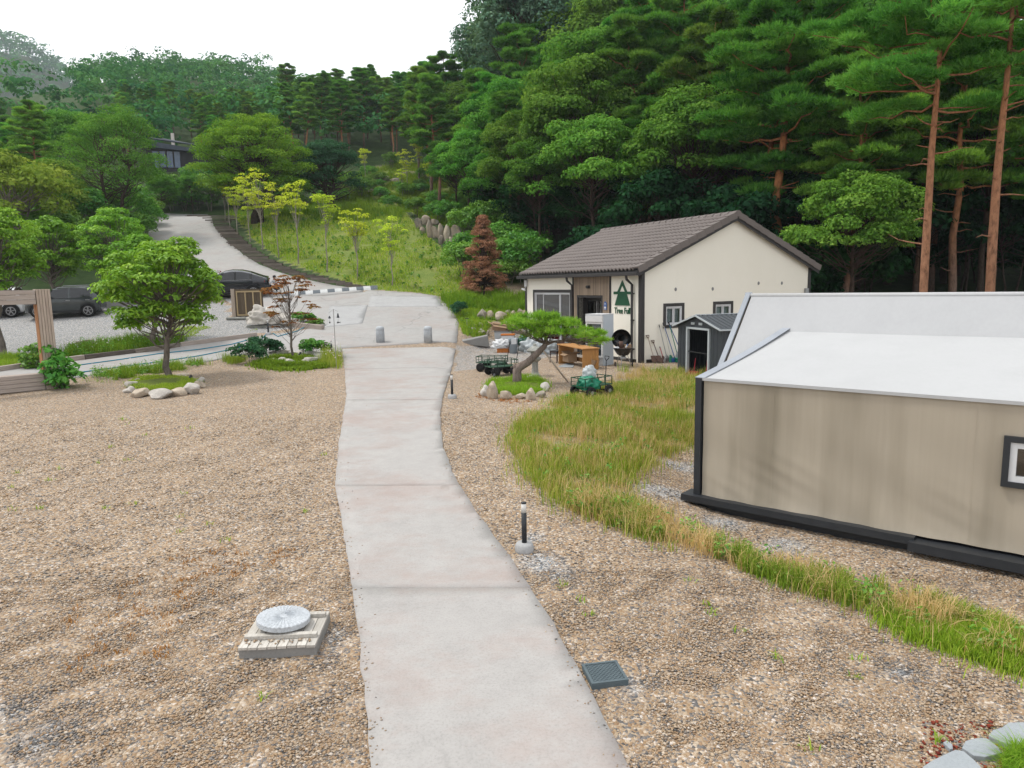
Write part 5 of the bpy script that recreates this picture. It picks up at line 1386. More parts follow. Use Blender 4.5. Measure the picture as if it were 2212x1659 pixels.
# person squatting
def person(loc, rz):
    V = [(0, 0, .30), (0, -.04, .46), (0, -.11, .62), (0, -.17, .76), (0, -.19, .83), (0, -.21, .90), (0, -.22, .99)]
    Rr = [(.15, .13), (.14, .11), (.16, .11), (.12, .09), (.055, .055), (.078, .09), (.075, .085)]
    Ed = [(i, i + 1) for i in range(6)]
    for s in (-1, 1):
        o = len(V); V += [(s * .10, -.04, .27), (s * .17, -.26, .40), (s * .19, -.44, .50), (s * .17, -.34, .28), (s * .16, -.27, .08), (s * .17, -.40, .04), (s * .18, -.50, .035)]
        Rr += [(.105, .10), (.085, .085), (.062, .062), (.058, .06), (.042, .045), (.045, .035), (.04, .028)]
        Ed += [(0, o), (o, o + 1), (o + 1, o + 2), (o + 2, o + 3), (o + 3, o + 4), (o + 4, o + 5), (o + 5, o + 6)]
        a = len(V); V += [(s * .18, -.17, .735), (s * .25, -.30, .57), (s * .17, -.50, .56), (s * .12, -.57, .56)]
        Rr += [(.06, .06), (.043, .043), (.03, .03), (.036, .02)]
        Ed += [(3, a), (a, a + 1), (a + 1, a + 2), (a + 2, a + 3)]
        for f in range(4):
            V.append((s * (.13 - f * .018), -.625 - .006 * (f in (1, 2)), .575 - f * .012)); Rr.append((.0095, .0095)); Ed.append((a + 3, len(V) - 1))
        V.append((s * .085, -.56, .60)); Rr.append((.010, .010)); Ed.append((a + 3, len(V) - 1))
    me = bpy.data.meshes.new('body'); me.from_pydata(V, Ed, []); ob = link('body', me)
    md = ob.modifiers.new('skin', 'SKIN'); sv = me.skin_vertices[0].data
    for k, r_ in enumerate(Rr): sv[k].radius = r_
    sv[0].use_root = True
    ob.modifiers.new('sub', 'SUBSURF').levels = 2
    ob.modifiers['sub'].render_levels = 2
    dg = bpy.context.evaluated_depsgraph_get(); dg.update(); m2 = bpy.data.meshes.new_from_object(ob.evaluated_get(dg)); bpy.data.objects.remove(ob)
    m2.materials.clear()
    for n_ in ('skin', 'white_shirt', 'navy_trousers', 'white_paint', 'black_hair'): m2.materials.append(M(n_))
    for f in m2.polygons:
        c = f.center; f.use_smooth = True
        if c.z > .80: f.material_index = 4 if (c.z > .97 or (c.y > -.20 and c.z > .88)) else 0
        elif c.z > .40 and abs(c.x) < .30 and c.y > -.36 and not (c.z < .52 and c.y < -.17): f.material_index = 1
        elif c.z < .075 and c.y < -.2: f.material_index = 3
        elif c.y < -.45 and c.z > .53: f.material_index = 0
        else: f.material_index = 2
    t = thing('person', 'person in white T-shirt and dark trousers squatting beside the black car', 'person', loc, rz)
    link('body', m2, t)
    mb = MB(); mb.lathe([(.098, -.02), (.10, .03), (.085, .075), (.05, .10), (.0, .108)], (0, -.20, .97), 16); mb.prism([(-.08, -.28, .965), (.08, -.28, .965), (.05, -.36, .955), (-.05, -.36, .955)], (0, 0, .012)); mb.build('cap', 'black_hair', t, True)
    for s in (-1, 1): MB().lathe([(0, -.011), (.011, 0), (0, .011)], (s * .03, -.300, .935), 8).build('eye', 'black_hair', t)
    MB().prism([(-.012, -.296, .895), (.012, -.296, .895), (0, -.325, .90), (0, -.298, .93)], (0, .01, 0)).build('nose', 'skin', t)
pp = spot(599, 634); person((float(pp[0]), float(pp[1]), float(pp[2]) + .03), rad(-15))

# ================================================================== cars
def car_paint(name, c, rough=.25):
    t = NT(name, rough, .5); t.color(c); t.b.inputs['Coat Weight'].default_value = .6; t.b.inputs['Coat Roughness'].default_value = .06; t.b.inputs['Metallic'].default_value = .2
car_paint('dark_green_paint', (.030, .038, .040)); car_paint('black_paint', (.010, .012, .018)); car_paint('white_car_paint', (.66, .67, .68))
simple('alloy', (.38, .38, .39), (.30, .30, .31), 5, .35, .5, .6)
simple('car_glass', (.012, .014, .017), (.010, .012, .014), 3, .06, .6)
simple('windscreen_glass', (.05, .06, .075), (.045, .05, .06), 3, .05, .8)
simple('lamp_glass', (.70, .74, .78), (.6, .64, .68), 8, .1, .6)
simple('tail_red', (.30, .01, .015), (.22, .008, .01), 8, .2, .5)
simple('car_trim', (.02, .021, .022), (.014, .015, .016), 6, .6, .3)
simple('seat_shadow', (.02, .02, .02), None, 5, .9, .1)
def car(label, loc, rz, paint, st, cab, wheels, wr, W, tilt=(0, 0), plate=True, kind='suv', rack=False):
    """st: stations front->rear (x, ztop, belt, w, wroof, zbot); cab: (cowl, roof_front, roof_rear, deck) station indices"""
    t = thing('parked_car', label, 'car', loc, rz, None, tilt)
    rings = []
    for (x, zt, bl, w, wt, zb) in st:
        half = [(0, zb), (w * .86, zb), (w * .985, zb + .12), (w, (zb + bl) / 2 + .05), (w * .985, bl - .06), (w * .965, bl), (wt, zt - .05 if zt - bl > .2 else zt - .02), (wt * .80, zt), (0, zt + .012)]
        rings.append([(x, y, z) for y, z in half])
    nr = len(rings[0]); body, glass = MB(), {}
    cowl, rfr, rre, deck = cab
    for s in (1, -1):
        for i in range(len(st) - 1):
            for k in range(nr - 1):
                q = [rings[i][k], rings[i + 1][k], rings[i + 1][k + 1], rings[i][k + 1]]
                q = [(p[0], p[1] * s, p[2]) for p in q]
                key = None
                if k == 5 and rfr <= i < rre: key = ('side_window', s, 0)
                if k in (6, 7) and cowl <= i < rfr: key = ('windscreen', 0, 0)
                if k in (6, 7) and rre <= i < deck: key = ('rear_window', 0, 0)
                if k == 5 and cowl <= i < rfr: key = ('side_window', s, 0)
                if k == 5 and rre <= i < deck and kind == 'coupe': key = ('side_window', s, 0)
                g = glass.setdefault(key, MB()) if key else body
                g.smooth = True; g.add(q, [(0, 1, 2, 3)])
    for e in (0, -1):
        rg = rings[e]; body.smooth = False
        body.add([(p[0], p[1], p[2]) for p in rg] + [(p[0], -p[1], p[2]) for p in rg[::-1]], [tuple(range(2 * nr))])
    def weld(o):
        bm = bmesh.new(); bm.from_mesh(o.data); bmesh.ops.remove_doubles(bm, verts=bm.verts, dist=.0008); bmesh.ops.recalc_face_normals(bm, faces=bm.faces); bm.to_mesh(o.data); bm.free()
    weld(body.build('body', paint, t))
    for key, g in glass.items(): weld(g.build(key[0], 'car_glass' if key[0] != 'windscreen' else 'windscreen_glass', t))
    # pillars over the glass line
    def sidept(i, k, s): p = rings[i][k]; return (p[0], p[1] * s * 1.004, p[2])
    for s in (1, -1):
        bx = st[rfr][0] + (st[rre][0] - st[rfr][0]) * .42
        def lerp(x, k):
            xs = [a[0] for a in st][::-1]; return (x, float(np.interp(x, xs, [rg[k][1] for rg in rings][::-1])) * s * 1.004, float(np.interp(x, xs, [rg[k][2] for rg in rings][::-1])))
        mb = MB(); mb.bar(lerp(bx, 5), lerp(bx, 6), .09, .02); mb.bar(sidept(cowl, 5, s), sidept(rfr, 6, s), .05, .03); mb.bar(sidept(rre, 5, s), sidept(rre, 6, s), .12, .02); mb.build('pillar', paint if kind == 'suv' else 'car_trim', t)
        mb = MB(); mb.box((st[cowl][0] - .42, s * (W / 2 + .06), lerp(st[cowl][0] - .42, 5)[2] + .06), (.16, .16, .12)); mb.build('mirror', paint, t, bevel=.03)
        for dx in (.18, -.75):
            q = lerp(bx - .12 + (.95 if dx > 0 else .0) * 0 + dx, 4); mb = MB(); mb.box((q[0], q[1] + .012 * s, q[2] - .06), (.2, .025, .03)); mb.build('door_handle', 'alloy' if kind == 'suv' else paint, t)
        mb = MB(); a0 = lerp(st[rfr][0] + .3, 5); mb.bar(lerp(st[cowl][0] - .3, 5), lerp(st[rre][0] - .05, 5), .012, .022); mb.build('belt_trim', 'alloy' if kind == 'coupe' else 'car_trim', t)
        mb = MB(); mb.b2((st[-1][0] + .75, s * (W / 2 - .04), .20), (st[0][0] - .8, s * (W / 2 + .008), .34)); mb.build('sill', 'car_trim', t, bevel=.02)
        for x in wheels:
            arch = MB(); n_ = 14; vs = []
            for k in range(n_ + 1):
                q = PI * k / n_ * 1.1 - .05 * PI
                vs += [(x + (wr + .035) * math.cos(q), s * (W / 2 + .012), wr + (wr + .035) * math.sin(q)), (x + (wr + .10) * math.cos(q), s * (W / 2 + .006), wr + (wr + .10) * math.sin(q)), (x + (wr + .035) * math.cos(q), s * (W / 2 - .2), wr + (wr + .035) * math.sin(q))]
            arch.add(vs, [f for k in range(n_) for f in ((3 * k, 3 * k + 3, 3 * k + 4, 3 * k + 1), (3 * k, 3 * k + 3, 3 * k + 5, 3 * k + 2))]); arch.build('wheel_arch', 'car_trim', t)
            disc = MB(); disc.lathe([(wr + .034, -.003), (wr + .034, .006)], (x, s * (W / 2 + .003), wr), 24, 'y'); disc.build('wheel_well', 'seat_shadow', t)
            wy = s * (W / 2 - .085)
            w_ = MB(); w_.lathe([(wr * .66, -.10), (wr * .93, -.105), (wr, -.07), (wr, .07), (wr * .93, .105), (wr * .66, .10)], (x, wy, wr), 28, 'y'); wh = w_.build('wheel', 'rubber', t, True)
            rim = MB(); rim.lathe([(wr * .70, .085), (wr * .70, .104), (wr * .60, .106), (wr * .60, .085)], (x, wy, wr) if s > 0 else (x, wy, wr), 26, 'y')
            yo = wy + s * .108
            for k in range(5):
                q = 2 * PI * k / 5 + .3
                for dq in (-.13, .13): rim.bar((x, yo, wr), (x + wr * .63 * math.cos(q + dq), yo, wr + wr * .63 * math.sin(q + dq)), .032, .02)
            rim.lathe([(.05, -.01), (.05, .012), (0, .014)], (x, yo, wr), 12, 'y'); rim.build('rim', 'alloy', wh)
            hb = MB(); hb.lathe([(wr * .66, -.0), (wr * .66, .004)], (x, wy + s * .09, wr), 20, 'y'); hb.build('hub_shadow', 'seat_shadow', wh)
        fx = st[0][0]
        if kind == 'suv':
            mb = MB(); mb.lathe([(0, .03), (.07, .028), (.095, .01), (.10, -.04)], (fx - .10, s * .56, .66), 18, 'x'); mb.build('headlight', 'lamp_glass', t, True)
        else:
            mb = MB(); mb.prism([(fx - .04, s * .52, .74), (fx - .30, s * (W / 2 - .06), .78), (fx - .30, s * (W / 2 - .055), .70), (fx - .03, s * .52, .68)], (.012, s * .012, 0)); mb.build('headlight', 'lamp_glass', t)
        mb = MB(); rx = st[-1][0]; mb.prism([(rx + .02, s * .5, .98 if kind == 'coupe' else .92), (rx + .28, s * (W / 2 - .05), 1.0 if kind == 'coupe' else .95), (rx + .28, s * (W / 2 - .04), .90 if kind == 'coupe' else .78), (rx + .015, s * .5, .90 if kind == 'coupe' else .76)], (-.015, s * .02, 0)); mb.build('tail_light', 'tail_red', t)
        if rack:
            mb = MB(); mb.tube([(st[rfr][0] - .15, s * .52, st[rfr][1] + .0), (st[rfr][0] - .25, s * .53, st[rfr][1] + .06), (st[rre][0] + .15, s * .53, st[rre][1] + .06), (st[rre][0] + .05, s * .52, st[rre][1])], .018, 6); mb.build('roof_rail', 'alloy', t)
    mb = MB(); mb.b2((fx - .02, -.45, .34), (fx + .012, .45, .52)); mb.build('grille', 'car_trim', t, bevel=.01)
    mb = MB(); mb.b2((fx - .06, -.62, .26), (fx + .022, .62, .32)); mb.build('bumper', 'alloy' if kind == 'suv' else 'car_trim', t, bevel=.02)
    if plate:
        mb = MB(); mb.b2((fx + .013, -.26, .40), (fx + .024, .26, .51)); pl = mb.build('number_plate', 'white_paint', t)
        mb = MB()
        for k in range(7):
            if k != 3: mb.b2((fx + .0245, -.2 + k * .06, .425), (fx + .026, -.165 + k * .06, .485))
        mb.build('plate_digits', 'car_trim', pl)
    return t
SUV = [(1.80, .72, .60, .60, .50, .36), (1.76, .86, .72, .72, .60, .26), (1.55, .97, .88, .79, .66, .22), (1.15, 1.02, .94, .80, .70, .20), (.92, 1.05, .97, .80, .70, .20), (.42, 1.50, 1.0, .80, .60, .20), (-.2, 1.56, 1.01, .80, .60, .20), (-.9, 1.56, 1.02, .80, .60, .20), (-1.42, 1.53, 1.03, .79, .60, .22), (-1.72, 1.10, 1.02, .77, .66, .26), (-1.79, .92, .84, .74, .68, .32), (-1.80, .60, .52, .68, .60, .36)]
XM = [(2.28, .66, .54, .66, .52, .36), (2.22, .80, .68, .82, .66, .26), (1.95, .92, .82, .89, .74, .23), (1.4, 1.01, .93, .91, .78, .21), (1.10, 1.05, .97, .91, .78, .21), (.25, 1.47, 1.02, .91, .62, .21), (-.2, 1.55, 1.03, .91, .62, .21), (-.75, 1.53, 1.05, .91, .61, .21), (-1.25, 1.42, 1.07, .90, .60, .22), (-1.95, 1.16, 1.09, .88, .66, .25), (-2.2, 1.10, .98, .84, .68, .30), (-2.28, .72, .62, .76, .64, .36)]
SED = [(2.3, .60, .50, .66, .52, .36), (2.22, .74, .62, .82, .66, .24), (1.9, .86, .76, .88, .74, .21), (1.3, .94, .88, .90, .78, .19), (.95, .98, .91, .90, .78, .19), (.15, 1.38, .96, .90, .60, .19), (-.3, 1.44, .97, .90, .60, .19), (-.9, 1.43, .98, .90, .60, .19), (-1.3, 1.33, .99, .89, .62, .2), (-1.8, 1.05, .97, .88, .70, .22), (-2.25, .98, .88, .82, .70, .28), (-2.32, .66, .56, .74, .62, .34)]
def lot(u, v, dz=0.0): p = spot(u, v); return (float(p[0]), float(p[1]), float(p[2]) + dz)
car('dark green compact SUV with roof rails parked left on the gravel', lot(147, 682, .02), rad(197), 'dark_green_paint', SUV, (4, 5, 8, 9), (1.18, -1.20), .33, 1.60, (rad(-5), 0), rack=True)
car('black coupe-roofed SUV parked at the foot of the drive', lot(499, 641, .05), rad(196), 'black_paint', XM, (4, 5, 8, 9), (1.36, -1.36), .35, 1.82, (rad(-7), 0), kind='coupe')
car('white car half cut by the left picture edge beyond the frame', lot(-20, 684, .02), rad(200), 'white_car_paint', SUV, (4, 5, 8, 9), (1.18, -1.20), .34, 1.68, (rad(-5), 0))
car('white saloon parked behind the cherry crown and the black car', lot(395, 622, .02), rad(198), 'white_car_paint', SED, (4, 5, 8, 9), (1.38, -1.38), .33, 1.80, (rad(-7), 0), kind='coupe')

# ================================================================== metal shed
fx_, fy_ = 5.88, 22.2
shed = thing('metal_shed', 'small dark ribbed metal garden shed with open doorway against the house gable', 'shed', (fx_, fy_, gz(fx_, fy_)), math.atan2(-.954, .298))
def ribbed(lo, hi, axis, nrib, dep=.022, poly=None):
    mb = MB(); return mb
def rib_wall(a, b, z0, ztop, plane, at_, sgn, name='wall_panel', pitch=.16):
    """vertical ribbed sheet between a..b; ztop a function"""
    n = max(1, int((b - a) / pitch)); mb = MB(); w = (b - a) / n
    for k in range(n):
        x0 = a + k * w
        pts = [(x0, 0), (x0 + w * .3, 0), (x0 + w * .42, .022), (x0 + w * .88, .022), (x0 + w, 0)]
        for (p, d), (q, e_) in zip(pts[:-1], pts[1:]):
            f = lambda s, dd, z: (s, at_ + sgn * dd, z) if plane == 'y' else (at_ + sgn * dd, s, z)
            mb.add([f(p, d, z0), f(q, e_, z0), f(q, e_, ztop(q)), f(p, d, ztop(p))], [(0, 1, 2, 3)])
    return mb.build(name, 'shed_steel', shed)
HW, EV, AP, DPT = 1.25, 1.58, 1.93, 1.9
gab = lambda x: EV + (AP - EV) * (1 - abs(x) / HW)
rib_wall(-HW, -.66, 0, lambda x: EV, 'y', 0, -1); rib_wall(.62, HW, 0, lambda x: EV, 'y', 0, -1)
mb = MB(); mb.prism([(-HW, -.03, EV), (HW, -.03, EV), (0, -.03, AP)], (0, .03, 0)); mb.build('gable_panel', 'shed_steel', shed)
rib_wall(0, DPT, 0, lambda x: EV, 'x', -HW, -1); rib_wall(0, DPT, 0, lambda x: EV, 'x', HW, 1); rib_wall(-HW, HW, 0, lambda x: EV, 'y', DPT, 1)
mb = MB(); mb.b2((-HW, .0, -.05), (HW, DPT, .01)); mb.build('floor', 'interior_dark', shed)
for x in (-.66, .58):
    mb = MB(); mb.b2((x, -.06, -.02), (x + .075, .03, EV - .02)); mb.build('door_post', 'shed_trim', shed)
mb = MB(); mb.b2((-.66, -.058, EV - .06), (.655, .028, EV)); mb.build('door_head', 'shed_trim', shed)
for x in (-.30, .14):
    mb = MB(); mb.b2((x - .1, -.05, 1.66), (x + .1, -.03, 1.74)); v_ = mb.build('vent', 'shed_trim', shed, bevel=.012)
for s in (-1, 1):
    mb = MB(); nn = 12; L = DPT + .22; vs = []
    for k in range(nn + 1):
        for d_, y_ in ((0, 0), (.0, .3), (.02, .4), (.02, .9)):
            y = -.14 + L * (k + y_) / nn
            if y > -.14 + L + 1e-6: continue
            vs.append((y, d_))
    for (y0, d0), (y1, d1) in zip(vs[:-1], vs[1:]):
        ov = HW + .12; ze = EV - .12 * (AP - EV) / HW
        mb.add([(0, y0, AP + .03 + d0), (0, y1, AP + .03 + d1), (s * ov, y1, ze + .03 + d1), (s * ov, y0, ze + .03 + d0)], [(0, 1, 2, 3)])
    mb.build('roof_sheet', 'shed_steel', shed)
    mb = MB(); mb.bar((0, -.15, AP + .03), (s * ov, -.15, ze + .03), .02, .05); mb.bar((s * (ov + .005), -.15, ze + .03), (s * (ov + .005), -.14 + L, ze + .03), .02, .045); mb.build('roof_trim', 'shed_trim', shed)
mb = MB(); mb.bar((0, -.14, AP + .055), (0, -.14 + L, AP + .055), .06, .02); mb.build('ridge_trim', 'shed_trim', shed)
mb = MB(); mb.b2((-.58, -.02, .78), (.58, .0, .81)); mb.build('cross_bar', 'black_steel', shed)
def shed_pt(x, y, z=0): c_2, s_2 = math.cos(shed.rotation_euler[2]), math.sin(shed.rotation_euler[2]); return (fx_ + x * c_2 - y * s_2, fy_ + x * s_2 + y * c_2, gz(fx_, fy_) + z)
ct = thing('hand_truck', 'red hand truck leaning inside the open shed', 'trolley', shed_pt(.0, .35), shed.rotation_euler[2])
mb = MB(); mb.tube([(-.18, 0, .05), (-.18, .25, .75), (.18, .25, .75), (.18, 0, .05)], .02, 6); mb.tube([(-.18, .12, .4), (.18, .12, .4)], .016, 6); mb.build('frame', 'red_plastic', ct)
mb = MB(); mb.b2((-.2, -.22, .01), (.2, .0, .03)); mb.build('toe_plate', 'red_plastic', ct)
def scoop(label, loc, rz, mat):
    t = thing('dustpan', label, 'dustpan', loc, rz)
    mb = MB(); mb.add([(-.17, -.15, 0), (.17, -.15, 0), (.19, .15, .02), (-.19, .15, .02), (-.19, .15, .14), (.19, .15, .14), (-.17, -.13, .03), (.17, -.13, .03)], [(0, 1, 2, 3), (3, 2, 5, 4), (0, 3, 4, 6), (1, 7, 5, 2)]); mb.build('pan', mat, t)
    mb = MB(); mb.tube([(0, .14, .1), (0, .22, .55)], .013, 6); mb.build('handle', mat, t)
scoop('red dustpan on the ground in the shed doorway', shed_pt(-.38, -.02, .02), -.9, 'red_plastic')
scoop('second red dustpan at the right of the shed doorway', shed_pt(.38, .02, .02), -.5, 'red_plastic')
lump('sack', 'brown sack slumped inside the shed', 'sack', shed_pt(-.2, .9), (.35, .3, .4), 12, 'cardboard', .2)
lump('sack', 'dark blue sack inside the shed behind the red truck', 'sack', shed_pt(.42, .6), (.22, .2, .45), 13, 'blue_plastic', .2)

# ================================================================== tools leaning on the gable
def wpt(s, off, z=0): q = HC + E2 * s - E1 * off; return np.array([q[0], q[1], GZ0 + z])
def tool(name, label, s, off, z, top_s, mat, kind, hmat=None):
    b, tp = wpt(s, off), wpt(top_s, .06, z); t = thing(name, label, 'tool', tuple(b), 0, 'garden tools leaning on the gable'); d = tp - b; un = d / np.linalg.norm(d); e2 = np.array([E2[0], E2[1], 0])
    lo = .30 if kind in ('shovel', 'spade') else .16
    mb = MB(); mb.tube([tuple(un * lo), tuple(d)], .016, 7); mb.build('shaft', mat, t)
    if kind == 'shovel':
        mb = MB(); A = [(-.11, .30), (.11, .30), (.12, .08), (.0, -.02), (-.12, .08)]; mb.prism([tuple(e2 * x + un * z_) for x, z_ in A], tuple(np.array([E1[0], E1[1], 0]) * .012)); mb.build('blade', 'rust_steel', t)
        mb = MB(); tp_ = d; mb.tube([tuple(tp_ - un * .10), tuple(tp_ + e2 * .06), tuple(tp_ + e2 * .07 + un * .04)], .012, 6); mb.tube([tuple(tp_ - un * .10), tuple(tp_ - e2 * .06), tuple(tp_ - e2 * .07 + un * .04)], .012, 6); mb.tube([tuple(tp_ - e2 * .075 + un * .04), tuple(tp_ + e2 * .075 + un * .04)], .014, 6); mb.build('grip', 'rust_steel', t)
    elif kind == 'broom':
        mb = MB(); A = [(-.03, .30), (.03, .30), (.15, -.02), (-.15, -.02)]
        for k in range(9):
            x = -.13 + .26 * k / 8; mb.bar(tuple(un * .28 + e2 * x * .2), tuple(e2 * x - un * .02), .03, .03)
        mb.build('bristles', hmat or mat, t)
    elif kind == 'rake':
        mb = MB()
        for k in range(11):
            x = -.2 + .4 * k / 10; mb.tube([tuple(un * .34), tuple(e2 * x + un * .06), tuple(e2 * x - un * .0 - np.array([E1[0], E1[1], 0]) * .05)], .006, 4)
        mb.build('tines', hmat or mat, t)
    elif kind == 'pusher':
        mb = MB(); mb.prism([tuple(e2 * x + un * z_) for x, z_ in ((-.22, .0), (.22, .0), (.2, .16), (-.2, .16))], tuple(-np.array([E1[0], E1[1], 0]) * .05)); mb.build('head', hmat or mat, t)
    if hmat and kind in ('broom', 'pusher', 'rake'):
        mb = MB(); mb.tube([tuple(d * .92), tuple(d * 1.0)], .019, 7); mb.build('grip', 'car_trim', t)
tool('shovel', 'D-handled shovel with rusty blade, nearest the dark corner trim', .38, .35, 1.0, .25, 'grey_timber_upright', 'shovel')
tool('shovel', 'shorter D-handled shovel, second from the corner trim', .62, .38, .80, .50, 'dark_wood', 'shovel')
tool('broom', 'short red-handled broom beside the shovels', .80, .38, .58, .83, 'red_plastic', 'broom', 'rust_steel')
tool('rake', 'silver-shafted rake with black grip leaning on the gable', .95, .40, 1.42, .78, 'steel', 'rake', 'steel')
tool('broom', 'pale-shafted broom with green plastic bristles', 1.10, .45, 1.48, .97, 'pale_timber', 'broom', 'green_plastic')
tool('pusher', 'blue-shafted squeegee with black grip', 1.30, .45, 1.40, 1.02, 'blue_plastic', 'pusher', 'blue_plastic')
tool('rake', 'green-shafted leaf rake next to the shed', 1.48, .42, 1.50, 1.25, 'green_plastic', 'rake', 'clear_sheet')
tool('broom', 'blue pole leaning right towards the shed wall', 1.75, .45, 1.50, 1.22, 'blue_plastic', 'broom', 'clear_sheet')
q = wpt(1.55, .75); lump('netting', 'heap of green plastic netting in front of the leaning tools', 'netting', q, (.34, .22, .14), 21, 'green_plastic', .6, 4)
q = wpt(1.85, .95); lump('netting', 'bright green net bag beside the shed post', 'netting', q, (.26, .2, .20), 22, 'green_plastic', .6, 4)
q = wpt(1.62, .5); lump('plastic_bag', 'crumpled pale blue plastic bag behind the green netting', 'bag', q, (.25, .15, .24), 23, 'clear_sheet', .6, 4)

# ================================================================== kettle grill
gp0 = wpt(-.02, 0) * 0 + np.array([4.02, 25.45, GZ0]); gr = thing('kettle_grill', 'black kettle barbecue with lid hinged open against the house', 'grill', tuple(gp0), rad(-8))
R_ = .35
MB().lathe([(.0, .40), (.10, .405), (.20, .45), (.28, .55), (R_, .68), (R_ + .012, .70), (R_ - .01, .70), (.26, .56), (.1, .43), (.0, .42)], n=28).build('bowl', 'black_enamel', gr, True)
mb = MB(); prof = [(R_, .0), (R_ * .97, .09), (R_ * .8, .19), (R_ * .5, .25), (.0, .27), (0, .26), (R_ * .5, .24), (R_ * .78, .18), (R_ * .95, .085), (R_ * .985, .0)]; mb.lathe(prof, (0, 0, 0), 28, cap=False); lid = mb.build('lid', 'black_enamel', gr, True); lid.rotation_euler = (rad(-86), 0, 0); lid.location = (-.06, .22, 1.0)
MB().lathe([(.0, .675), (R_ - .02, .675), (R_ - .02, .685), (0, .685)], n=24).build('grate', 'rust_steel', gr)
for q in (rad(255), rad(20), rad(140)):
    mb = MB(); mb.tube([(math.cos(q) * .16, math.sin(q) * .16, .46), (math.cos(q) * .30, math.sin(q) * .30, .0 if q > 4 else .06)], .013, 7); mb.build('leg', 'steel', gr)
for q in (rad(20), rad(140)):
    mb = MB(); mb.lathe([(.02, -.025), (.075, -.025), (.085, -.01), (.085, .01), (.075, .025), (.02, .025)], (math.cos(q) * .30 + (.05 if q < 1 else -.05), math.sin(q) * .30, .085), 16, 'x'); mb.build('wheel', 'rubber', gr, True)
MB().lathe([(.11, .27), (.12, .29), (.12, .36), (.06, .40)], n=18).build('ash_catcher', 'steel', gr, True)
mb = MB(); mb.tube([(R_ + .005, -.02, .66), (R_ + .07, -.02, .64), (R_ + .07, .08, .64), (R_ + .005, .08, .66)], .01, 6); mb.build('side_handle', 'car_trim', gr)
def onp(dx, dy, dz): return (gp0[0] + dx, gp0[1] + dy, gp0[2] + dz)
t = thing('chimney_starter', 'rusty charcoal chimney starter standing in the open grill', 'starter', onp(-.07, .02, .685)); MB().lathe([(.075, 0), (.075, .24), (.07, .24), (.07, .02)], n=18).build('can', 'rust_steel', t, True); mb = MB(); mb.tube([(-.075, 0, .20), (-.14, 0, .19), (-.14, 0, .07), (-.075, 0, .06)], .009, 6); mb.build('handle', 'rust_steel', t)
t = thing('spray_can', 'white and blue can tipped on the grill rim', 'can', onp(.08, -.12, .70), .4, None, (rad(28), rad(15))); MB().lathe([(.03, 0), (.032, .02), (.032, .11)], n=14).build('can_body', 'white_plastic', t, True); MB().lathe([(.033, .11), (.03, .15), (.0, .155)], n=14).build('cap', 'blue_plastic', t, True)
mb = MB(); mb.box((0, 0, .05), (.24, .16, .10)); mb.box((0, 0, .108), (.25, .17, .015)); o = mb.build('firelighter_box', 'cardboard', None, bevel=.005, loc=onp(.17, .05, .69), rz=.1); tag(o, 'small beige box resting on the right of the grill', 'box')
lump('foil', 'scrap of white foil on the left rim of the grill', 'foil', onp(-.24, -.06, .69), (.08, .05, .03), 33, 'white_plastic', .5, 4)

# ================================================================== display fridge
fp = spot(1303, 791); W_, D_, H_ = .76, .70, 1.86
fr_ = thing('display_fridge', 'pale upright display fridge with glass door standing outside', 'fridge', (float(fp[0]) - .02, float(fp[1]) + .05, GZ0), rad(-43))
# local origin: near front right corner; front faces -y, body to -x
mb = MB()
mb.b2((-W_, .06, .0), (-W_ + .04, D_, H_)); mb.b2((-.04, .06, .0), (0, D_, H_)); mb.b2((-W_ + .04, D_ - .04, 0), (-.04, D_, H_)); mb.b2((-W_ + .04, .06, H_ - .05), (-.04, D_ - .04, H_)); mb.b2((-W_ + .04, .06, 0), (-.04, D_ - .04, .30)); mb.build('cabinet', 'fridge_white', fr_)
mb = MB(); mb.b2((-W_ - .005, -.02, H_ - .26), (.005, .058, H_ - .02)); mb.build('header', 'white_plastic', fr_, bevel=.01)
mb = MB(); mb.b2((-W_ - .01, .0, H_ + .002), (.01, D_ + .01, H_ + .03)); mb.build('top_lid', 'white_plastic', fr_)
dr = MB()
for lo, hi in (((-W_, .0, .30), (-W_ + .06, .055, H_ - .27)), ((-.06, .0, .30), (0, .055, H_ - .27)), ((-W_ + .06, .0, .30), (-.06, .055, .37)), ((-W_ + .06, .0, H_ - .33), (-.06, .055, H_ - .27))): dr.b2(lo, hi)
dr = dr.build('glass_door', 'white_plastic', fr_)
mb = MB(); mb.b2((-W_ + .06, .02, .37), (-.06, .03, H_ - .33)); mb.build('pane', 'window_glass', dr)
mb = MB(); mb.b2((-W_ + .02, -.04, .8), (-W_ + .045, .0, 1.3)); mb.build('handle', 'grey_plastic', dr)
for z in (.60, .88, 1.15, 1.40):
    mb = MB(); mb.b2((-W_ + .05, .10, z), (-.05, D_ - .06, z + .012)); mb.build('shelf', 'white_plastic', fr_)
for k in range(6):
    mb = MB(); mb.b2((-W_ + .02, .03, .05 + k * .038), (-.02, .05, .072 + k * .038)); mb.build('louvre', 'white_plastic', fr_)

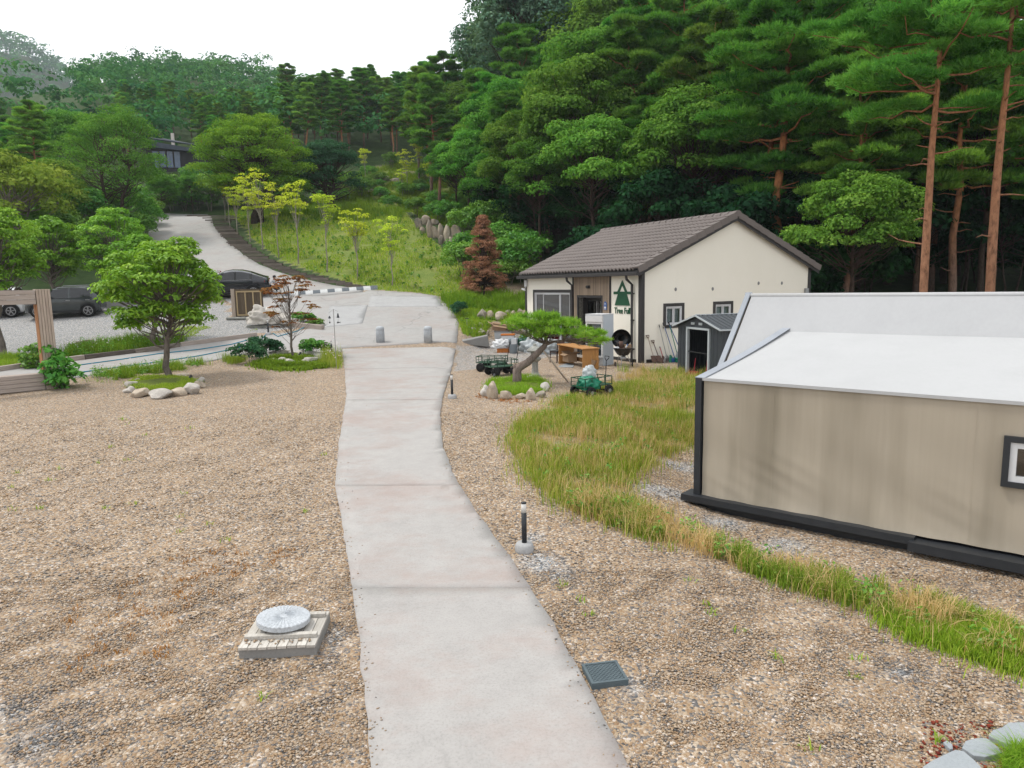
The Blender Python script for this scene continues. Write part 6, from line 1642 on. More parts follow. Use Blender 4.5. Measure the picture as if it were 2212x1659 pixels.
# ================================================================== desk, chair, boxes
da, db = spot(1207, 786), spot(1259, 799); dd_ = (db - da)[:2]; dl = float(np.hypot(*dd_)); rzd = math.atan2(dd_[1], dd_[0])
desk = thing('wooden_desk', 'orange butcher-block desk standing on the gravel', 'desk', (float(da[0]), float(da[1]), GZ0), rzd)
dw = .62
mb = MB(); mb.b2((-.12, -.02, .72), (dl + .06, dw + .02, .755)); mb.build('top', 'orange_wood', desk, bevel=.004)
for k in range(5):
    mb = MB(); mb.b2((dl - .035, dw * k / 5 + .002, 0), (dl, dw * (k + 1) / 5 - .002, .72)); mb.build('end_stave', 'orange_wood', desk)
mb = MB(); mb.b2((0, 0, 0), (.035, dw, .72)); mb.build('left_end', 'orange_wood', desk)
mb = MB(); mb.b2((.036, dw - .06, .12), (dl - .036, dw - .035, .28)); mb.build('rail', 'orange_wood', desk)
chp = spot(1203, 783); ch = thing('wooden_chair', 'dark brown wooden chair with black seat beside the desk', 'chair', (float(chp[0]), float(chp[1]), GZ0), rad(-50))
mb = MB(); mb.b2((-.21, -.2, .43), (.21, .21, .47)); mb.build('seat', 'black_leather', ch, bevel=.015)
mb = MB(); mb.b2((-.2, -.19, .395), (.2, .2, .43)); mb.build('seat_frame', 'dark_wood', ch)
for x, y, h2 in ((-.18, -.17, .40), (.18, -.17, .40), (-.18, .19, .86), (.18, .19, .86)):
    mb = MB(); mb.tube([(x * 1.05, y * 1.1, 0), (x, y, .43), (x, y * (1.25 if h2 > .5 else 1), h2)], [.018, .02, .016], 8); mb.build('leg', 'dark_wood', ch)
mb = MB(); mb.b2((-.18, .215, .72), (.18, .245, .86)); mb.build('back_rail', 'dark_wood', ch, bevel=.01)
mb = MB(); mb.b2((-.18, .20, .56), (.18, .225, .60)); mb.build('back_slat', 'dark_wood', ch)
for y in (-.18, .2):
    mb = MB(); mb.tube([(-.18, y, .2), (.18, y, .2)], .01, 6); mb.build('stretcher', 'dark_wood', ch)
def carton(label, loc, d, rz, flaps=True, mat='cardboard', name='cardboard_box', tilt=None):
    t = thing(name, label, 'box', loc, rz, None, tilt); w, l, h2 = d[0] / 2, d[1] / 2, d[2]; mb = MB()
    mb.b2((-w, -l, 0), (w, l, .01)); mb.b2((-w, -l, .01), (-w + .008, l, h2)); mb.b2((w - .008, -l, .01), (w, l, h2)); mb.b2((-w + .008, -l, .01), (w - .008, -l + .008, h2)); mb.b2((-w + .008, l - .008, .01), (w - .008, l, h2)); mb.build('carton', mat, t)
    if flaps:
        for s in (-1, 1):
            mb = MB(); mb.add([(s * w, -l, h2), (s * w, l, h2), (s * (w + d[0] * .32), l * .95, h2 + .07), (s * (w + d[0] * .32), -l * .95, h2 + .07)], [(0, 1, 2, 3)]); mb.build('flap', mat, t)
            mb = MB(); mb.add([(-w, s * l, h2), (w, s * l, h2), (w * .95, s * (l + .13), h2 + .05 * s), (-w * .95, s * (l + .13), h2 + .05 * s)], [(0, 1, 2, 3)]); mb.build('flap', mat, t)
    return t
q = spot(1232, 789); carton('open cardboard box under the desk', (q[0], q[1] + .2, GZ0 + .12), (.5, .36, .30), rzd)
q = spot(1279, 797); carton('collapsed cardboard leaning between desk and fridge', (q[0] + .02, q[1] + .1, GZ0), (.18, .42, .36), rad(-30), False, tilt=(0, rad(20)))

# ================================================================== clutter by the terrace
def at_(u, v): q = spot(u, v); return (float(q[0]), float(q[1]), float(q[2]))
q = at_(1109, 763); t = thing('grey_bin', 'tall grey plastic bin with a white sheet of paper over its rim', 'bin', q, .1)
MB().lathe([(.17, 0), (.21, .62), (.225, .63), (.225, .66), (.20, .66), (.16, .05), (0, .05)], n=24).build('bin_body', 'grey_plastic', t, True)
mb = MB(); mb.b2((-.11, -.235, .42), (.12, -.222, .66)); mb.build('paper', 'white_plastic', t)
q = at_(1089, 761); t = thing('orange_crate', 'orange wooden crate full of white bags', 'crate', q, -.05)
for k in range(4):
    mb = MB(); mb.b2((-.30 + k * .15, -.18, 0), (-.16 + k * .15, -.165, .24)); mb.build('stave', 'orange_plastic', t)
mb = MB(); mb.b2((-.30, .165, 0), (.29, .18, .24)); mb.b2((-.305, -.164, 0), (-.29, .164, .24)); mb.b2((.28, -.164, 0), (.295, .164, .24)); mb.build('crate_sides', 'orange_plastic', t)
lump('plastic_bag', 'bunched white plastic bags spilling from the orange crate', 'bag', (q[0] - .08, q[1], q[2] + .2), (.36, .22, .22), 41, 'white_plastic', .6, 4)
q = at_(1098, 753); t = thing('cool_box', 'red and white cool box with an orange lid behind the grey bin', 'cool box', (q[0], q[1] + .3, q[2]), -.1)
MB().box((0, 0, .2), (.62, .38, .40)).build('tub', 'red_plastic', t, bevel=.03); MB().box((0, 0, .50), (.60, .36, .20)).build('band', 'white_plastic', t, bevel=.02); MB().box((0, 0, .635), (.66, .42, .07)).build('lid', 'orange_plastic', t, bevel=.02)
q = at_(1086, 748); t = thing('storage_tub', 'clear grey storage tub behind the red cool box', 'tub', (q[0], q[1] + .7, q[2]), .05)
MB().box((0, 0, .32), (.75, .45, .64), taper=1.06).build('tub', 'clear_sheet', t, bevel=.02); MB().box((0, 0, .66), (.84, .52, .05)).build('lid', 'dull_grey', t, bevel=.01)
carton('torn cardboard box lying on top of the storage tub', (q[0] - .15, q[1] + .75, q[2] + .70), (.75, .42, .26), .15, True, tilt=(rad(8), rad(10)))
carton('rust-red cardboard box on its side beside the torn box', (q[0] + .30, q[1] + .6, q[2] + .70), (.20, .3, .26), -.5, False, 'rust_steel', tilt=(0, rad(25)))
q = at_(1131, 744); lump('rubbish_bag', 'knotted dark green rubbish bag near the terrace rocks', 'bag', q, (.27, .24, .24), 51, 'dark_green_bag', .5, 4)
q = at_(1150, 760); lump('plastic_sheet', 'crumpled clear plastic sheeting left of the desk', 'sheeting', q, (.46, .3, .34), 52, 'clear_sheet', .6, 3)
q = at_(1178, 764); lump('plastic_sheet', 'second heap of clear plastic sheeting behind the chair', 'sheeting', q, (.42, .3, .36), 53, 'clear_sheet', .6, 3)
q = at_(1142, 759); lump('plastic_sheet', 'flat scrap of clear sheeting on the gravel', 'sheeting', q, (.25, .16, .07), 54, 'clear_sheet', .5, 4)
# concrete block beside the walk
ba, bb = spot(1000, 739), spot(1058, 752); bd_ = (bb - ba)[:2]; bl_ = float(np.hypot(*bd_))
mb = MB(); mb.add([(0, 0, -.1), (bl_, 0, -.3), (bl_, .3, -.3), (0, .3, -.1), (0, 0, .05), (bl_ * .93, 0, .26), (bl_, .3, .28), (0, .3, .1)], [(3, 2, 1, 0), (4, 5, 6, 7), (0, 1, 5, 4), (1, 2, 6, 5), (2, 3, 7, 6), (3, 0, 4, 7)])
o = mb.build('concrete_block', 'grey_concrete', None, bevel=.03); o.location = (float(ba[0]), float(ba[1]), float(ba[2])); o.rotation_euler = (0, 0, math.atan2(bd_[1], bd_[0])); tag(o, 'broken grey concrete block retaining the terrace beside the walk', 'block')
# stone lantern
q = at_(1156, 812); t = thing('stone_lantern', 'weathered stone lantern standing behind the leaning pine', 'lantern', q, .4)
for nm, pr, n_ in (('foot', [(.17, -.05), (.16, .05), (.12, .12), (.105, .3), (.11, .48)], 10), ('capital', [(.12, .48), (.2, .54), (.22, .60), (.2, .62)], 10), ('fire_box', [(.14, .62), (.15, .80), (.14, .82)], 6), ('roof', [(.27, .82), (.29, .86), (.17, .95), (.07, 1.0), (.06, 1.06), (.0, 1.09)], 8)):
    MB().lathe(pr, n=n_).build(nm, 'lantern_stone', t)

# ================================================================== garden carts
def cart(label, loc, rz, tilt=None, handle=.0):
    t = thing('garden_cart', label, 'cart', loc, rz, 'green garden carts', tilt); L, W2, z0, z1 = .50, .27, .31, .53
    mb = MB(); mb.b2((-L, -W2, z0 - .012), (L, W2, z0)); mb.build('bed', 'green_steel', t)
    for s in (-1, 1):
        mb = MB(); mb.bar((-L, s * W2, z1), (L, s * W2, z1), .022); mb.bar((-L, s * W2, z0), (L, s * W2, z0), .022)
        for k in range(5): mb.bar((-L + 2 * L * k / 4, s * W2, z0), (-L + 2 * L * k / 4, s * W2, z1), .018)
        mb.tube([(-L, s * W2, (z0 + z1) / 2), (L, s * W2, (z0 + z1) / 2)], .006, 4); mb.build('side_rail', 'green_steel', t)
        mb = MB(); mb.bar((s * L, -W2, z1), (s * L, W2, z1), .02); mb.bar((s * L, -W2, z0 + .002), (s * L, W2, z0 + .002), .02)
        for k in range(3): mb.bar((s * L, -W2 + W2 * k, z0), (s * L, -W2 + W2 * k, z1), .018)
        mb.build('end_rail', 'green_steel', t)
        mb = MB(); mb.tube([(s * .33, -W2 - .04, .155), (s * .33, W2 + .04, .155)], .014, 6); mb.tube([(s * .33, 0, .155), (s * .33, 0, z0)], .02, 6); mb.build('axle', 'car_trim', t)
        for q_ in (-1, 1):
            mb = MB(); mb.lathe([(.05, -.045), (.13, -.05), (.155, -.025), (.155, .025), (.13, .05), (.05, .045)], (s * .33, q_ * (W2 + .05), .155), 18, 'y'); w = mb.build('wheel', 'rubber', t, True)
            mb = MB(); mb.lathe([(.0, -.047), (.055, -.047), (.055, .047), (.0, .047)], (s * .33, q_ * (W2 + .05), .155), 12, 'y'); mb.build('hub', 'grey_metal' if handle else 'car_trim', w)
    mb = MB(); b0 = Vector((L + .02, 0, .2)); tp = Vector((L + .16 - handle, 0, .92)); mb.tube([b0, tp], .012, 6)
    mb.tube([tp, tp + Vector((.02, -.07, .06)), tp + Vector((.03, -.08, .12)), tp + Vector((.03, .08, .12)), tp + Vector((.02, .07, .06)), tp], .011, 6); mb.build('pull_handle', 'car_trim', t)
    return t
q = at_(1063, 803); cart('empty green mesh garden cart, the rear one of the pair', (q[0], q[1] + .25, q[2]), rad(-18))
q = at_(1083, 811); cart('empty green mesh garden cart, the front one of the pair', (q[0], q[1] + .1, q[2]), rad(24))
q = at_(1280, 858); cart('green garden cart holding a green bag at the edge of the long grass', (q[0], q[1] + .2, q[2]), rad(38), None, .1)
lump('plastic_bag', 'bright green plastic bag hanging over the loaded garden cart', 'bag', (q[0] - .10, q[1] + .05, q[2] + .22), (.26, .22, .2), 61, 'green_plastic', .5, 4)
lump('plastic_bag', 'translucent grey bag standing in the loaded garden cart', 'bag', (q[0] - .06, q[1] + .25, q[2] + .45), (.16, .14, .24), 62, 'clear_sheet', .4, 3)

# ================================================================== far building and low wall
q = aty(392, 345, 104)
fbz = gz(q[0], q[1]); fb_ = thing('far_pavilion', 'dark roofed modern pavilion half hidden among the trees', 'building', (float(q[0]), float(q[1]), float(q[2])), rad(12))
simple('slate_roof', (.05, .065, .085), (.04, .05, .07), 2, .6, .3); simple('blue_glazing', (.07, .12, .20), (.05, .09, .16), 3, .2, .6)
mb = MB(); mb.b2((-4.5, 0, -2), (4.2, 5, 1.5)); mb.build('wall', 'car_trim', fb_)
for k in range(4):
    mb = MB(); mb.b2((-3.8 + k * .95, -.06, -1.2), (-2.95 + k * .95, -.01, 1.2)); w = mb.build('window', 'car_trim', fb_); mb = MB(); mb.b2((-3.74 + k * .95, -.08, -1.1), (-3.01 + k * .95, -.065, 1.1)); mb.build('pane', 'blue_glazing', w)
mb = MB(); mb.prism([(-5.2, -1.0, 1.6), (5.0, -1.0, .7), (5.0, -1.0, .95), (-5.2, -1.0, 2.5)], (0, 6.5, 0)); rf_ = mb.build('roof', 'slate_roof', fb_)
for k, (x0, x1) in enumerate(((-3.8, 3.4), (-2.2, 4.2))):
    mb = MB(); mb.tube([(x0, -.9 + k * .4, 2.7), (x1 - 1.2, -.95, 1.9 - .2 * k), (x1, -1.0, 1.6 - .2 * k), (x1, -1.0, .2)], .12, 8); mb.build('duct', 'slate_roof', rf_, True)
mb = MB(); mb.b2((1.2, 5.2, .6), (7.0, 9.5, 2.1)); mb.build('rear_block', 'white_paint', fb_)
mb = MB(); mb.b2((-1.6, 2, 2.0), (-1.2, 2.4, 4.0)); mb.build('chimney', 'cotton', rf_)
wa, wb = spot(222, 667), spot(318, 655); wd_ = wb - wa
mb = MB(); L = float(np.hypot(wd_[0], wd_[1])); mb.b2((0, 0, -.3), (L, .25, .55)); o = mb.build('low_wall', 'grey_concrete', None, bevel=.02); o.location = tuple(wa); o.rotation_euler = (0, 0, math.atan2(wd_[1], wd_[0])); tag(o, 'low grey concrete wall behind the dark green SUV', 'wall')
q = at_(596, 652)

# ================================================================== planted things
PROTO['hydrangea'] = gen_broad(140, 1.25, -.15, .62, .02, 48, .26, 26, .20, 'bush_leaves', 'grey_bark', .7, stems=3, asp=.6, bottom=1.0)
PROTO['bed_bush'] = gen_broad(141, .75, .02, .60, .012, 40, .2, 42, .10, 'dark_tree_leaves', 'grey_bark', .6, stems=3, asp=.65)
PROTO['bright_bush'] = gen_broad(142, .62, .02, .58, .012, 36, .2, 48, .12, 'bush_leaves', 'grey_bark', .7, stems=3, asp=.65)
PROTO['round_bush'] = gen_broad(143, .9, .02, .45, .012, 44, .16, 60, .075, 'dark_tree_leaves', 'grey_bark', .9, stems=3, asp=.65)
stand('cherry0', 'cherry_tree', 'rounded bright green cherry tree in the stone ring, nearest the camera', 'tree', 361, 817, 1.03, .0)
stand('cherry_tall', 'cherry_tree', 'tall bright green cherry tree behind the wooden frame at the left edge', 'tree', 6, 768, 1.0, 1.2)
stand('cherry2', 'cherry_tree', 'cherry tree behind the front one, its trunk in the flower strip', 'tree', 335, 743, 1.12, 2.2)
stand('cherry1', 'cherry_tree', 'cherry tree behind the dark green SUV roof', 'tree', 262, 652, 1.10, 3.2)
stand('cherry2', 'cherry_tree', 'cherry tree between the frame and the SUV, farther back', 'tree', 120, 655, 1.15, 4.0)
stand('maple', 'maple_sapling', 'young red-leaved maple in a stone ring left of the walk', 'tree', 632, 774, 1.0, .7)
stand('cypress', 'dead_conifer', 'brown dried-out conical conifer left of the house', 'tree', 1046, 640, .98, .3, 1.0)
stand('hydrangea', 'hydrangea', 'big-leaved green shrub at the foot of the wooden frame post', 'shrub', 132, 838, 1.0, .3)
stand('hydrangea', 'hydrangea', 'trailing leafy shrub inside the wooden frame', 'shrub', 78, 796, .75, 1.9)
stand('bed_bush', 'bed_shrub', 'dark green spreading shrub left of the red maple', 'shrub', 538, 786, 1.1, .2)
stand('bed_bush', 'bed_shrub', 'dark green shrub with pale flowers just behind the left of the maple ring', 'shrub', 568, 772, 1.15, 1.2)
stand('bed_bush', 'bed_shrub', 'dark green shrub between maple trunk and dark spreading shrub', 'shrub', 597, 768, .85, 2.2)
stand('bright_bush', 'bed_shrub', 'glossy bright green shrub right of the maple trunk', 'shrub', 680, 766, 1.05, .5)
stand('round_bush', 'round_shrub', 'clipped round dark shrub beside the upper walk', 'shrub', 994, 688, 1.0, .5)
stand('bright_bush', 'corner_shrub', 'leafy shrub behind the timber log at the plaza corner', 'shrub', 655, 700, 1.0, .9)
stand('bright_bush', 'corner_shrub', 'smaller leafy shrub at the right end of the timber log', 'shrub', 683, 706, .7, 2.9)
for i, (u, v, s) in enumerate([(1000, 600, 1.1), (1020, 560, 1.2), (1012, 535, 1.2), (1070, 600, 1.2), (1100, 615, 1.1), (1130, 610, 1.2), (1085, 570, 1.4), (1125, 560, 1.4), (1060, 540, 1.4)]):
    stand('bush%d' % (i % 3), 'vine_shrub', 'creeper-covered green shrub between boulder wall and house', 'shrub', u, v, s, i * .9, None, 'shrubs between boulder wall and house')
for i, (u, y, s) in enumerate([(1010, 62, .62), (1065, 58, .6), (1120, 54, .62), (1165, 50, .6), (985, 70, .6)]):
    stand('broad%d' % (i % 3), 'edge_tree', 'low-branched leafy tree between boulder wall and house roof, %s from the left' % ORD[[1, 2, 3, 4, 0][i]], 'tree', u, 0, s, i, None, 'leafy trees at the near wood edge', y)
stand('broad1', 'edge_tree', 'sunlit leafy tree hanging low behind the tent ridge', 'tree', 1850, 0, .62, .3, None, None, 33)
stand('broad0', 'edge_tree', 'leafy tree at the right edge behind the orange pine trunk', 'tree', 2130, 0, .85, 1.3, None, None, 36)

# leaning pine with propped trunk
def leaning_pine():
    r = np.random.RandomState(77); base = spot(1117, 832); yb = float(base[1]); mb = MB()
    def L(u, v, dy=0.0): return aty(u, v, yb + dy) - base
    t = thing('leaning_pine', 'small leaning garden pine with flat bright crown and bent trunk', 'pine tree', tuple(base))
    mb.tube([(0, 0, -.15), tuple(L(1117, 815)), tuple(L(1117, 800)), tuple(L(1122, 793, .02)), tuple(L(1140, 783, .05)), tuple(L(1160, 764, .1)), tuple(L(1176, 748, .12)), tuple(L(1180, 735, .12)), tuple(L(1181, 722, .15))], [.155, .145, .14, .13, .115, .10, .085, .06, .04], 10)
    mb.tube([tuple(L(1117, 801)), tuple(L(1112, 792)), tuple(L(1110, 788))], [.07, .06, .05], 8)
    C, D, TI = [], [], []
    tips = []
    for (u0, u1, v, n) in ((1105, 1150, 700, 5), (1130, 1215, 692, 9), (1150, 1240, 706, 9), (1195, 1240, 703, 6), (1110, 1180, 714, 8), (1170, 1265, 722, 9), (1215, 1295, 728, 7), (1240, 1300, 740, 5), (1120, 1160, 726, 3)):
        for k in range(n): tips.append((r.uniform(u0, u1), v + r.normal(0, 3.5), r.normal(0, .5)))
    tips += [(1098, 705, 0), (1306, 741, 0), (1285, 735, .2), (1262, 718, .1), (1163, 734, -.3), (1110, 698, .2)]
    hub = [L(1181, 724, .15), L(1176, 742, .12), L(1190, 728, .1)]
    mb.tube([tuple(L(1176, 746, .12)), tuple(L(1195, 738, .1)), tuple(L(1215, 736, 0)), tuple(L(1245, 732, -.1))], [.05, .04, .03, .018], 7)
    for i, (u, v, dy) in enumerate(tips):
        c = L(u, v, dy); h0 = hub[i % 2] if u < 1225 else L(1215, 735, 0)
        mb.tube(wiggle(bez(h0, (h0 + c) / 2 + np.array([0, 0, -.06]), c, 5), .03, r), [.02, .016, .012, .009, .005], 4, False)
        P, d = clump_pts(c + np.array([0, 0, .06]), r.uniform(.17, .27), 40, r, .55, .2, -.2)
        C.append(P); D.append(d * .9 + np.array([0, 0, .6])); TI.append(np.clip(r.uniform(.3, .7) + r.normal(0, .15, len(P)), 0, 1))
    C = np.concatenate(C); D = np.concatenate(D); TI = np.concatenate(TI); v, f = spikes(C, D, .15, .02, r, 6, .6)
    link('trunk', trunk_mesh('trunk', mb, 'old_pine_bark'), t); link('crown', np_mesh('crown', v, f, 'bright_pine_needles', np.repeat(TI, 6)), t)
    mb = MB(); a = aty(1174, 758, yb + .02); b = spot(1233, 826); mb.tube([tuple(a), tuple(b - np.array([0, 0, .1]))], .028, 8); o = mb.build('prop_pole', 'grey_timber_upright', None, True); tag(o, 'slanting timber prop holding up the leaning pine', 'pole')
leaning_pine()
def spotlight(u, v, label):
    q = spot(u, v); t = thing('spotlight', label, 'spotlight', tuple(q), 1.2)
    mb = MB(); mb.tube([(0, 0, 0), (0, 0, .12)], .012, 6); mb.build('stake', 'black_steel', t); o = MB().lathe([(.03, -.06), (.045, .06), (.04, .06), (.0, .05)], n=12, axis='x').build('head', 'black_steel', t); o.location = (0, 0, .15); o.rotation_euler = (0, rad(-35), 0)
spotlight(412, 824, 'small black spotlight beside the cherry tree ring'); spotlight(1068, 822, 'small black spotlight beside the leaning pine'); spotlight(648, 772, 'small black spotlight beside the maple ring')
# solar lamp on stake by terrace
q = spot(1009, 708); t = thing('solar_lamp', 'solar lamp on a thin stake in the terrace grass', 'lamp', tuple(q)); mb = MB(); mb.tube([(0, 0, -.05), (0, 0, .42)], .012, 6); mb.build('stake', 'steel', t); mb = MB(); mb.box((0, 0, .46), (.2, .12, .03), 0); mb.build('panel', 'black_steel', t)

# ================================================================== grass and low growth
def blades(P, hgt, wid, r, bend=.35, az=None):
    n = len(P); a = r.uniform(0, 6.28, n) if az is None else az
    d = np.stack([np.cos(a), np.sin(a), np.zeros(n)], 1); s = np.stack([-np.sin(a), np.cos(a), np.zeros(n)], 1)
    h2 = np.asarray(hgt).reshape(-1, 1) * np.ones((n, 1)); w2 = np.asarray(wid).reshape(-1, 1) * np.ones((n, 1)); b = r.uniform(.05, bend * 2, (n, 1))
    up = np.array([0, 0, 1.0]); m = P + up * h2 * .58 + d * h2 * b * .3; tp = P + up * h2 * (1 - .25 * b) + d * h2 * b
    v = np.stack([P - s * w2 / 2, P + s * w2 / 2, m + s * w2 * .38, m - s * w2 * .38, tp], 1).reshape(-1, 3)
    k = np.arange(n)[:, None] * 5
    f = np.concatenate([k + np.array([0, 1, 2]), k + np.array([0, 2, 3]), k + np.array([3, 2, 4])], 1).reshape(-1, 3)
    return v, f
def vnoise(x, y, s, seed=0):
    r = np.random.RandomState(seed); o = np.zeros_like(x)
    for k in range(6):
        a = r.uniform(0, 6.28); f = s * r.uniform(.6, 2.2); o = o + np.sin((x * math.cos(a) + y * math.sin(a)) * f + r.uniform(0, 6.28)) / 6
    return o
def sample_poly(poly, n, r):
    P = np.array(poly); lo, hi = P.min(0), P.max(0); out = []
    while sum(map(len, out)) < n:
        q = r.uniform(lo, hi, (n * 2, 2)); out.append(q[in_poly(q[:, 0], q[:, 1], poly)])
    return np.concatenate(out)[:n]
def grass(name, label, poly, n, h0, h1, w, seed, mat='grass_blades', clump=1.0, thr=-.2, bend=.35, tint=(.1, .8), cat='grass', jit=.06, nf=1.0, off=0.0):
    r = np.random.RandomState(seed); q = sample_poly(poly, n, r)
    q = q + r.normal(0, jit, q.shape) * r.choice([.3, 1, 2], (len(q), 1))
    c = vnoise(q[:, 0], q[:, 1], 2.2 * nf, seed); c2 = vnoise(q[:, 0], q[:, 1], 6.0 * nf, seed + 1); q = q[(c + .6 * c2) > thr]; c = vnoise(q[:, 0], q[:, 1], 2.2 * nf, seed) + .6 * vnoise(q[:, 0], q[:, 1], 6.0 * nf, seed + 1)
    P = np.stack([q[:, 0], q[:, 1], ground(q[:, 0], q[:, 1]) - .01 + off], 1)
    hh = r.uniform(h0, h1, len(P)) * np.clip(.75 + .5 * c * clump, .35, 1.4)
    v, f = blades(P, hh, w * r.uniform(.7, 1.3, len(P)), r, bend)
    tn = np.clip(tint[0] + (tint[1] - tint[0]) * r.beta(1.6, 2.0, len(P)) + .12 * vnoise(q[:, 0], q[:, 1], 1.1 * nf, seed + 5), 0, 1)
    return stuff(link(name, np_mesh(name, v, f, mat, np.repeat(tn, 3))), label, cat)
BT = px((1100, 960), (1115, 925), (1150, 890), (1290, 845), (1400, 822), (1512, 815), (1512, 960), (1440, 985), (1375, 1030), (1350, 1075), (1440, 1120), (1400, 1160), (1230, 1105), (1140, 1040))
BS = px((1250, 1085), (1400, 1115), (1560, 1180), (1700, 1225), (1850, 1265), (2000, 1305), (2260, 1400), (2480, 1480), (2480, 1560), (2260, 1452), (2080, 1405), (1990, 1365), (1850, 1310), (1700, 1268), (1560, 1215), (1380, 1158), (1230, 1105))
grass('tall_grass', 'long tangled green grass on the hump left of the tent', BT, 40000, .14, .38, .011, 1, thr=-.35, tint=(.05, 1.0), jit=.12)
grass('dry_stalks', 'straw-coloured seed stalks in the hump grass', BT, 11000, .16, .52, .008, 2, 'dry_grass', thr=-.7, bend=.45, jit=.15)
grass('berm_grass', 'tufted grass along the low bank in front of the tent', BS, 28000, .08, .31, .010, 3, thr=.12, tint=(.05, .95), nf=1.5, jit=.07)
grass('berm_straw', 'dry straw stalks along the bank in front of the tent', BS, 6500, .10, .46, .007, 4, 'dry_grass', thr=-.2, bend=.6, nf=1.5, jit=.09)
BE = px((1900, 1330), (2000, 1310), (2260, 1400), (2260, 1480), (2080, 1420), (1960, 1380))
grass('bright_grass', 'bright short grass at the right end of the bank', BE, 16000, .10, .26, .010, 5, 'lawn_grass', thr=-.5)
LG_ = [(x, y) for x, y in LAWN]
grass('lawn', 'patchy yellow-green grass on the sloping lawn', LG_, 48000, .08, .26, .05, 6, 'lawn_grass', thr=-.35, tint=(.1, 1.0), nf=.45)
grass('lawn_weeds', 'taller green weeds on the sloping lawn', LG_, 9000, .25, .65, .045, 7, 'grass_blades', thr=.18, tint=(0, .5), nf=.4)
SLP = px((690, 438), (850, 440), (905, 470), (1000, 500), (1010, 450), (1005, 400), (950, 360), (860, 355), (780, 375))
grass('slope_grass', 'rough green grass on the terraced slope above the stone wall', SLP, 28000, .35, 1.0, .06, 8, 'grass_blades', thr=-.3, tint=(0, .55), nf=.35)
UPL = px((486, 466), (560, 455), (700, 440), (850, 440), (870, 470), (760, 480), (600, 470))
grass('tall_weeds', 'tall green weeds along the top of the lawn', UPL, 14000, .5, 1.3, .06, 9, 'grass_blades', thr=-.2, tint=(0, .5), nf=.4)
grass('terrace_grass', 'bright grass and weeds on the terrace left of the house', TERR, 15000, .12, .50, .022, 10, 'lawn_grass', thr=-.5, tint=(0, .8))
EDG = px((950, 645), (1140, 642), (1140, 690), (1060, 672), (1000, 672), (985, 680))
grass('terrace_weeds', 'tall weeds behind the terrace rocks', EDG, 9000, .35, .95, .03, 11, 'grass_blades', thr=-.2, tint=(0, .5))
def ell(u, v, ru, rv, n=28): return px(*[(u + ru * math.cos(2 * PI * k / n), v + rv * math.sin(2 * PI * k / n)) for k in range(n)])
def mound(name, poly, hgt):
    c = np.mean(np.array(poly), 0); R = np.max(np.hypot(*(np.array(poly) - c).T))
    return structure(drape(name, poly, 'mound_soil', .01, .12, .05, 0, None, 3, lambda x, y: ground(x, y) + hgt * (1 - ss(.2, 1.0, np.hypot(x - c[0], y - c[1]) / R))))
simple('mound_soil', (.16, .20, .04), (.10, .13, .03), 5, .95, .1)
e1 = ell(352, 831, 72, 15); mound('grass_mound', e1, .12); grass('mound_grass', 'short bright grass inside the cherry tree ring', e1, 16000, .05, .15, .012, 12, 'lawn_grass', thr=-2, tint=(.2, .9), off=.05)
e2 = ell(1118, 838, 66, 17); mound('grass_mound', e2, .10); grass('mound_grass', 'bright grass inside the leaning pine ring', e2, 14000, .08, .24, .012, 13, 'lawn_grass', thr=-2, tint=(.1, .8), off=.05)
e3 = ell(635, 788, 86, 13); grass('ground_cover', 'dense low green ground cover in front of the maple ring', e3, 12000, .10, .30, .035, 14, 'grass_blades', thr=-.6, tint=(0, .45), bend=.8, jit=.1)
e4 = ell(632, 774, 56, 8); grass('ring_grass', 'green growth inside the maple ring', e4, 3500, .05, .2, .02, 15, 'lawn_grass', thr=-.4)
STR = px((140, 772), (182, 772), (300, 757), (395, 742), (395, 730), (300, 735), (205, 745), (150, 755))
grass('flower_strip', 'feathery green plants in the strip beside the side path', STR, 9000, .15, .70, .016, 16, 'grass_blades', thr=-.25, tint=(0, .55), bend=.55, jit=.12)
STL = px((-40, 800), (95, 783), (95, 768), (-40, 775)); grass('flower_strip', 'green grass behind the timber log at the left edge', STL, 6000, .15, .4, .014, 17, 'lawn_grass', thr=-.6)
VRG = px((195, 815), (300, 800), (436, 783), (436, 792), (330, 808), (230, 826)); grass('verge_plants', 'wispy green plants on the near verge of the side path', VRG, 8500, .08, .5, .012, 18, 'grass_blades', thr=.02, tint=(0, .7), nf=1.3, jit=.14, bend=.55)
VR2 = px((480, 780), (530, 770), (530, 782), (500, 788)); grass('verge_plants', 'thin grey-green stems left of the maple bed', VR2, 1500, .2, .6, .008, 19, 'grass_blades', thr=-1)
CHR = px((690, 790), (735, 800), (738, 770), (700, 768)); grass('bed_stems', 'tall thin stems round the chime pole', CHR, 1500, .3, .85, .007, 20, 'grass_blades', thr=-1, tint=(.2, .9))
PKG = px((220, 700), (420, 690), (560, 712), (480, 722), (330, 735)); grass('parking_weeds', 'low yellow-green weeds on the parking gravel', PKG, 9000, .04, .14, .02, 21, 'lawn_grass', thr=.12, nf=.8)
HSE = px((1385, 800), (1500, 812), (1500, 835), (1300, 850), (1290, 830)); grass('yard_grass', 'dry tufts of grass on the gravel in front of the shed', HSE, 5000, .12, .42, .010, 22, 'dry_grass', thr=.0)
HS2 = px((1330, 800), (1465, 806), (1560, 812), (1560, 826), (1420, 822)); grass('yard_weeds', 'green and straw weeds along the house base', HS2, 2500, .15, .5, .010, 23, 'grass_blades', thr=-.1)
GV = px((0, 1659), (0, 900), (700, 900), (740, 1150), (790, 1659)); 
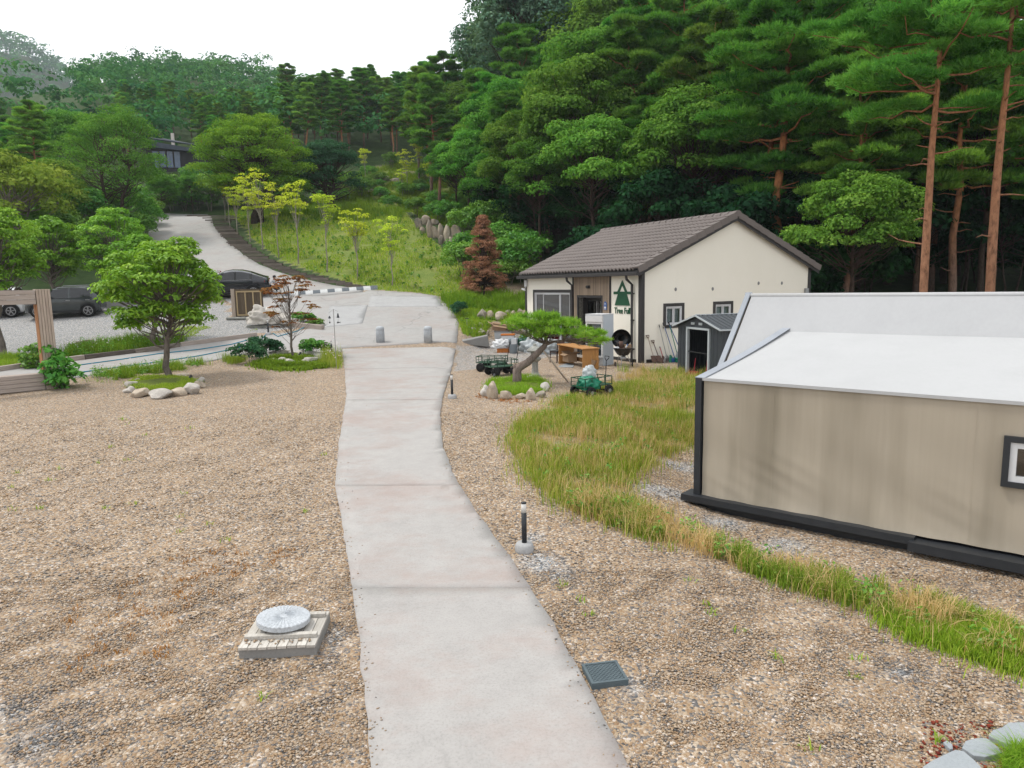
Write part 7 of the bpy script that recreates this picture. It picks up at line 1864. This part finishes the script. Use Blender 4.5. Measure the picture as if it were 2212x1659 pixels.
def weeds(seed, n, poly, mat, label, hmax=.09):
    r = np.random.RandomState(seed); q = sample_poly(poly, n, r); q = np.repeat(q, 9, 0) + r.normal(0, .035, (n * 9, 2))
    P = np.stack([q[:, 0], q[:, 1], ground(q[:, 0], q[:, 1])], 1); v, f = blades(P, r.uniform(.03, hmax, len(P)), .012, r, .8)
    stuff(link('gravel_weeds', np_mesh('gravel_weeds', v, f, mat, np.repeat(r.uniform(0, .7, len(P)), 3))), label, 'weeds')
def broad_weeds(label, poly, n, seed, mat='bush_leaves', s=.06, h=.3):
    r = np.random.RandomState(seed); q = sample_poly(poly, n, r); q = np.repeat(q, 16, 0); hh = np.repeat(r.uniform(.08, h, n), 16) * r.uniform(.2, 1, n * 16)
    P = np.stack([q[:, 0] + r.normal(0, .05, n * 16), q[:, 1] + r.normal(0, .05, n * 16), ground(q[:, 0], q[:, 1]) + hh], 1)
    v, f = leaf_quads(P, r.normal(size=P.shape) * .5 + np.array([0, 0, 1]), s * r.uniform(.6, 1.4, len(P)), r, .45); stuff(link('broad_weeds', np_mesh('broad_weeds', v, f, mat, r.uniform(0, 1, len(P)))), label, 'weeds')
broad_weeds('broad-leaved weeds growing through the hump grass', BT, 130, 41)
broad_weeds('broad-leaved weeds along the bank in front of the tent', BS, 110, 42)
broad_weeds('broad-leaved weeds on the sloping lawn', LG_, 420, 43, s=.16, h=.5)
broad_weeds('leafy weeds on the terrace left of the house', TERR, 160, 44, s=.09, h=.4)
broad_weeds('leafy plants in the flower strip', STR, 160, 45, s=.08, h=.55)
broad_weeds('leafy plants on the near verge of the side path', VRG, 120, 46, s=.07, h=.4)
CRN = px((2165, 1650), (2190, 1630), (2240, 1625), (2260, 1680), (2180, 1700)); grass('corner_tuft', 'bright green grass tuft in the bottom right corner', CRN, 1500, .08, .2, .006, 40, 'lawn_grass', thr=-2, tint=(0, .6), bend=.8, jit=.01)
weeds(31, 24, GV, 'lawn_grass', 'scattered tiny green weeds in the left gravel')
weeds(32, 12, px((1150, 1250), (1500, 1250), (1900, 1400), (2100, 1659), (1400, 1659)), 'lawn_grass', 'scattered tiny green weeds in the right gravel')
foliage('rust_moss', (.22, .09, .03), (.32, .15, .06), (.40, .22, .10), .2, .05, .01)
weeds(33, 90, px((150, 1320), (420, 1180), (700, 1190), (420, 1300), (330, 1480), (120, 1440)), 'rust_moss', 'rust-coloured dried moss tufts in the left gravel', .05)
weeds(34, 60, px((1030, 858), (1090, 872), (1150, 868), (1080, 852), (1040, 846)), 'rust_moss', 'rust-coloured moss in front of the leaning pine ring', .06)
# small flowers
def flowers(seed, n, poly, z0, z1, label, mat='flower_heads', s=.035):
    r = np.random.RandomState(seed); q = sample_poly(poly, n, r); P = np.stack([q[:, 0], q[:, 1], ground(q[:, 0], q[:, 1]) + r.uniform(z0, z1, n)], 1)
    P = np.repeat(P, 4, 0) + r.normal(0, s * .4, (n * 4, 3)); v, f = leaf_quads(P, r.normal(size=P.shape) + np.array([0, 0, 1]), s, r, .8); stuff(link('flowers', np_mesh('flowers', v, f, mat, r.uniform(0, 1, len(P)))), label, 'flowers')
flowers(1, 60, STR, .3, .6, 'tiny white and mauve flowers over the flower strip'); flowers(2, 40, CHR, .4, .9, 'tiny mauve flower heads round the chime pole'); flowers(3, 40, VRG, .3, .5, 'tiny white flowers on the near verge', s=.025)

# ================================================================== loose pebbles
t = NT('pebbles', .8, .25); co = t.coord('Object'); t.color(t.mix(t.ramp(t.noise(co, 1.7, 6, .75), [(.66, 0), (.74, .5)]), t.mix(1.0, t.ramp(t.attr('tint').outputs['Fac'], GRAVEL), t.ramp(t.noise(co, .9, 5, .6), [(.3, .88), (.7, 1.06)]), 'MULTIPLY'), (.26, .14, .06)))
t = NT('lava_pebbles', .95, .1); t.color(t.ramp(t.attr('tint').outputs['Fac'], [(0, (.10, .018, .012)), (1, (.26, .06, .035))]))
OCT = np.array([(1, 0, 0), (-1, 0, 0), (0, 1, 0), (0, -1, 0), (0, 0, 1), (0, 0, -1)], float)
OF = np.array([(0, 2, 4), (2, 1, 4), (1, 3, 4), (3, 0, 4), (2, 0, 5), (1, 2, 5), (3, 1, 5), (0, 3, 5)])
WALKP = [sxy(*edge_at(WL, v)) for v in range(1975, 756, -20)] + [sxy(*edge_at(WR, v)) for v in range(757, 1975, 20)]
PITP = px((510, 1428), (686, 1418), (712, 1330), (552, 1338)); COVP = [tuple(cc + (q - cc) * 1.02) for q in c4]
TENTP = [tuple(P1 + TD * a + TN * b) for a, b in ((-.25, -.2), (8, -.2), (8, 4), (-.25, 4))]
def pebbles(name, label, q, smin, smax, seed, mat='pebbles', grey=True, lift=.0):
    r = np.random.RandomState(seed); n = len(q); s = r.uniform(smin, smax, n) * r.choice([1, 1, 1, 1.5], n)
    ax3 = np.stack([s, s * r.uniform(.55, .95, n), s * r.uniform(.28, .5, n)], 1)
    V = OCT[None] * ax3[:, None, :] * (1 + r.normal(0, .14, (n, 6, 1)))
    a = r.uniform(0, 6.28, n); tl = r.normal(0, .22, n)
    ca, sa, ct_, st_ = np.cos(a), np.sin(a), np.cos(tl), np.sin(tl)
    x = V[:, :, 0] * ct_[:, None] + V[:, :, 2] * st_[:, None]; z = -V[:, :, 0] * st_[:, None] + V[:, :, 2] * ct_[:, None]; y = V[:, :, 1]
    X = x * ca[:, None] - y * sa[:, None] + q[:, 0:1]; Y = x * sa[:, None] + y * ca[:, None] + q[:, 1:2]; Z = z + ground(q[:, 0], q[:, 1])[:, None] + (s * .12)[:, None] + lift
    F = (np.arange(n)[:, None, None] * 6 + OF[None]).reshape(-1, 3)
    tn = r.beta(1.5, 1.35, n)
    if grey:
        _, zg_, _ = zones(q[:, 0], q[:, 1]); k = r.rand(n) < zg_ * .75; tn[k] = r.uniform(0, .27, k.sum())
    stuff(link(name, np_mesh(name, np.stack([X, Y, Z], -1).reshape(-1, 3), F, mat, np.repeat(tn, 8), True)), label, 'gravel')
rp = np.random.RandomState(55)
def gravel_pts(n, y0, y1):
    y = rp.uniform(y0, y1, n); x = rp.uniform(-.78, .76, n) * y
    k = ~in_poly(x, y, WALKP) & ~in_poly(x, y, PITP) & ~in_poly(x, y, COVP) & ~in_poly(x, y, TENTP); return np.stack([x[k], y[k]], 1)
pebbles('pebble_gravel', 'loose tan and grey river pebbles nearest the camera', gravel_pts(98000, 3.9, 8.2), .0095, .0175, 56)
pebbles('pebble_gravel', 'loose tan and grey river pebbles beyond the millstone', gravel_pts(46000, 8.0, 17.0), .011, .020, 57)
ed = []
for v in rp.uniform(870, 1970, 340):
    E_, sg = ((WL, 1), (WR, -1))[rp.randint(2)]; ed.append(sxy(edge_at(E_, v)[0] + sg * abs(rp.normal(0, 16)), v))
pebbles('strayed_pebbles', 'pebbles strayed onto the edges of the walk', np.array(ed), .007, .014, 60, 'pebbles', False, .036)
q = px(*[(rp.uniform(1990, 2230), rp.uniform(1560, 1670)) for _ in range(300)]); pebbles('lava_gravel', 'dark red lava pebbles round the slate stepping stones', np.array(q), .010, .02, 58, 'lava_pebbles', False, .008)
r5 = np.random.RandomState(9); pb = [(fl[:2] + np.array([math.cos(rzp), math.sin(rzp)]) * wd * a + np.array([-math.sin(rzp), math.cos(rzp)]) * dp * b) for a, b in zip(r5.uniform(.05, .95, 26), r5.uniform(.03, .16, 26))]
pebbles('spilled_pebbles', 'few pebbles scattered on the pit cover boards', np.array(pb), .010, .02, 59, 'pebbles', False, .128)

# ================================================================== air between here and the hills
hz = MB(); hz.b2((-1000, -95, -3), (600, 1250, 250)); hb_ = hz.build('haze', [], None)
tm_ = bpy.data.materials.new('haze'); tm_.use_nodes = True; nt_ = tm_.node_tree; nt_.nodes.clear()
vo_ = nt_.nodes.new('ShaderNodeVolumePrincipled'); vo_.inputs['Color'].default_value = (.84, .92, 1.0, 1); vo_.inputs['Density'].default_value = .00026; vo_.inputs['Anisotropy'].default_value = .2
ou_ = nt_.nodes.new('ShaderNodeOutputMaterial'); nt_.links.new(vo_.outputs[0], ou_.inputs['Volume'])
hb_.data.materials.append(tm_); stuff(hb_, 'thin pale summer haze over the valley and hills', 'haze')
scene.cycles.volume_max_steps = 64

# ================================================================== alike things in a short row are told apart by their order
same = {}
for o in COL.objects:
    if o.parent is None and 'label' in o and 'group' in o: same.setdefault((o['group'], o['label']), []).append(o)
for (g_, l_), os_ in same.items():
    if 1 < len(os_) <= 24 and len(l_.split()) <= 13:
        os_.sort(key=lambda o: o.location.x / max(o.location.y, 1))
        for k, o in enumerate(os_): o['label'] = '%s, %s from left' % (l_, ORD[k])
